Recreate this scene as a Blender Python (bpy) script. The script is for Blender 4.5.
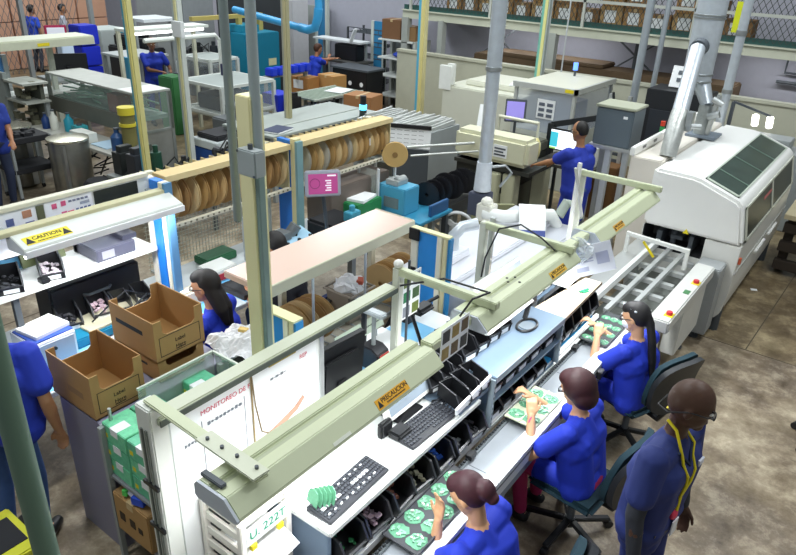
import bpy, bmesh, math, random
from mathutils import Vector, Matrix
random.seed(7)
for o in list(bpy.data.objects): bpy.data.objects.remove(o)
S = bpy.context.scene
C = S.collection
V = Vector
PI = math.pi
rad = math.radians

# ---------------------------------------------------------------- camera, world, lights, exposure
S.view_settings.view_transform = 'Standard'
S.view_settings.look = 'None'
S.view_settings.gamma = 1.0
S.view_settings.use_curve_mapping = False
S.view_settings.exposure = 0.25

def camera():
    yaw, pit, rol = rad(-36.05), rad(25.95), rad(2.392)
    f = V((math.sin(yaw)*math.cos(pit), math.cos(yaw)*math.cos(pit), -math.sin(pit)))
    r0 = V((math.cos(yaw), -math.sin(yaw), 0)); u0 = r0.cross(f)
    r = math.cos(rol)*r0 + math.sin(rol)*u0
    u = -math.sin(rol)*r0 + math.cos(rol)*u0
    cd = bpy.data.cameras.new('camera'); co = bpy.data.objects.new('camera', cd); C.objects.link(co)
    cd.sensor_fit = 'HORIZONTAL'; cd.sensor_width = 36.0; cd.lens = 680.0/796.0*36.0
    cd.clip_start = 0.05; cd.clip_end = 200
    co.matrix_world = Matrix(((r.x, u.x, -f.x, 0), (r.y, u.y, -f.y, 0), (r.z, u.z, -f.z, 3.5), (0, 0, 0, 1)))
    S.camera = co
camera()

W = bpy.data.worlds.new('world'); S.world = W; W.use_nodes = True
bg = W.node_tree.nodes['Background']
bg.inputs[0].default_value = (0.86, 0.95, 1.0, 1); bg.inputs[1].default_value = 0.21

def area(name, loc, sx, sy, power, col=(1, 1, 1), rot=(0, 0, 0), spread=PI):
    l = bpy.data.lights.new(name, 'AREA'); l.shape = 'RECTANGLE'; l.size = sx; l.size_y = sy
    l.energy = power; l.color = col; l.spread = spread
    o = bpy.data.objects.new(name, l); C.objects.link(o); o.location = loc; o.rotation_euler = rot
    return o
# rows of fluorescent fittings under the high roof
for x, y, p in ((1.2, 3.5, 75), (0.2, 8.0, 120), (-3.2, 3.2, 80), (-3.4, 8.0, 150), (-7.4, 5.0, 105), (-7.0, 10.5, 120), (-11.5, 8.0, 140), (-12.0, 14.0, 150), (-17.5, 9.5, 230), (-3.4, 0.4, 95)):
    area('roof_lamp', (x, y, 6.2), 0.5, 3.0, p, (0.93, 0.98, 1.0))

# ---------------------------------------------------------------- materials
def lin(h):
    h = h.lstrip('#'); c = [int(h[i:i+2], 16)/255 for i in (0, 2, 4)]
    return tuple(x/12.92 if x <= .04045 else ((x+.055)/1.055)**2.4 for x in c)
_m = {}
def mat(h, rough=.5, metal=0.0, var=.07, scale=9.0, bump=0.0, alpha=1.0, emit=0.0, coat=0.0, spec=.5):
    key = (h, rough, metal, var, scale, bump, alpha, emit, coat, spec)
    if key in _m: return _m[key]
    m = bpy.data.materials.new('paint_%d' % len(_m)); m.use_nodes = True
    nt = m.node_tree; b = nt.nodes['Principled BSDF']
    c = lin(h)
    b.inputs['Roughness'].default_value = rough; b.inputs['Metallic'].default_value = metal
    b.inputs['Coat Weight'].default_value = coat
    b.inputs['Specular IOR Level'].default_value = spec
    tc = nt.nodes.new('ShaderNodeTexCoord'); n = nt.nodes.new('ShaderNodeTexNoise')
    n.inputs['Scale'].default_value = scale; n.inputs['Detail'].default_value = 4
    nt.links.new(tc.outputs['Object'], n.inputs['Vector'])
    mx = nt.nodes.new('ShaderNodeMix'); mx.data_type = 'RGBA'
    mx.inputs[6].default_value = tuple(max(0, x*(1-var)) for x in c)+(1,)
    mx.inputs[7].default_value = tuple(min(1, x*(1+var)) for x in c)+(1,)
    nt.links.new(n.outputs['Fac'], mx.inputs[0])
    nt.links.new(mx.outputs[2], b.inputs['Base Color'])
    if bump:
        bp = nt.nodes.new('ShaderNodeBump'); bp.inputs['Strength'].default_value = bump; bp.inputs['Distance'].default_value = .01
        nt.links.new(n.outputs['Fac'], bp.inputs['Height']); nt.links.new(bp.outputs[0], b.inputs['Normal'])
    if alpha < 1: b.inputs['Alpha'].default_value = alpha
    if emit:
        b.inputs['Emission Color'].default_value = c+(1,); b.inputs['Emission Strength'].default_value = emit
    _m[key] = m
    return m
def floor_mat():
    m = bpy.data.materials.new('stained_concrete'); m.use_nodes = True; nt = m.node_tree; b = nt.nodes['Principled BSDF']
    tc = nt.nodes.new('ShaderNodeTexCoord')
    def noise(s, d, r=.6):
        n = nt.nodes.new('ShaderNodeTexNoise'); n.inputs['Scale'].default_value = s; n.inputs['Detail'].default_value = d
        n.inputs['Roughness'].default_value = r; n.inputs['Distortion'].default_value = .15
        nt.links.new(tc.outputs['Object'], n.inputs['Vector']); return n
    def ramp(n, stops):
        r = nt.nodes.new('ShaderNodeValToRGB'); e = r.color_ramp.elements
        while len(e) < len(stops): e.new(.5)
        for k, (p, h) in enumerate(stops): e[k].position = p; e[k].color = lin(h)+(1,)
        nt.links.new(n.outputs['Fac'], r.inputs[0]); return r
    a = ramp(noise(1.3, 10, .68), ((.34, '#4c4030'), (.46, '#776850'), (.54, '#998a6e'), (.66, '#cfc1a4')))
    d = ramp(noise(4.2, 10, .75), ((.36, '#564938'), (.5, '#87796a'), (.63, '#cabda5')))
    mx = nt.nodes.new('ShaderNodeMix'); mx.data_type = 'RGBA'; mx.inputs[0].default_value = .5
    nt.links.new(a.outputs[0], mx.inputs[6]); nt.links.new(d.outputs[0], mx.inputs[7])
    # the far pour of concrete, beyond the joint, is an older and browner slab
    sp_ = nt.nodes.new('ShaderNodeSeparateXYZ'); nt.links.new(tc.outputs['Object'], sp_.inputs[0])
    gt = nt.nodes.new('ShaderNodeMath'); gt.operation = 'GREATER_THAN'; gt.inputs[1].default_value = 6.82
    nt.links.new(sp_.outputs['Y'], gt.inputs[0])
    m2_ = nt.nodes.new('ShaderNodeMix'); m2_.data_type = 'RGBA'; m2_.blend_type = 'MULTIPLY'
    nt.links.new(gt.outputs[0], m2_.inputs[0]); nt.links.new(mx.outputs[2], m2_.inputs[6]); m2_.inputs[7].default_value = (.74, .70, .58, 1)
    nt.links.new(m2_.outputs[2], b.inputs['Base Color'])
    b.inputs['Roughness'].default_value = .42
    n = noise(5, 6)
    bp = nt.nodes.new('ShaderNodeBump'); bp.inputs['Strength'].default_value = .15; bp.inputs['Distance'].default_value = .01
    nt.links.new(n.outputs['Fac'], bp.inputs['Height']); nt.links.new(bp.outputs[0], b.inputs['Normal'])
    return m
def glass(h='#dfeae4', alpha=.22, rough=.08):
    return mat(h, rough, 0, .02, 3, 0, alpha)

# ---------------------------------------------------------------- mesh builder
class M:
    def __init__(s): s.b = bmesh.new()
    def hexa(s, p):
        v = [s.b.verts.new(q) for q in p]
        for f in ((0, 3, 2, 1), (4, 5, 6, 7), (0, 1, 5, 4), (1, 2, 6, 5), (2, 3, 7, 6), (3, 0, 4, 7)): s.b.faces.new([v[i] for i in f])
        return s
    def bb(s, x0, x1, y0, y1, z0, z1):
        return s.hexa([(x0, y0, z0), (x1, y0, z0), (x1, y1, z0), (x0, y1, z0), (x0, y0, z1), (x1, y0, z1), (x1, y1, z1), (x0, y1, z1)])
    def box(s, c, d, rz=0, ry=0, rx=0):
        R = Matrix.Rotation(rz, 3, 'Z') @ Matrix.Rotation(ry, 3, 'Y') @ Matrix.Rotation(rx, 3, 'X'); c = V(c)
        return s.hexa([c + R @ V((d[0]/2*a, d[1]/2*b_, d[2]/2*e)) for e in (-1, 1) for a, b_ in ((-1, -1), (1, -1), (1, 1), (-1, 1))])
    def bar(s, p, q, w, h=None, up=(0, 0, 1)):
        h = h or w; p = V(p); q = V(q); d = (q-p).normalized(); u = V(up)
        if abs(d.dot(u)) > .98: u = V((1, 0, 0))
        r = d.cross(u).normalized(); u = r.cross(d)
        P = [a + r*(i*w/2) + u*(j*h/2) for a in (p, q) for i, j in ((-1, -1), (1, -1), (1, 1), (-1, 1))]
        return s.hexa(P)
    def cyl(s, p, q, r, r2=None, n=14, caps=True):
        r2 = r if r2 is None else r2; p = V(p); q = V(q); d = (q-p).normalized()
        a = d.orthogonal().normalized(); b_ = d.cross(a)
        A = []; B = []
        for i in range(n):
            t = 2*PI*i/n; e = a*math.cos(t)+b_*math.sin(t)
            A.append(s.b.verts.new(p+e*r)); B.append(s.b.verts.new(q+e*r2))
        for i in range(n): s.b.faces.new((A[i], A[(i+1) % n], B[(i+1) % n], B[i]))
        if caps: s.b.faces.new(A[::-1]); s.b.faces.new(B)
        return s
    def tube(s, pts, r, n=8, closed=False):
        pts = [V(p) for p in pts]; rings = []; N = len(pts); a = None
        for i, p in enumerate(pts):
            d = (pts[(i+1) % N]-pts[i-1]) if closed or 0 < i < N-1 else (pts[1]-pts[0] if i == 0 else pts[-1]-pts[-2])
            d.normalize()
            a = d.orthogonal().normalized() if a is None else (a - d*a.dot(d)).normalized()
            b_ = d.cross(a)
            rr = r[i] if isinstance(r, (list, tuple)) else r
            rings.append([s.b.verts.new(p+(a*math.cos(2*PI*k/n)+b_*math.sin(2*PI*k/n))*rr) for k in range(n)])
        for i in range(N if closed else N-1):
            A = rings[i]; B = rings[(i+1) % N]
            for k in range(n): s.b.faces.new((A[k], A[(k+1) % n], B[(k+1) % n], B[k]))
        if not closed: s.b.faces.new(rings[0][::-1]); s.b.faces.new(rings[-1])
        return s
    def prism(s, poly, a0, a1, ax='y'):
        # poly in the two remaining axes, in order xz (ax y), yz (ax x), xy (ax z)
        def P(u, w, t): return {'y': (u, t, w), 'x': (t, u, w), 'z': (u, w, t)}[ax]
        A = [s.b.verts.new(P(u, w, a0)) for u, w in poly]; B = [s.b.verts.new(P(u, w, a1)) for u, w in poly]
        n = len(poly)
        for i in range(n): s.b.faces.new((A[i], A[(i+1) % n], B[(i+1) % n], B[i]))
        s.b.faces.new(A[::-1]); s.b.faces.new(B)
        return s
    def lathe(s, prof, c=(0, 0, 0), n=24, ax='z'):
        c = V(c); rings = []
        def P(r, z, t):
            u, w = r*math.cos(t), r*math.sin(t)
            return c + V({'z': (u, w, z), 'x': (z, u, w), 'y': (u, z, w)}[ax])
        for r, z in prof:
            if r < 1e-5: rings.append([s.b.verts.new(P(0, z, 0))])
            else: rings.append([s.b.verts.new(P(r, z, 2*PI*k/n)) for k in range(n)])
        for A, B in zip(rings, rings[1:]):
            for k in range(n):
                f = [A[k % len(A)], A[(k+1) % len(A)], B[(k+1) % len(B)], B[k % len(B)]]
                f = list(dict.fromkeys(f))
                if len(f) > 2: s.b.faces.new(f)
        return s
    def ell(s, c, r, n=10, R=None):
        t = bmesh.ops.create_icosphere(s.b, subdivisions=2 if n < 12 else 3, radius=1)
        R = R or Matrix.Identity(3); c = V(c)
        for v in t['verts']: v.co = c + R @ V((v.co.x*r[0], v.co.y*r[1], v.co.z*r[2]))
        return s
    def cap(s, p, q, r, r2=None, flat=None):
        # round-ended tapering capsule; flat=(axis, factor) squashes it
        r2 = r if r2 is None else r2; p = V(p); q = V(q); d = (q-p)
        t = bmesh.ops.create_icosphere(s.b, subdivisions=2, radius=1); ax = d.normalized() if d.length > 1e-6 else V((0, 0, 1))
        for v in t['verts']:
            n_ = v.co.copy(); e = n_.copy()
            if flat: fa = V(flat[0]).normalized(); e = e - fa*e.dot(fa)*(1-flat[1])
            v.co = q+e*r2 if n_.dot(ax) > 0 else p+e*r
        return s
    def quad(s, *p):
        s.b.faces.new([s.b.verts.new(q) for q in p]); return s
    def slab(s, f0, f1, nu, nv):
        A = [[s.b.verts.new(f0(i/nu, j/nv)) for j in range(nv+1)] for i in range(nu+1)]
        B = [[s.b.verts.new(f1(i/nu, j/nv)) for j in range(nv+1)] for i in range(nu+1)]
        for i in range(nu):
            for j in range(nv):
                s.b.faces.new((A[i][j], A[i+1][j], A[i+1][j+1], A[i][j+1])); s.b.faces.new((B[i][j], B[i][j+1], B[i+1][j+1], B[i+1][j]))
        for i in range(nu):
            s.b.faces.new((A[i][0], B[i][0], B[i+1][0], A[i+1][0])); s.b.faces.new((A[i][nv], A[i+1][nv], B[i+1][nv], B[i][nv]))
        for j in range(nv):
            s.b.faces.new((A[0][j], A[0][j+1], B[0][j+1], B[0][j])); s.b.faces.new((A[nu][j], B[nu][j], B[nu][j+1], A[nu][j+1]))
        return s
    def sheet(s, fn, nu, nv, th=.002):
        # a thin bent sheet given by fn(u,v) -> point, with real thickness
        g = [[s.b.verts.new(fn(i/nu, j/nv)) for j in range(nv+1)] for i in range(nu+1)]
        fs = [s.b.faces.new((g[i][j], g[i+1][j], g[i+1][j+1], g[i][j+1])) for i in range(nu) for j in range(nv)]
        bmesh.ops.recalc_face_normals(s.b, faces=fs)
        bmesh.ops.solidify(s.b, geom=fs, thickness=th)
        return s

_root = {}
SPLIT = {'leg', 'upright', 'shelf_post', 'slot_bars', 'duct_seam', 'post', 'uprights', 'frame_post', 'support', 'slot_clip', 'post_slot', 'support_bracket', 'stand_post', 'bottom_rail', 'clear_panel', 'clear_side', 'window_bar', 'pale_edge', 'tray_post', 'metal_pin', 'left_leg', 'corner_bracket', 'lamp_head', 'blue_bin', 'bin_rim_', 'drawn_line', 'oval', 'wire_upright', 'inlet_gripper', 'collar', 'roof_rim', 'grip_rail', 'bar_pair', 'orange_lens', 'table_board', 'bolt', 'box_screws', 'dark_gap', 'tray_rim', 'tray_divider', 'bed_joint', 'yellow_beam', 'printed_bar', 'yellow_clip', 'side_rim', 'cover_frame', 'yellow_lid', 'loose_tools', 'white_part', 'unit_slats', 'rail'}
def obj(name, m, ma, parent=None, bev=0, smooth=False, seg=2):
    b = m.b
    if parent and name in SPLIT:
        left = set(b.verts); comps = []
        while left:
            st = [left.pop()]; cp = list(st)
            while st:
                for e in st.pop().link_edges:
                    for w in e.verts:
                        if w in left: left.remove(w); st.append(w); cp.append(w)
            comps.append(cp)
        if len(comps) > 1:
            r = None
            for cp in comps:
                q = M(); ix = {v: q.b.verts.new(v.co) for v in cp}
                for f in {f for v in cp for f in v.link_faces}: q.b.faces.new([ix[v] for v in f.verts])
                r = obj(name, q, ma, parent, bev, smooth, seg) or r
            b.free(); return r
    bmesh.ops.recalc_face_normals(b, faces=b.faces)
    if bev:
        e = [e for e in b.edges if len(e.link_faces) == 2 and e.calc_face_angle(0) > .6]
        bmesh.ops.bevel(b, geom=e, offset=bev, segments=seg, affect='EDGES', clamp_overlap=True)
    off = V((0, 0, 0))
    if parent:
        off = _root.get(parent.name, V((0, 0, 0)))
        if off.length: bmesh.ops.translate(b, vec=-off, verts=b.verts)
    me = bpy.data.meshes.new(name); b.to_mesh(me); b.free()
    if smooth:
        me.polygons.foreach_set('use_smooth', [True]*len(me.polygons))
        if smooth != 'full':
            try: me.set_sharp_from_angle(angle=rad(40))
            except Exception: pass
    me.materials.append(ma)
    o = bpy.data.objects.new(name, me); C.objects.link(o)
    if parent: o.parent = parent; _root[o.name] = off
    return o
def tag(o, label=None, cat=None, group=None, kind=None):
    if label: o['label'] = label
    if cat: o['category'] = cat
    if group: o['group'] = group
    if kind: o['kind'] = kind
    return o
def thing(name, label, cat, loc=(0, 0, 0), group=None):
    o = bpy.data.objects.new(name, None); C.objects.link(o); o.location = loc; o.empty_display_size = .1
    _root[o.name] = V(loc)
    return tag(o, label, cat, group)
def one(name, m, ma, label, cat, group=None, bev=0, smooth=False):
    return tag(obj(name, m, ma, None, bev, smooth), label, cat, group)
def struct(name, m, ma, bev=0):
    return tag(obj(name, m, ma, None, bev), kind='structure')
def dup(r0, loc, rz=0, label=None, group=None, sc=None, rot=None):
    r = r0.copy(); C.objects.link(r); r.location = loc; r.rotation_euler = rot or (0, 0, rz)
    if sc: r.scale = sc if isinstance(sc, (tuple, list)) else (sc, sc, sc)
    if label: r['label'] = label
    if group: r['group'] = group
    for ch in list(r0.children):
        c = ch.copy(); C.objects.link(c); c.parent = r
        for g in list(ch.children):
            d = g.copy(); C.objects.link(d); d.parent = c
    return r
def text(s_, size, ma, parent, o, xd, yd, name='lettering', ext=.0006, align='CENTER', bold=0):
    cu = bpy.data.curves.new('t', 'FONT'); cu.body = s_; cu.size = size; cu.extrude = ext; cu.align_x = align; cu.align_y = 'CENTER'; cu.offset = bold
    t = bpy.data.objects.new('t', cu); C.objects.link(t)
    dg = bpy.context.evaluated_depsgraph_get(); dg.update()
    me = bpy.data.meshes.new_from_object(t.evaluated_get(dg)); bpy.data.objects.remove(t)
    xd = V(xd).normalized(); yd = V(yd); yd = (yd-xd*yd.dot(xd)).normalized(); zd = xd.cross(yd)
    off = _root.get(parent.name, V((0, 0, 0)))
    me.transform(Matrix(((xd.x, yd.x, zd.x, o[0]-off.x), (xd.y, yd.y, zd.y, o[1]-off.y), (xd.z, yd.z, zd.z, o[2]-off.z), (0, 0, 0, 1))))
    me.materials.clear(); me.materials.append(ma)
    ob = bpy.data.objects.new(name, me); C.objects.link(ob); ob.parent = parent; _root[ob.name] = off
    return ob

def strokes(n, w, h, ma, parent, o, xd, yd, seed=1):
    # a line of writing too small to read: a row of short ink strokes on one baseline
    q = random.Random(seed); xd = V(xd).normalized(); yd = V(yd); yd = (yd-xd*yd.dot(xd)).normalized(); zd = xd.cross(yd); o = V(o)
    m = M(); x = -w/2
    m.hexa([o+xd*a+yd*b_+zd*c for c in (0, .0004) for a, b_ in ((-w/2, -h*.1), (w/2, -h*.1), (w/2, h*.1), (-w/2, h*.1))])
    while x < w/2-w/n*.5:
        ww = w/n*q.uniform(.45, .75); hh = h*q.uniform(.6, 1)
        m.hexa([o+xd*a+yd*b_+zd*c for c in (0, .0005) for a, b_ in ((x, -hh/2), (x+ww, -hh/2), (x+ww, hh/2), (x, hh/2))]); x += w/n
    return obj('small_print', m, ma, parent)
# shared finishes
WHITE = mat('#e9ebe6', .45); CREAM = mat('#d9d8c2', .45); GREENW = mat('#c6ccab', .42, 0, .03)
GREY = mat('#9aa0a0', .45); DGREY = mat('#4b5157', .5); BLACK = mat('#17181b', .45); SOFTB = mat('#1e1f23', .7)
STEEL = mat('#b4b8b8', .32, .85, .08, 14); ALU = mat('#c6c9c8', .35, .6, .05, 12); GALV = mat('#d3dbe2', .3, .55, .14, 16)
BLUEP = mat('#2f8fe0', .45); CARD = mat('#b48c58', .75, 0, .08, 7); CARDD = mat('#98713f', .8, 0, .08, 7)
YEL = mat('#e6d21e', .5, 0, .04); ORG = mat('#e2a51f', .5, 0, .04); INK = mat('#151515', .6); RED = mat('#c8303a', .5)
TEAL = mat('#4da6c0', .45); DTEAL = mat('#0f7394', .5); WOODT = mat('#d8bd86', .55, 0, .14, 5); PAPER = mat('#eef0f0', .7, 0, .02)
SHIRT = mat('#1a34b8', .75, 0, .1, 12); NAVY = mat('#1f2d6a', .78, 0, .12, 12); JEAN = mat('#3e5c93', .8, 0, .18, 22)
PCBG = mat('#2f8a5a', .45, 0, .3, 60)
# ================================================================ SETTING
struct('floor', M().bb(-26, 6, -2, 22, -.1, 0), floor_mat())
JO = mat('#5a5142', .8)
for k, (a, b_) in enumerate((((-3.9, 6.78), (6, 6.86)), ((-.62, 6.82), (-.40, 14)), ((.35, 6.82), (.48, 14)), ((-6.5, -1), (-6.5, 3)))):
    struct('trim_%d' % (k+1), M().bar((a[0], a[1], .001), (b_[0], b_[1], .001), .011, .003), JO)
struct('wall_back', M().bb(-26, 5, 14.4, 14.6, 0, 5), mat('#b4b4c0', .8))
struct('wall_partition', M().bb(-9.3, 5, 12.4, 12.5, .0, 1.45).bb(-9.3, 5, 12.37, 12.53, 1.45, 1.5), mat('#b9b9a6', .6))
struct('wall_left', M().bb(-26.2, -26, -2, 22, 0, 5), mat('#a3a3ab', .8))
struct('wall_far', M().bb(-26, -9, 21, 21.2, 0, 5), mat('#a9a6b2', .8))
# mezzanine deck with its edge beam
dk = struct('trim_mezzanine_deck', M().bb(-9.6, 5, 13.0, 14.4, 2.16, 2.22), mat('#8b8f86', .6))
struct('trim_mezzanine_beam', M().bb(-9.6, 5, 12.95, 13.0, 2.08, 2.24).bb(-9.6, 5, 12.9, 13.0, 2.24, 2.26), mat('#c9cbb8', .5))
struct('trim_mezzanine_kickplate', M().bb(-9.6, 5, 13.0, 13.02, 2.26, 2.36), mat('#27504b', .6))
rl = M()
for z in (2.72, 3.2): rl.bar((-9.6, 12.97, z), (5, 12.97, z), .05, .05)
for x in range(-9, 6, 2): rl.bar((x-.4, 12.97, 2.24), (x-.4, 12.97, 3.25), .05)
struct('trim_mezzanine_rail', rl, mat('#b9bcb3', .5))
mesh = M()
for k in range(-95, 60):
    x = k*.1
    for sgn in (1, -1):
        x1 = x+sgn*.62
        if -9.6 < x < 5 and -9.6 < x1 < 5: mesh.bar((x, 12.99, 2.3), (x1, 12.99, 3.3), .009)
struct('trim_mezzanine_netting', mesh, mat('#3c4440', .6))
po = mat('#a4a8a2', .5)
for k, (x, w) in enumerate(((-9.5, .16), (-8.55, .12), (-5.95, .16), (-3.2, .14), (.5, .14))):
    struct('trim_mezzanine_post_%d' % (k+1), M().bb(x-w/2, x+w/2, 12.9, 13.06, 0, 2.1), po)
br = M()
for x in (-7.6, -4.6, -.9):
    br.bar((x-.9, 13.9, 1.1), (x+.5, 13.9, 2.1), .03); br.bar((x+.9, 13.9, 1.1), (x-.5, 13.9, 2.1), .03); br.bar((x, 13.9, 0), (x, 13.9, 2.1), .05)
struct('trim_mezzanine_bracing', br, mat('#5f6468', .5))

for x in (-6.5, -1.5): area('deck_fill', (x, 13.7, 2.12), 2.6, .12, 16, (.95, .98, 1))  # added fill lights that brighten the wall under the deck
# boxes on the mezzanine
BX = [mat('#a8804e', .8, 0, .1, 6), mat('#8f6c44', .8, 0, .1, 6), mat('#b5925f', .8, 0, .1, 6)]
def carton(loc, d, ma, label, group, rz=0, lab=True, name='cardboard_carton'):
    t = thing(name, label, 'box', loc, group); x, y, z = loc
    obj('carton_body', M().bb(x-d[0]/2, x+d[0]/2, y-d[1]/2, y+d[1]/2, z, z+d[2]), ma, t, .006)
    obj('packing_tape', M().bb(x-.03, x+.03, y-d[1]/2-.002, y+d[1]/2+.002, z+d[2]-.05, z+d[2]+.002), mat('#c9b083', .4), t)
    if lab: obj('paper_label', M().bb(x-d[0]*.3, x+d[0]*.22, y-d[1]/2-.004, y-d[1]/2+.001, z+d[2]*.35, z+d[2]*.85), PAPER, t)
    t.rotation_euler = (0, 0, rz)
    return t
rr = random.Random(3)
x = -8.6; k = 0
BR = 'cartons along the mezzanine floor'
while x < 0.3:
    w = rr.uniform(.36, .5); h = rr.uniform(.34, .44)
    if not (-2.55 < x < -1.9):
        carton((x+w/2, 13.35, 2.221), (w-.03, .4, h), BX[k % 3], 'brown cardboard carton in the row on the mezzanine floor', BR)
        if k % 3 != 1: carton((x+w/2, 13.35, 2.2245+h), (w-.05, .38, h*.9), BX[(k+1) % 3], 'brown cardboard carton stacked on the mezzanine row', 'cartons in the upper layer on the mezzanine')
    x += w; k += 1
for x in (-1.2, -.3, .6, 1.5):
    for z in (2.221, 2.62):
        t = thing('storage_crate', 'dark storage crate behind the netting at the right of the mezzanine', 'crate', (x, 14.0, z), 'dark crates on the mezzanine')
        obj('crate_body', M().bb(x-.42, x+.42, 13.75, 14.25, z, z+.36), mat('#2e2f35', .7), t, .01)
        obj('paper_label', M().bb(x-.1, x+.14, 13.744, 13.751, z+.1, z+.24), PAPER, t)
one('yellow_sign', M().bb(-2.77, -2.6, 12.925, 12.945, 2.42, 2.9), mat('#d9e021', .5), 'yellow upright sign on the mezzanine railing behind the big duct', 'sign', bev=.004)

# dark low cartons and pipework under the mezzanine
one('pallet_load', M().bb(-7.9, -2.6, 13.3, 14.0, 0, 1.5).bb(-7.5, -5, 13.3, 14, 1.5, 1.58), mat('#5f4c36', .8, 0, .3, 4), 'long low brown pallet load behind the beige partition', 'pallet load', bev=.02)
pn = thing('pipework', 'dark pipework with hoses on the rear wall at right', 'pipework', (-1.3, 14.3, 1.5))
obj('conduit', M().tube([(-2.1, 14.3, 1.55), (-1.1, 14.3, 1.55), (-.95, 14.3, 1.62), (-.9, 14.3, 1.75), (-.9, 14.3, 2.1)], .03), DGREY, pn, smooth=True)
obj('conduit', M().tube([(-2.0, 14.3, 2.1), (-2.0, 14.3, 1.72), (-1.4, 14.3, 1.72), (-1.4, 14.3, 2.1)], .022), DGREY, pn, smooth=True)
obj('valve_box', M().bb(-1.75, -1.6, 14.25, 14.39, 1.75, 1.95), mat('#6f3b35', .6), pn, .01)
obj('valve_box', M().bb(-1.15, -1.0, 14.25, 14.39, 1.7, 1.95), DGREY, pn, .01)
# ================================================================ WAVE SOLDER MACHINE
ow = thing('soldering_machine', 'large white soldering machine with dark sloping windows at the end of the line', 'machine', (-1.5, 8.2, 0))
OVW = mat('#eeeeea', .35, 0, .015); OVL = mat('#e2e2dc', .4, 0, .02)
obj('lower_body', M().prism([(-.96, .24), (-.93, .45), (-.92, .985), (-1.26, .985), (-1.26, .76), (-1.88, .76), (-1.88, .985), (-1.89, .985), (-1.89, .3), (-1.1, .18), (-1.0, .18)], 6.92, 9.62).bb(-1.9, -.95, 7.35, 9.6, .6, .985), OVL, ow, .012)
obj('upper_cover', M().prism([(-.92, 1.0), (-1.0, 1.38), (-1.05, 1.43), (-1.42, 1.565), (-1.5, 1.58), (-1.87, 1.59), (-1.89, 1.56), (-1.89, 1.0)], 6.9, 9.62), OVW, ow, .03, True)
rw = lambda t, y: (-1.05-.37*t, y, 1.43+.135*t)
def slope(t0, t1, y0, y1, off, th):
    n = V((.343, 0, .94)); a, b_, c, d = V(rw(t0, y0)), V(rw(t1, y0)), V(rw(t1, y1)), V(rw(t0, y1))
    return [p+n*off for p in (a, b_, c, d)]+[p+n*(off+th) for p in (a, b_, c, d)]
wf = M().hexa(slope(.06, .98, 7.0, 9.5, .001, .006))
rwin = obj('roof_window', wf, mat('#33443b', .2, 0, .45, 5, spec=.3), ow)
m = M()
for a in ((.06, .1, 7.0, 9.5), (.94, .98, 7.0, 9.5), (.06, .98, 7.0, 7.04), (.06, .98, 9.46, 9.5)): m.hexa(slope(*a, .006, .008))
obj('window_frame', m, mat('#b9c2b4', .4), rwin)
m = M()
for y in (7.45, 8.1, 8.75): m.hexa(slope(.1, .94, y, y+.025, .007, .004))
obj('window_bar', m, mat('#5f7468', .4), rwin)
def sidep(t0, t1, y0, y1, off, th):
    n = V((.98, 0, .2)); P = lambda t, y: V((-.92-.08*t, y, 1.0+.38*t))
    q = [P(t0, y0), P(t0, y1), P(t1, y1), P(t1, y0)]
    return [p+n*off for p in q]+[p+n*(off+th) for p in q]
sw = obj('side_window', M().hexa(sidep(.08, .92, 7.05, 9.5, .001, .006)), mat('#1c2624', .3, 0, .3, 4, spec=.2), ow)
m = M()
for a in ((.04, .1, 7.0, 9.55), (.9, .96, 7.0, 9.55), (.04, .96, 7.0, 7.06), (.04, .96, 8.25, 8.31), (.04, .96, 9.48, 9.55)): m.hexa(sidep(*a, .006, .01))
obj('window_frame', m, mat('#c8cbbd', .4), sw)
obj('red_sticker', M().hexa(sidep(.6, .68, 7.85, 8.25, .008, .002)), mat('#c06a6a', .6), sw)
m = M()
for y in (7.9, 8.6): m.bar((-.915, y, .62), (-.915, y+.5, .62), .03, .03)
obj('grip_rail', m, OVW, ow, .008)
obj('panel_seam', M().bb(-.925, -.915, 6.9, 9.62, .7, .707), mat('#a8a8a2', .6), ow)
obj('warning_sticker', M().prism([(-1.48, 1.0), (-1.42, 1.0), (-1.45, 1.05)], 6.888, 6.897), YEL, ow)
obj('warning_sticker', M().bb(-.935, -.90, 6.95, 7.0, .8, .86), mat('#c05a3a', .5), ow)
obj('side_housing', M().bb(-2.22, -1.9, 7.15, 9.62, .3, 1.6), mat('#dcd6cb', .4, 0, .03), ow, .01)
obj('side_lip', M().bb(-2.24, -2.19, 7.15, 9.62, 1.6, 1.69), OVW, ow, .006)
m = M()
for k in range(6): m.bb(-2.188, -2.185, 7.4+k*.36, 7.5+k*.36, 1.635, 1.665)
obj('lip_slots', m, mat('#777777', .6), ow)
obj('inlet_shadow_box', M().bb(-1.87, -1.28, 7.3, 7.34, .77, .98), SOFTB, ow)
m = M().bb(-1.75, -1.7, 7.0, 7.3, .78, .93).bb(-1.42, -1.38, 6.98, 7.3, .78, .95).cyl((-1.6, 7.1, .8), (-1.6, 7.1, .93), .03).bb(-1.62, -1.5, 7.05, 7.2, .86, .9)
obj('inlet_gripper', m, DGREY, ow)
obj('inlet_shade_lining', M().bb(-1.875, -1.27, 6.93, 7.34, .762, .768).bb(-1.878, -1.872, 6.93, 7.34, .768, .98), SOFTB, ow)  # near-black bottom and side sheets paint in the shade inside the inlet
for x, y in ((-1.0, 7.05), (-1.8, 7.05), (-1.0, 9.4), (-1.8, 9.4)):
    obj('foot', M().cyl((x, y, 0), (x, y, .3), .05), DGREY, ow)
m = M()
for a in ((-1.62, 7.0, .18, .14), (-1.7, 7.9, .3, .16)): pass
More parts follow.
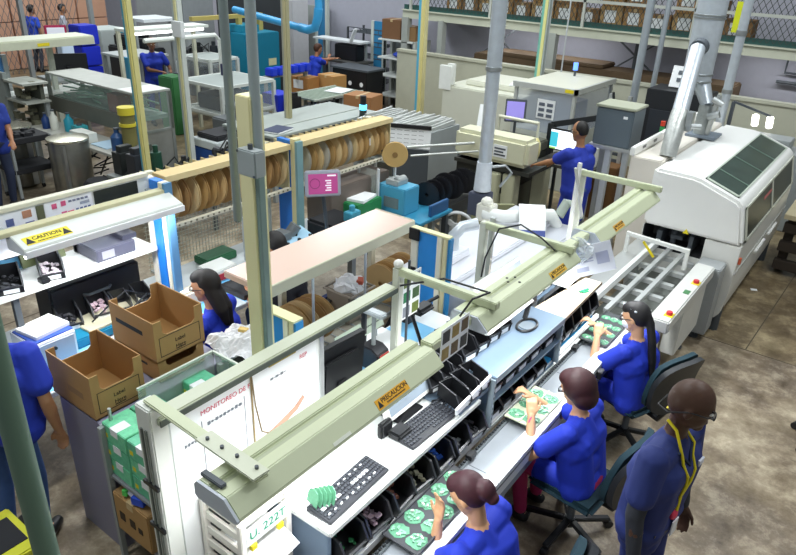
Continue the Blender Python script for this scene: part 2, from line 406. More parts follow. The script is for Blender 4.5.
# extraction ducts
bd = thing('exhaust_duct', 'big shiny round exhaust duct rising out of the picture above the white machine', 'duct', (-2.0, 8.8, 1.6))
obj('duct_pipe', M().cyl((-2.14, 8.8, 2.2), (-2.14, 8.8, 4.6), .165, n=28), GALV, bd, 0, True)
m = M()
for z in (2.2, 2.28, 2.9, 2.93): m.lathe([(.165, z-.012), (.175, z-.008), (.175, z+.008), (.165, z+.012)], (-2.14, 8.8, 0), 28)
obj('duct_seam', m, STEEL, bd, 0, True)
obj('transition', M().cyl((-2.08, 8.8, 2.2), (-1.93, 8.7, 1.95), .1, .07), GALV, bd, 0, True)
obj('flexible_sleeve', M().cyl((-1.93, 8.7, 1.95), (-1.92, 8.65, 1.62), .085, .09), mat('#aeb3b0', .4, .5, .25, 30, .6), bd, 0, True)
obj('base_flange', M().bb(-2.06, -1.72, 8.5, 8.85, 1.6, 1.63), mat('#7a8590', .5), bd, .005)
obj('clamp', M().bar((-1.84, 8.62, 1.63), (-1.80, 8.62, 2.1), .05, .05).cyl((-1.86, 8.55, 1.85), (-1.74, 8.55, 1.9), .04).cyl((-1.86, 8.6, 2.05), (-1.74, 8.6, 2.0), .035), STEEL, bd)
sd = thing('branch_duct', 'slanting metal branch duct joining the big duct from the machine roof', 'duct', (-1.92, 7.45, 1.6))
obj('duct_pipe', M().cyl((-1.97, 7.72, 1.98), (-2.13, 8.52, 2.58), .085, n=20), GALV, sd, 0, True)
obj('elbow', M().cyl((-2.13, 8.52, 2.58), (-2.13, 8.62, 2.6), .095, .1, n=20), DGREY, sd, 0, True)
obj('sleeve', M().tube([(-1.92, 7.42, 1.6), (-1.92, 7.46, 1.75), (-1.95, 7.6, 1.9), (-1.97, 7.74, 2.0)], [.085, .09, .092, .094], 18), mat('#b5b8b4', .4, .5, .25, 26, .6), sd, 0, True)
obj('clamp', M().bb(-1.86, -1.80, 7.6, 7.7, 1.85, 2.05).cyl((-1.83, 7.65, 1.9), (-1.72, 7.7, 1.9), .03), STEEL, sd)
tp = thing('support_pole', 'slim grey pole right of the big duct, standing behind the white machine', 'pole', (-1.96, 9.75, 0))
obj('tube', M().cyl((-1.96, 9.75, 0), (-1.96, 9.75, 4.4), .058, n=16), GALV, tp, 0, True)
obj('collar', M().cyl((-1.96, 9.75, 1.95), (-1.96, 9.75, 2.0), .066, n=16).cyl((-1.96, 9.75, 2.66), (-1.96, 9.75, 2.72), .066, n=16), STEEL, tp, 0, True)
# pallet with goods right of the machine, magnifier lamp, gear at the wall
pl = thing('pallet', 'dark wooden pallet upright at the far side of the white machine', 'pallet', (-.5, 9.2, 0))
m = M()
for z in (.06, .3, .54): m.bb(-.82, -.1, 9.05, 9.15, z, z+.12)
for x in (-.8, -.48, -.18): m.bb(x, x+.1, 9.15, 9.3, .02, .7)
obj('slats', m, mat('#3d342c', .8), pl, .005)
obj('top_board', M().bb(-.84, .1, 9.0, 9.9, .72, .78), mat('#cfc3a0', .7), pl, .005)
lp = thing('twin_lamp', 'twin bright lamp heads on a black arm in front of the beige partition', 'lamp', (-2.2, 11.6, 0))
obj('stand', M().cyl((-2.2, 11.6, 0), (-2.2, 11.6, 1.55), .03).bar((-2.2, 11.6, 1.55), (-1.62, 11.45, 1.44), .03).bb(-2.5, -1.9, 11.4, 11.8, 0, .04), DGREY, lp)
for x in (-1.82, -1.62): obj('lamp_head', M().cyl((x, 11.5, 1.28), (x, 11.42, 1.42), .05), mat('#fffdf0', .4, 0, 0, 3, 0, 1, 3.0), lp)
one('machine_cabinet', M().bb(-1.85, -.6, 10.7, 11.3, 0, 1.1).bb(-1.7, -1.2, 10.8, 11.2, 1.1, 1.25), GREY, 'grey cabinet just behind the far end of the white machine', 'cabinet', bev=.01)
cd = thing('display_cabinet', 'black cabinet with a white notice on top behind the slanting duct', 'cabinet', (-2.75, 10.6, 0))
obj('cabinet_body', M().bb(-3.15, -2.3, 10.3, 10.9, 0, 1.78), mat('#202226', .5), cd, .01)
obj('front_panel', M().bb(-3.05, -2.45, 10.28, 10.3, .5, 1.5), mat('#2e3238', .4), cd)
nt_ = obj('notice', M().box((-2.75, 10.6, 1.95), (.36, .02, .3), 0, 0, -.25), PAPER, cd)
m = M()
for i in range(2):
    for j in range(2): m.box((-2.81+i*.12, 10.572+j*.03, 1.91+j*.1), (.06, .006, .055), 0, 0, -.25)
obj('notice_print', m, mat('#5a6068', .7), nt_)
st = thing('stack_light', 'small red and green stack light beside the black cabinet', 'stack light', (-2.55, 9.3, 1.0))
obj('pole', M().cyl((-2.55, 9.3, 0), (-2.55, 9.3, 1.42), .018), DGREY, st)
obj('red_lens', M().cyl((-2.55, 9.3, 1.5), (-2.55, 9.3, 1.56), .03), mat('#d8452c', .4), st)
obj('green_lens', M().cyl((-2.55, 9.3, 1.42), (-2.55, 9.3, 1.49), .03), mat('#3aa05a', .4), st)
# electrical box on its aluminium stand
eb = thing('electrical_box', 'dark grey electrical box standing on a tall aluminium stand', 'electrical box', (-2.72, 8.12, 1.46))
obj('box_body', M().bb(-2.95, -2.5, 7.9, 8.3, 1.46, 1.9), mat('#5e6a72', .5, 0, .03), eb, .012)
obj('box_lid', M().bb(-2.965, -2.485, 7.885, 8.315, 1.9, 1.93), mat('#a5a894', .5), eb, .006)
obj('label', M().bb(-2.62, -2.57, 7.895, 7.9, 1.8, 1.83), PAPER, eb)
es = thing('aluminium_stand', 'tall aluminium stand holding the dark grey electrical box', 'stand', (-2.72, 8.1, 0))
for x in (-2.93, -2.52):
    for y in (7.92, 8.28): obj('leg', M().bb(x-.03, x+.03, y-.03, y+.03, 0, 1.42), mat('#c0c6c8', .4, .5), es)
obj('leg', M().bb(-2.77, -2.7, 7.9, 7.96, 0, 1.42), mat('#d0d6d8', .4, .4), es)
obj('top_plate', M().bb(-2.98, -2.47, 7.87, 8.33, 1.42, 1.46), ALU, es, .004)
one('floor_scrap', M().box((-.86, 8.35, .004), (.07, .05, .006), .4), PAPER, 'small white scrap lying on the floor right of the white machine', 'scrap')

# ================================================================ INFEED TABLE
ft = thing('infeed_conveyor', 'aluminium infeed conveyor with yellow buttons leading into the white machine', 'conveyor', (-1.5, 6.0, 0))
obj('control_side', M().bb(-1.22, -1.05, 5.18, 6.6, .74, .855), mat('#cfd0cb', .4), ft, .012)
obj('side_skirt', M().bb(-1.2, -1.07, 5.75, 6.5, .25, .74), mat('#d5d6d0', .4), ft, .01)
obj('leg_box', M().bb(-1.24, -1.0, 6.62, 6.88, .1, .82), mat('#9ea2a3', .5), ft, .01)
obj('leg', M().bb(-1.2, -1.12, 5.22, 5.3, 0, .74), mat('#cfd1cc', .4), ft, .006)
for x, y in ((-1.18, 6.4), (-1.12, 6.75)): obj('leveling_foot', M().cyl((x, y, 0), (x, y, .02), .05).cyl((x, y, .02), (x, y, .25), .018), DGREY, ft)
for y in (5.32, 6.1):
    bt = obj('button_plate', M().bb(-1.13, -1.06, y-.045, y+.045, .85, .858), YEL, ft)
    obj('red_button', M().cyl((-1.095, y, .858), (-1.095, y, .885), .025), RED, bt)
for y in (5.85,): obj('green_switch', M().bb(-1.13, -1.08, y-.04, y+.04, .85, .86), mat('#3f7a4a', .5), ft)
obj('side_beam', M().bb(-1.9, -1.72, 5.2, 6.9, .74, .84), ALU, ft, .006)
obj('side_guard', M().bb(-1.72, -1.68, 5.2, 6.9, .8, .87), mat('#dfe2df', .4), ft)
for x in (-1.55, -1.4): obj('transport_rail', M().bb(x-.02, x+.02, 5.1, 6.95, .8, .84), ALU, ft)
for k in range(5): obj('cross_rail', M().bb(-1.72, -1.27, 5.4+k*.32, 5.46+k*.32, .74, .78), ALU, ft)
obj('bottom_tray', M().bb(-1.8, -1.27, 5.15, 6.9, .5, .52), mat('#6d716c', .6), ft)
obj('side_leg', M().bb(-1.88, -1.78, 5.25, 5.35, 0, .74).bb(-1.88, -1.78, 6.6, 6.7, 0, .74), ALU, ft)
obj('guard_hoop', M().bar((-1.87, 6.42, 1.03), (-1.27, 6.36, 1.03), .035).bar((-1.28, 6.36, .84), (-1.28, 6.36, 1.05), .035).bar((-1.87, 6.42, .84), (-1.87, 6.42, 1.05), .035), mat('#d6d8d3', .4), ft)
obj('yellow_cable_tie', M().bar((-1.72, 6.44, .98), (-1.6, 6.46, .84), .02), YEL, ft)

# ================================================================ ASSEMBLY CONVEYOR
cv = thing('assembly_conveyor', 'long low steel conveyor where the seated women work on circuit boards', 'conveyor', (-1.43, 3.2, 0))
obj('conveyor_bed', M().bb(-1.475, -1.32, 1.0, 5.1, .74, .79), mat('#979da3', .3, .3, .12, 6), cv)
obj('bed_joint', M().bb(-1.465, -1.33, 2.78, 2.786, .79, .7905).bb(-1.465, -1.33, 4.02, 4.026, .79, .7905), DGREY, cv)
obj('front_rail', M().bb(-1.33, -1.24, 1.0, 5.1, .7, .825), mat('#e3e6e6', .35, .2), cv, .004)
obj('front_slot', M().bb(-1.242, -1.237, 1.0, 5.1, .775, .785).bb(-1.30, -1.296, 1.0, 5.1, .8245, .8255), mat('#555a5e', .5), cv)
obj('rear_rail', M().bb(-1.50, -1.47, 1.0, 5.1, .7, .805), mat('#6f767a', .4, .5), cv, .004)
m = M()
for k in range(140): m.bb(-1.495, -1.48, 1.05+k*.029, 1.068+k*.029, .805, .815)
obj('chain', m, mat('#33373a', .4, .6), cv)
obj('side_panel', M().bb(-1.3, -1.27, 1.0, 5.1, .58, .7), mat('#8d9498', .5), cv)
for y in (1.3, 2.9, 4.5):
    for x in (-1.47, -1.31): obj('leg', M().bb(x-.03, x+.03, y-.03, y+.03, 0, .72), GREY, cv)
for y in (2.8, 4.35): obj('rail_sensor', M().bb(-1.5, -1.46, y, y+.06, .805, .835), BLACK, cv)
obj('rail_sensor', M().bb(-1.236, -1.2, 4.2, 4.27, .74, .8), BLACK, cv, .004)

cv.rotation_euler = (0, 0, rad(1.1))
# ================================================================ WORKBENCH WITH KEYBOARDS
wb = thing('workbench', 'white workbench behind the conveyor carrying both dark keyboards', 'workbench', (-1.8, 2.3, 0))
obj('worktop', M().bb(-2.06, -1.54, 1.67, 3.0, 1.065, 1.1), mat('#e7eae8', .35, 0, .015), wb, .006)
obj('edge_trim', M().bb(-1.545, -1.536, 1.68, 3.0, 1.066, 1.092), mat('#cfd2cd', .4), wb)
obj('side_panel', M().bb(-2.04, -1.58, 1.7, 1.73, 0, 1.065), mat('#8ba0b8', .5, 0, .06), wb, .004)
obj('back_panel', M().bb(-2.04, -2.01, 1.73, 3.0, 0, 1.065), mat('#9fb0c0', .5), wb)
obj('bin_ledge', M().bb(-2.01, -1.53, 1.73, 5.0, .775, .80), mat('#d9dcda', .4), wb)
obj('ledge_lip', M().hexa([(-1.535, 1.7, .775), (-1.507, 1.7, .775), (-1.565, 5.0, .775), (-1.593, 5.0, .775), (-1.535, 1.7, .825), (-1.507, 1.7, .825), (-1.565, 5.0, .825), (-1.593, 5.0, .825)]), mat('#eceeed', .4), wb, .003)
obj('blue_mat', M().bb(-1.98, -1.6, 1.74, 4.98, .80, .804), mat('#3a9ad0', .5), wb)
for y in (1.8, 3.1, 4.9):
    obj('leg', M().bb(-1.98, -1.92, y, y+.06, 0, .785), GREY, wb)

# keyboards
def keyboard(name, L, D, label, white=False):
    t = thing(name, label, 'keyboard', (0, 0, 0))
    obj('keyboard_body', M().prism([(-D/2, .004), (D/2, .004), (D/2, .016), (-D/2, .03)], -L/2, L/2), mat('#24262c', .45), t, .003)
    m = M(); n = 15
    for r in range(6):
        x = -D/2+.015+r*(D-.03)/5.5
        for k in range(n):
            if r == 5 and 3 < k < 9: continue
            y = -L/2+.02+k*(L*.72)/n; z = .03-.014*(x+D/2)/D
            m.bb(x-.006, x+.006, y-.006+0, y+.006+.004, z-.002, z+.006)
        for k in range(6):
            y = L/2-.1+k*.016; z = .03-.014*(x+D/2)/D
            m.bb(x-.006, x+.006, y-.006, y+.006, z-.002, z+.006)
    obj('keys', m, mat('#3b3e45', .5), t)
    if white:
        m = M()
        for k in range(5): m.bb(-.012, .006, .02+k*.027, .038+k*.027, .02, .03)
        for k in range(9): m.bb(.035, .042, -.2+k*.043, -.185+k*.043, .02, .028)
        for k in range(9): m.bb(-.055, -.048, -.2+k*.043, -.185+k*.043, .02, .031)
        for k in range(4): m.bb(-.012, .006, -.2+k*.036, -.175+k*.036, .02, .03)
        obj('white_keys', m, mat('#e4e6e6', .5), t)
    obj('rubber_feet', M().bb(-D/2+.01, -D/2+.03, -L/2+.02, -L/2+.04, 0, .005).bb(-D/2+.01, -D/2+.03, L/2-.04, L/2-.02, 0, .005).bb(D/2-.03, D/2-.01, -L/2+.02, L/2-.02, 0, .004), BLACK, t)
    return t
k1 = keyboard('keyboard', .46, .15, 'near dark keyboard with white key strips, small boards standing on its end', True)
k1.location = (-1.645, 1.93, 1.1005); k1.rotation_euler = (0, 0, rad(2))
k2 = keyboard('keyboard', .47, .16, 'far dark keyboard on the bench under the tilted white monitor')
k2.location = (-1.645, 2.60, 1.1005); k2.rotation_euler = (0, 0, rad(-2))
BG = 'small green circuit boards standing in the rack'
for k in range(5):
    o = one('circuit_board', M().lathe([(0, -.0012), (.042, -.0012), (.042, .0012), (0, .0012)], n=8, ax='y').bb(-.04, .04, -.001, .001, -.042, .0), mat('#66a884', .45, 0, .25, 60), 'small green circuit board standing upright on the near end of the near keyboard', 'circuit board', BG)
    o.location = (-1.7+.012*k, 1.735+k*.017, 1.172); o.rotation_euler = (rad(-14), 0, rad(-12))

# ---- drawer tower at the near end
dt = thing('drawer_tower', 'white slotted drawer tower at the near end of the bench', 'drawer tower', (-1.95, 1.47, 0))
DX0, DX1, DY0, DY1 = -2.03, -1.78, 1.37, 1.64
fw = mat('#ece8df', .45)
for x, y in ((DX0, DY0), (DX1, DY0), (DX0, DY1), (DX1, DY1)): obj('corner_post', M().bb(x-.016, x+.016, y-.016, y+.016, 0, 1.24), fw, dt, .004)
obj('top_panel', M().bb(DX0, DX1, DY0, DY1, 1.2, 1.23), fw, dt)
obj('inner_back', M().bb(DX0+.004, DX0+.012, DY0, DY1, .05, 1.2), mat('#4b4d50', .7), dt)
for k in range(9):
    z = 1.15-k*.085
    obj('side_slat', M().bb(DX0, DX1, DY0-.008, DY0+.008, z-.02, z+.02), fw, dt)
for k in range(5):
    z = 1.08-k*.17
    obj('drawer_tray', M().bb(DX0+.02, DX1-.01, DY0+.02, DY1-.02, z-.09, z-.08), fw, dt)
pf = obj('front_sign', M().bb(DX1+.014, DX1+.018, DY0+.01, DY1-.01, 1.1, 1.2), PAPER, dt)
text('U. 222T', .065, mat('#1f9a74', .6), pf, (DX1+.02, (DY0+DY1)/2, 1.15), (0, 1, 0), (0, 0, 1))
obj('yellow_clip', M().bb(DX1+.01, DX1+.03, DY0+.03, DY0+.06, 1.07, 1.1).bb(DX1+.01, DX1+.03, DY1-.08, DY1-.05, 1.07, 1.1), YEL, dt)
sh = M().sheet(lambda u, v: V((DX1-.16+.26*u, DY0+.03+.22*v, 1.05-.06*u*u-.01*math.sin(v*3))), 8, 4, .003)
one('paper_sheet', sh, PAPER, 'white sheet sticking out of the drawer tower', 'paper')
pt = thing('loose_parts', 'pile of small white and violet parts in the drawer under the white sheet', 'parts', (DX1-.02, 1.5, .92))
obj('white_part', M().cyl((DX1-.04, 1.46, .93), (DX1+.04, 1.48, .94), .02).cyl((DX1-.02, 1.56, .93), (DX1+.02, 1.52, .96), .022).cyl((DX1, 1.5, .93), (DX1+.06, 1.53, .93), .015), fw, pt)
obj('violet_part', M().bb(DX1-.05, DX1+.06, 1.56, 1.62, .92, .96), mat('#8f8dc4', .5), pt, .01)

# ================================================================ WHITEBOARD STAND
ws = thing('whiteboard_stand', 'pale green framed whiteboard stand with red handwriting behind the bench', 'whiteboard', (-2.06, 1.8, 0))
obj('top_rail', M().bb(-2.095, -2.01, 1.2, 2.76, 1.742, 1.78), mat('#c7cbb4', .4, 0, .03), ws, .006)
obj('rail_channel', M().bb(-2.01, -2.004, 1.2, 2.76, 1.745, 1.772), mat('#586056', .5), ws)
obj('near_post', M().bb(-2.13, -2.03, 1.17, 1.25, 0, 1.825), mat('#dfe1da', .4), ws, .006)
obj('post_slot', M().bb(-2.10, -2.09, 1.162, 1.17, .2, 1.72).bb(-2.07, -2.06, 1.162, 1.17, .2, 1.72), mat('#70756f', .5), ws)
obj('slot_clip', M().bb(-2.13, -2.03, 1.158, 1.17, 1.42, 1.44).bb(-2.13, -2.03, 1.158, 1.17, 1.18, 1.2), BLACK, ws)
bdw = obj('whiteboard_panel', M().bb(-2.075, -2.055, 1.27, 2.17, .78, 1.742), mat('#f4f6f6', .25, 0, .01, coat=.3), ws)
obj('panel_edge', M().bb(-2.08, -2.045, 2.16, 2.19, .78, 1.742), ALU, ws)
RI = mat('#c8405a', .6); GI = mat('#6a6f78', .6)
xb = -2.053
text('MONITOREO DE F', .034, RI, bdw, (xb, 1.56, 1.66), (0, 1, 0), (0, 0, 1), 'red_writing')
strokes(9, .2, .02, GI, bdw, (xb, 1.55, 1.59), (0, 1, 0), (0, 0, 1), 2)
strokes(4, .07, .02, GI, bdw, (xb, 1.36, 1.54), (0, 1, 0), (0, 0, 1), 3)
m = M()
for y in (1.42, 1.66): m.bb(xb-.001, xb, y, y+.004, .9, 1.62)
obj('drawn_line', m, GI, bdw)
cb = thing('clipboard', 'brown clipboard with white sheets hanging on the whiteboard', 'clipboard', (-2.04, 1.9, 1.3))
obj('board', M().bb(-2.05, -2.044, 1.7, 2.13, 1.31, 1.72), mat('#a08a5c', .6), cb)
obj('paper_stack', M().bb(-2.044, -2.038, 1.704, 2.126, 1.318, 1.716), mat('#f4f6f8', .6, 0, .01), cb)
obj('hanger_cord', M().tube([(-2.042, 1.7, 1.74), (-2.036, 1.71, 1.55), (-2.036, 1.74, 1.38), (-2.036, 1.8, 1.33)], .004, 6), mat('#7d6a4a', .6), cb)
obj('brass_clip', M().bb(-2.046, -2.03, 1.80, 1.98, 1.712, 1.738), mat('#b8a24a', .4, .5), cb, .004)
obj('hand_shape', M().prism([(1.76, 1.345), (1.85, 1.365), (1.96, 1.40), (2.02, 1.44), (2.03, 1.42), (1.98, 1.375), (1.9, 1.345), (1.78, 1.33)], -2.037, -2.034, 'x'), mat('#b98f78', .6), cb)
strokes(3, .1, .018, GI, cb, (-2.037, 1.86, 1.64), (0, 1, 0), (0, 0, 1), 4)
text('REP', .032, RI, cb, (-2.036, 2.03, 1.67), (0, 1, 0), (0, 0, 1), 'lettering')

# ================================================================ OVERHEAD FRAME AND HOODS
fr = thing('lamp_gantry', 'pale green overhead frame of posts and arms carrying the lamp hoods', 'frame', (-1.8, 3.3, 0))
for y0, y1 in ((2.3, 2.68), (3.8, 4.18)): obj('long_rail', M().bb(-1.53, -1.46, y0, y1, 1.785, 1.835), GREENW, fr, .006)
for y, xe in ((2.79, -1.38), (3.74, -1.38), (5.34, -1.36)):
    obj('arm', M().bar((-2.03, y, 1.864), (xe-.01, y, 1.864), .045, .045), GREENW, fr, .005)
obj('arm', M().bar((-2.10, 1.22, 1.835), (-1.38, 1.17, 1.868), .055, .016), GREENW, fr, .005)
obj('bracket_plate', M().bar((-1.72, 1.19, 1.865), (-1.38, 1.167, 1.882), .075, .008), mat('#c9ccb6', .4), fr, .004)
m = M()
for x in (-1.68, -1.6, -1.52, -1.42): m.cyl((x, 1.18, 1.868+(x+1.72)*.05), (x, 1.18, 1.880+(x+1.72)*.05), .007, n=8)
obj('bolt', m, DGREY, fr)
for y, z1 in ((2.79, 1.885), (3.74, 1.885), (5.36, 1.885)):
    obj('post', M().bb(-2.055, -2.005, y-.025, y+.025, 0, z1), mat('#d3d6c9', .4), fr, .006)
obj('post_knob', M().ell((-2.03, 2.79, 1.905), (.03, .03, .028)), mat('#ecebe4', .4), fr, 0, True)
obj('post', M().bb(-2.02, -1.99, 3.79, 3.82, 0, 1.9), ALU, fr)
obj('post', M().bb(-2.06, -2.03, 5.28, 5.31, 0, 1.95), mat('#e2e3de', .4), fr)
obj('lower_arm', M().bar((-1.96, 5.3, 1.5), (-2.04, 5.2, 1.93), .02), ALU, fr)
hood_poly = [(-1.585, 1.775), (-1.585, 1.82), (-1.57, 1.84), (-1.52, 1.84), (-1.515, 1.824), (-1.49, 1.824), (-1.485, 1.84), (-1.43, 1.84), (-1.368, 1.78), (-1.366, 1.77), (-1.385, 1.762), (-1.57, 1.762)]
FN = V((.695, 0, .719))
def hf(t, y, o=0): return V((-1.43+.062*t, y, 1.84-.06*t))+FN*o
def tri_plate(a, n, o, th):
    m = M(); A = [m.b.verts.new(V(p)+n*o) for p in a]; B = [m.b.verts.new(V(p)+n*(o+th)) for p in a]
    m.b.faces.new(A[::-1]); m.b.faces.new(B)
    for i in range(3): m.b.faces.new((A[i], A[(i+1) % 3], B[(i+1) % 3], B[i]))
    return m
def hood(y0, y1, label, ly, lw, col, lab='PRECAUCION', cap=True):
    t = thing('lamp_hood', label, 'lamp', (-1.5, (y0+y1)/2, 1.8))
    obj('hood_shell', M().prism(hood_poly, y0, y1), GREENW, t, .004)
    obj('hood_groove', M().bb(-1.514, -1.491, y0+.01, y1-.01, 1.8242, 1.826), mat('#aab094', .5), t)
    obj('end_cap', M().prism([(p[0]*1, p[1]) for p in hood_poly[:3]+hood_poly[7:]], y0-.01, y0), mat('#c3c9d2', .45), t)
    obj('lamp_tube', M().cyl((-1.48, y0+.05, 1.744), (-1.48, y1-.05, 1.744), .016), mat('#ffffff', .4, 0, 0, 3, 0, 1, 6.0), t)
    sg = obj('caution_label', M().hexa([hf(t_, y_, o_) for o_ in (.0005, .002) for t_, y_ in ((.9, ly), (.9, ly+lw), (.38, ly+lw), (.38, ly))]), col, t)
    xd = (0, 1, 0); yd = V((-.062, 0, .06))
    text(lab, lw*.135, INK, sg, hf(.56, ly+lw*.58, .0026), xd, yd)
    strokes(16, lw*.6, lw*.035, INK, sg, hf(.77, ly+lw*.58, .0026), xd, yd)
    obj('warning_triangle', tri_plate([hf(.82, ly+lw*.02), hf(.82, ly+lw*.16), hf(.46, ly+lw*.09)], FN, .0021, .0007), INK, sg)
    area('hood_light', (-1.48, (y0+y1)/2, 1.724), .1, (y1-y0)*.9, HOODP*(y1-y0), (.95, .98, 1.0))
    return t
HOODP = 13.0
hA = hood(1.05, 2.27, 'long pale green lamp hood nearest the camera above the keyboards', 1.80, .21, ORG)
obj('screw_block', M().bb(-1.58, -1.47, 1.065, 1.09, 1.841, 1.856), DGREY, hA, .003)
obj('maker_plate', M().hexa([hf(t_, y_, o_) for o_ in (.0005, .002) for t_, y_ in ((.95, 1.52), (.95, 1.62), (.78, 1.62), (.78, 1.52))]), mat('#d9dccd', .4), hA)
hB = hood(2.66, 3.82, 'middle pale green lamp hood of the three above the conveyor', 3.42, .2, mat('#e0b23a', .5))
hC = hood(4.16, 5.36, 'far pale green lamp hood of the three, next to the white machine', 4.42, .17, mat('#dba53a', .5))
m = M()
for x, y in ((-1.56, 3.12), (-1.53, 3.16), (-1.56, 3.2), (-1.59, 3.16)): m.cyl((x+.05 if x < -1.55 else x+.07, y, 1.84), (x+.05 if x < -1.55 else x+.07, y, 1.843), .008, n=8)
obj('vent_holes', m, INK, hB)
one('hood_cable', M().tube([(-1.5, 2.6, 1.845), (-1.47, 2.66, 1.93), (-1.44, 2.78, 1.93), (-1.47, 2.83, 1.9), (-1.75, 2.83, 1.89), (-1.95, 2.7, 1.83)], .006, 6), BLACK, 'black cable looped over the arm at the first post', 'cable', smooth=True)
one('hood_cable', M().tube([(-2.0, 3.71, 1.5), (-1.98, 3.7, 1.65), (-1.9, 3.7, 1.88), (-1.75, 3.7, 1.95), (-1.6, 3.7, 1.9), (-1.5, 3.7, 1.845)], .006, 6), BLACK, 'black cable arching over the arm between the middle and far hoods', 'cable', smooth=True)
# ================================================================ BINS
def bin_proto(name, label, L=.28, Wd=.165, H=.15, lab=True):
    t = thing(name, label, 'bin', (0, 0, 0)); w = .006
    m = M()
    m.bb(-L/2, L/2, -Wd/2, Wd/2, 0, w).bb(-L/2, -L/2+w, -Wd/2, Wd/2, 0, H)
    m.bb(L/2-w, L/2, -Wd/2, Wd/2, 0, H*.42)
    for s in (-1, 1): m.prism([(-L/2, 0), (L/2, 0), (L/2+.012, H*.45), (L/2-.05, H), (-L/2, H)], s*Wd/2-w/2, s*Wd/2+w/2)
    bo = obj('bin_body', m, mat('#191a1d', .38, 0, .05), t)
    r = M()
    for s in (-1, 1): r.bar((-L/2, s*Wd/2, H), (L/2-.05, s*Wd/2, H), .012, .008).bar((L/2-.05, s*Wd/2, H), (L/2+.012, s*Wd/2, H*.45), .012, .008)
    r.bar((L/2, -Wd/2, H*.43), (L/2, Wd/2, H*.43), .012, .012)
    obj('bin_rim', r, mat('#2b2c30', .3), bo)
    if lab: obj('bin_label', M().bb(L/2+.001, L/2+.004, -Wd*.32, Wd*.32, .012, H*.33), mat('#dfe3e6', .5), t)
    return t
def contents(t, ma, n=24, L=.2, Wd=.13, z=.012, seed=1, sz=.018):
    r = random.Random(seed); m = M()
    for k in range(n):
        m.box((r.uniform(-L/2, L/2), r.uniform(-Wd/2, Wd/2), z+r.uniform(0, .045)), (sz*r.uniform(.6, 1.4),)*2+(sz*.6,), r.uniform(0, 3), r.uniform(-.6, .6))
    return tag(obj('small_parts', m, ma, t), kind='stuff')
pb = bin_proto('parts_bin', 'black open bin nearest the camera on the ledge under the white bench, green parts inside')
contents(pb, mat('#2f7a4a', .6, 0, .3, 40), 14, seed=2)
pb.location = (-1.665, 1.83, .838); pb.rotation_euler = (0, rad(12), 0)
SPEC = [(2.03, 'black bin under the bench holding pinkish parts, second from the camera', '#a8909c'),
        (2.23, 'black bin under the near keyboard with reddish brown parts', '#8a5a48'),
        (2.42, 'black bin under the bench full of pale metal pins, between the two keyboards', '#a5a38c'),
        (2.61, 'black bin holding a bright blue bag under the near end of the far keyboard', '#2f62c8'),
        (2.80, 'black bin under the middle of the far keyboard with grey parts', '#5a5c60'),
        (2.98, 'black bin at the far end of the ledge before the grey shelf unit', '#3a3b40')]
base_bin = bin_proto('parts_bin', 'x')
def place_bin(loc, rz, label, group=None, tilt=12, col=None, seed=1, sc=None):
    global base_bin_used
    r = dup(base_bin, loc, 0, label, group, sc, (0, rad(tilt), rz))
    if col: contents_local(r, col, seed)
    return r
def contents_local(r, col, seed):
    m = M(); q = random.Random(seed)
    for k in range(26): m.box((q.uniform(-.1, .1), q.uniform(-.065, .065), .012+q.uniform(0, .05)), (.03*q.uniform(.5, 1.3), .024, .014), q.uniform(0, 3), q.uniform(-.6, .6))
    o = obj('small_parts', m, mat(col, .6, 0, .3, 40), None); o.parent = r; tag(o, kind='stuff')
for k, (y, lab, col) in enumerate(SPEC): place_bin((-1.665, y, .838), rad((-3, 4, -5, 3, 5, -4)[k]), lab, col=col, seed=k)

# ---- grey shelf unit
gs = thing('shelf_unit', 'grey metal shelf unit full of black bins standing on the bin ledge', 'shelf', (-1.8, 3.7, .81))
SG = mat('#64778a', .45, 0, .05)
obj('top_shelf', M().bb(-2.0, -1.51, 3.12, 4.09, 1.18, 1.2), SG, gs, .004)
obj('top_edge', M().bb(-1.515, -1.506, 3.12, 4.09, 1.155, 1.2), mat('#79858e', .4), gs)
obj('middle_shelf', M().bb(-2.0, -1.52, 3.12, 4.09, 1.0, 1.015), SG, gs)
obj('bottom_shelf', M().bb(-2.0, -1.54, 3.12, 4.09, .806, .82), mat('#7d9bb5', .45), gs)
obj('end_panel', M().bb(-2.0, -1.545, 3.11, 3.12, .806, 1.18), SG, gs)
obj('end_panel', M().bb(-2.0, -1.545, 4.09, 4.1, .806, 1.18), SG, gs)
for y in (3.12, 4.09):
    ps = obj('slotted_post', M().bb(-1.55, -1.512, y-.012, y+.012, .826, 1.18), mat('#8a979f', .4), gs)
    m = M()
    for k in range(8): m.bb(-1.513, -1.51, y-.004, y+.004, .85+k*.038, .865+k*.038)
    obj('post_slots', m, DGREY, ps)
G1 = 'black bins on the middle shelf of the grey unit'
for k, y in enumerate((3.22, 3.39, 3.56, 3.96)): place_bin((-1.69, y, 1.016), 0, ('black bin nearest the camera on the middle shelf of the grey unit', 'second black bin from the near end on the middle shelf of the grey unit', 'third black bin from the near end on the middle shelf of the grey unit', 'black bin standing apart at the far end of the middle shelf of the grey unit')[k], tilt=0, sc=(1, .9, .75))
for k, y in enumerate((3.22, 3.38, 3.54, 3.70, 3.86)): place_bin((-1.68, y, .821), 0, 'black bin on the lowest level of the grey shelf unit, %s' % ('at the near end', 'second from the near end', 'in the middle', 'second from the far end', 'at the far end')[k], tilt=0, sc=(1, .9, .85))
one('blue_tray', M().bb(-1.72, -1.56, 3.96, 4.08, .821, .85), mat('#2f9bd6', .5), 'blue tray at the far end of the grey shelf unit', 'tray', bev=.004)
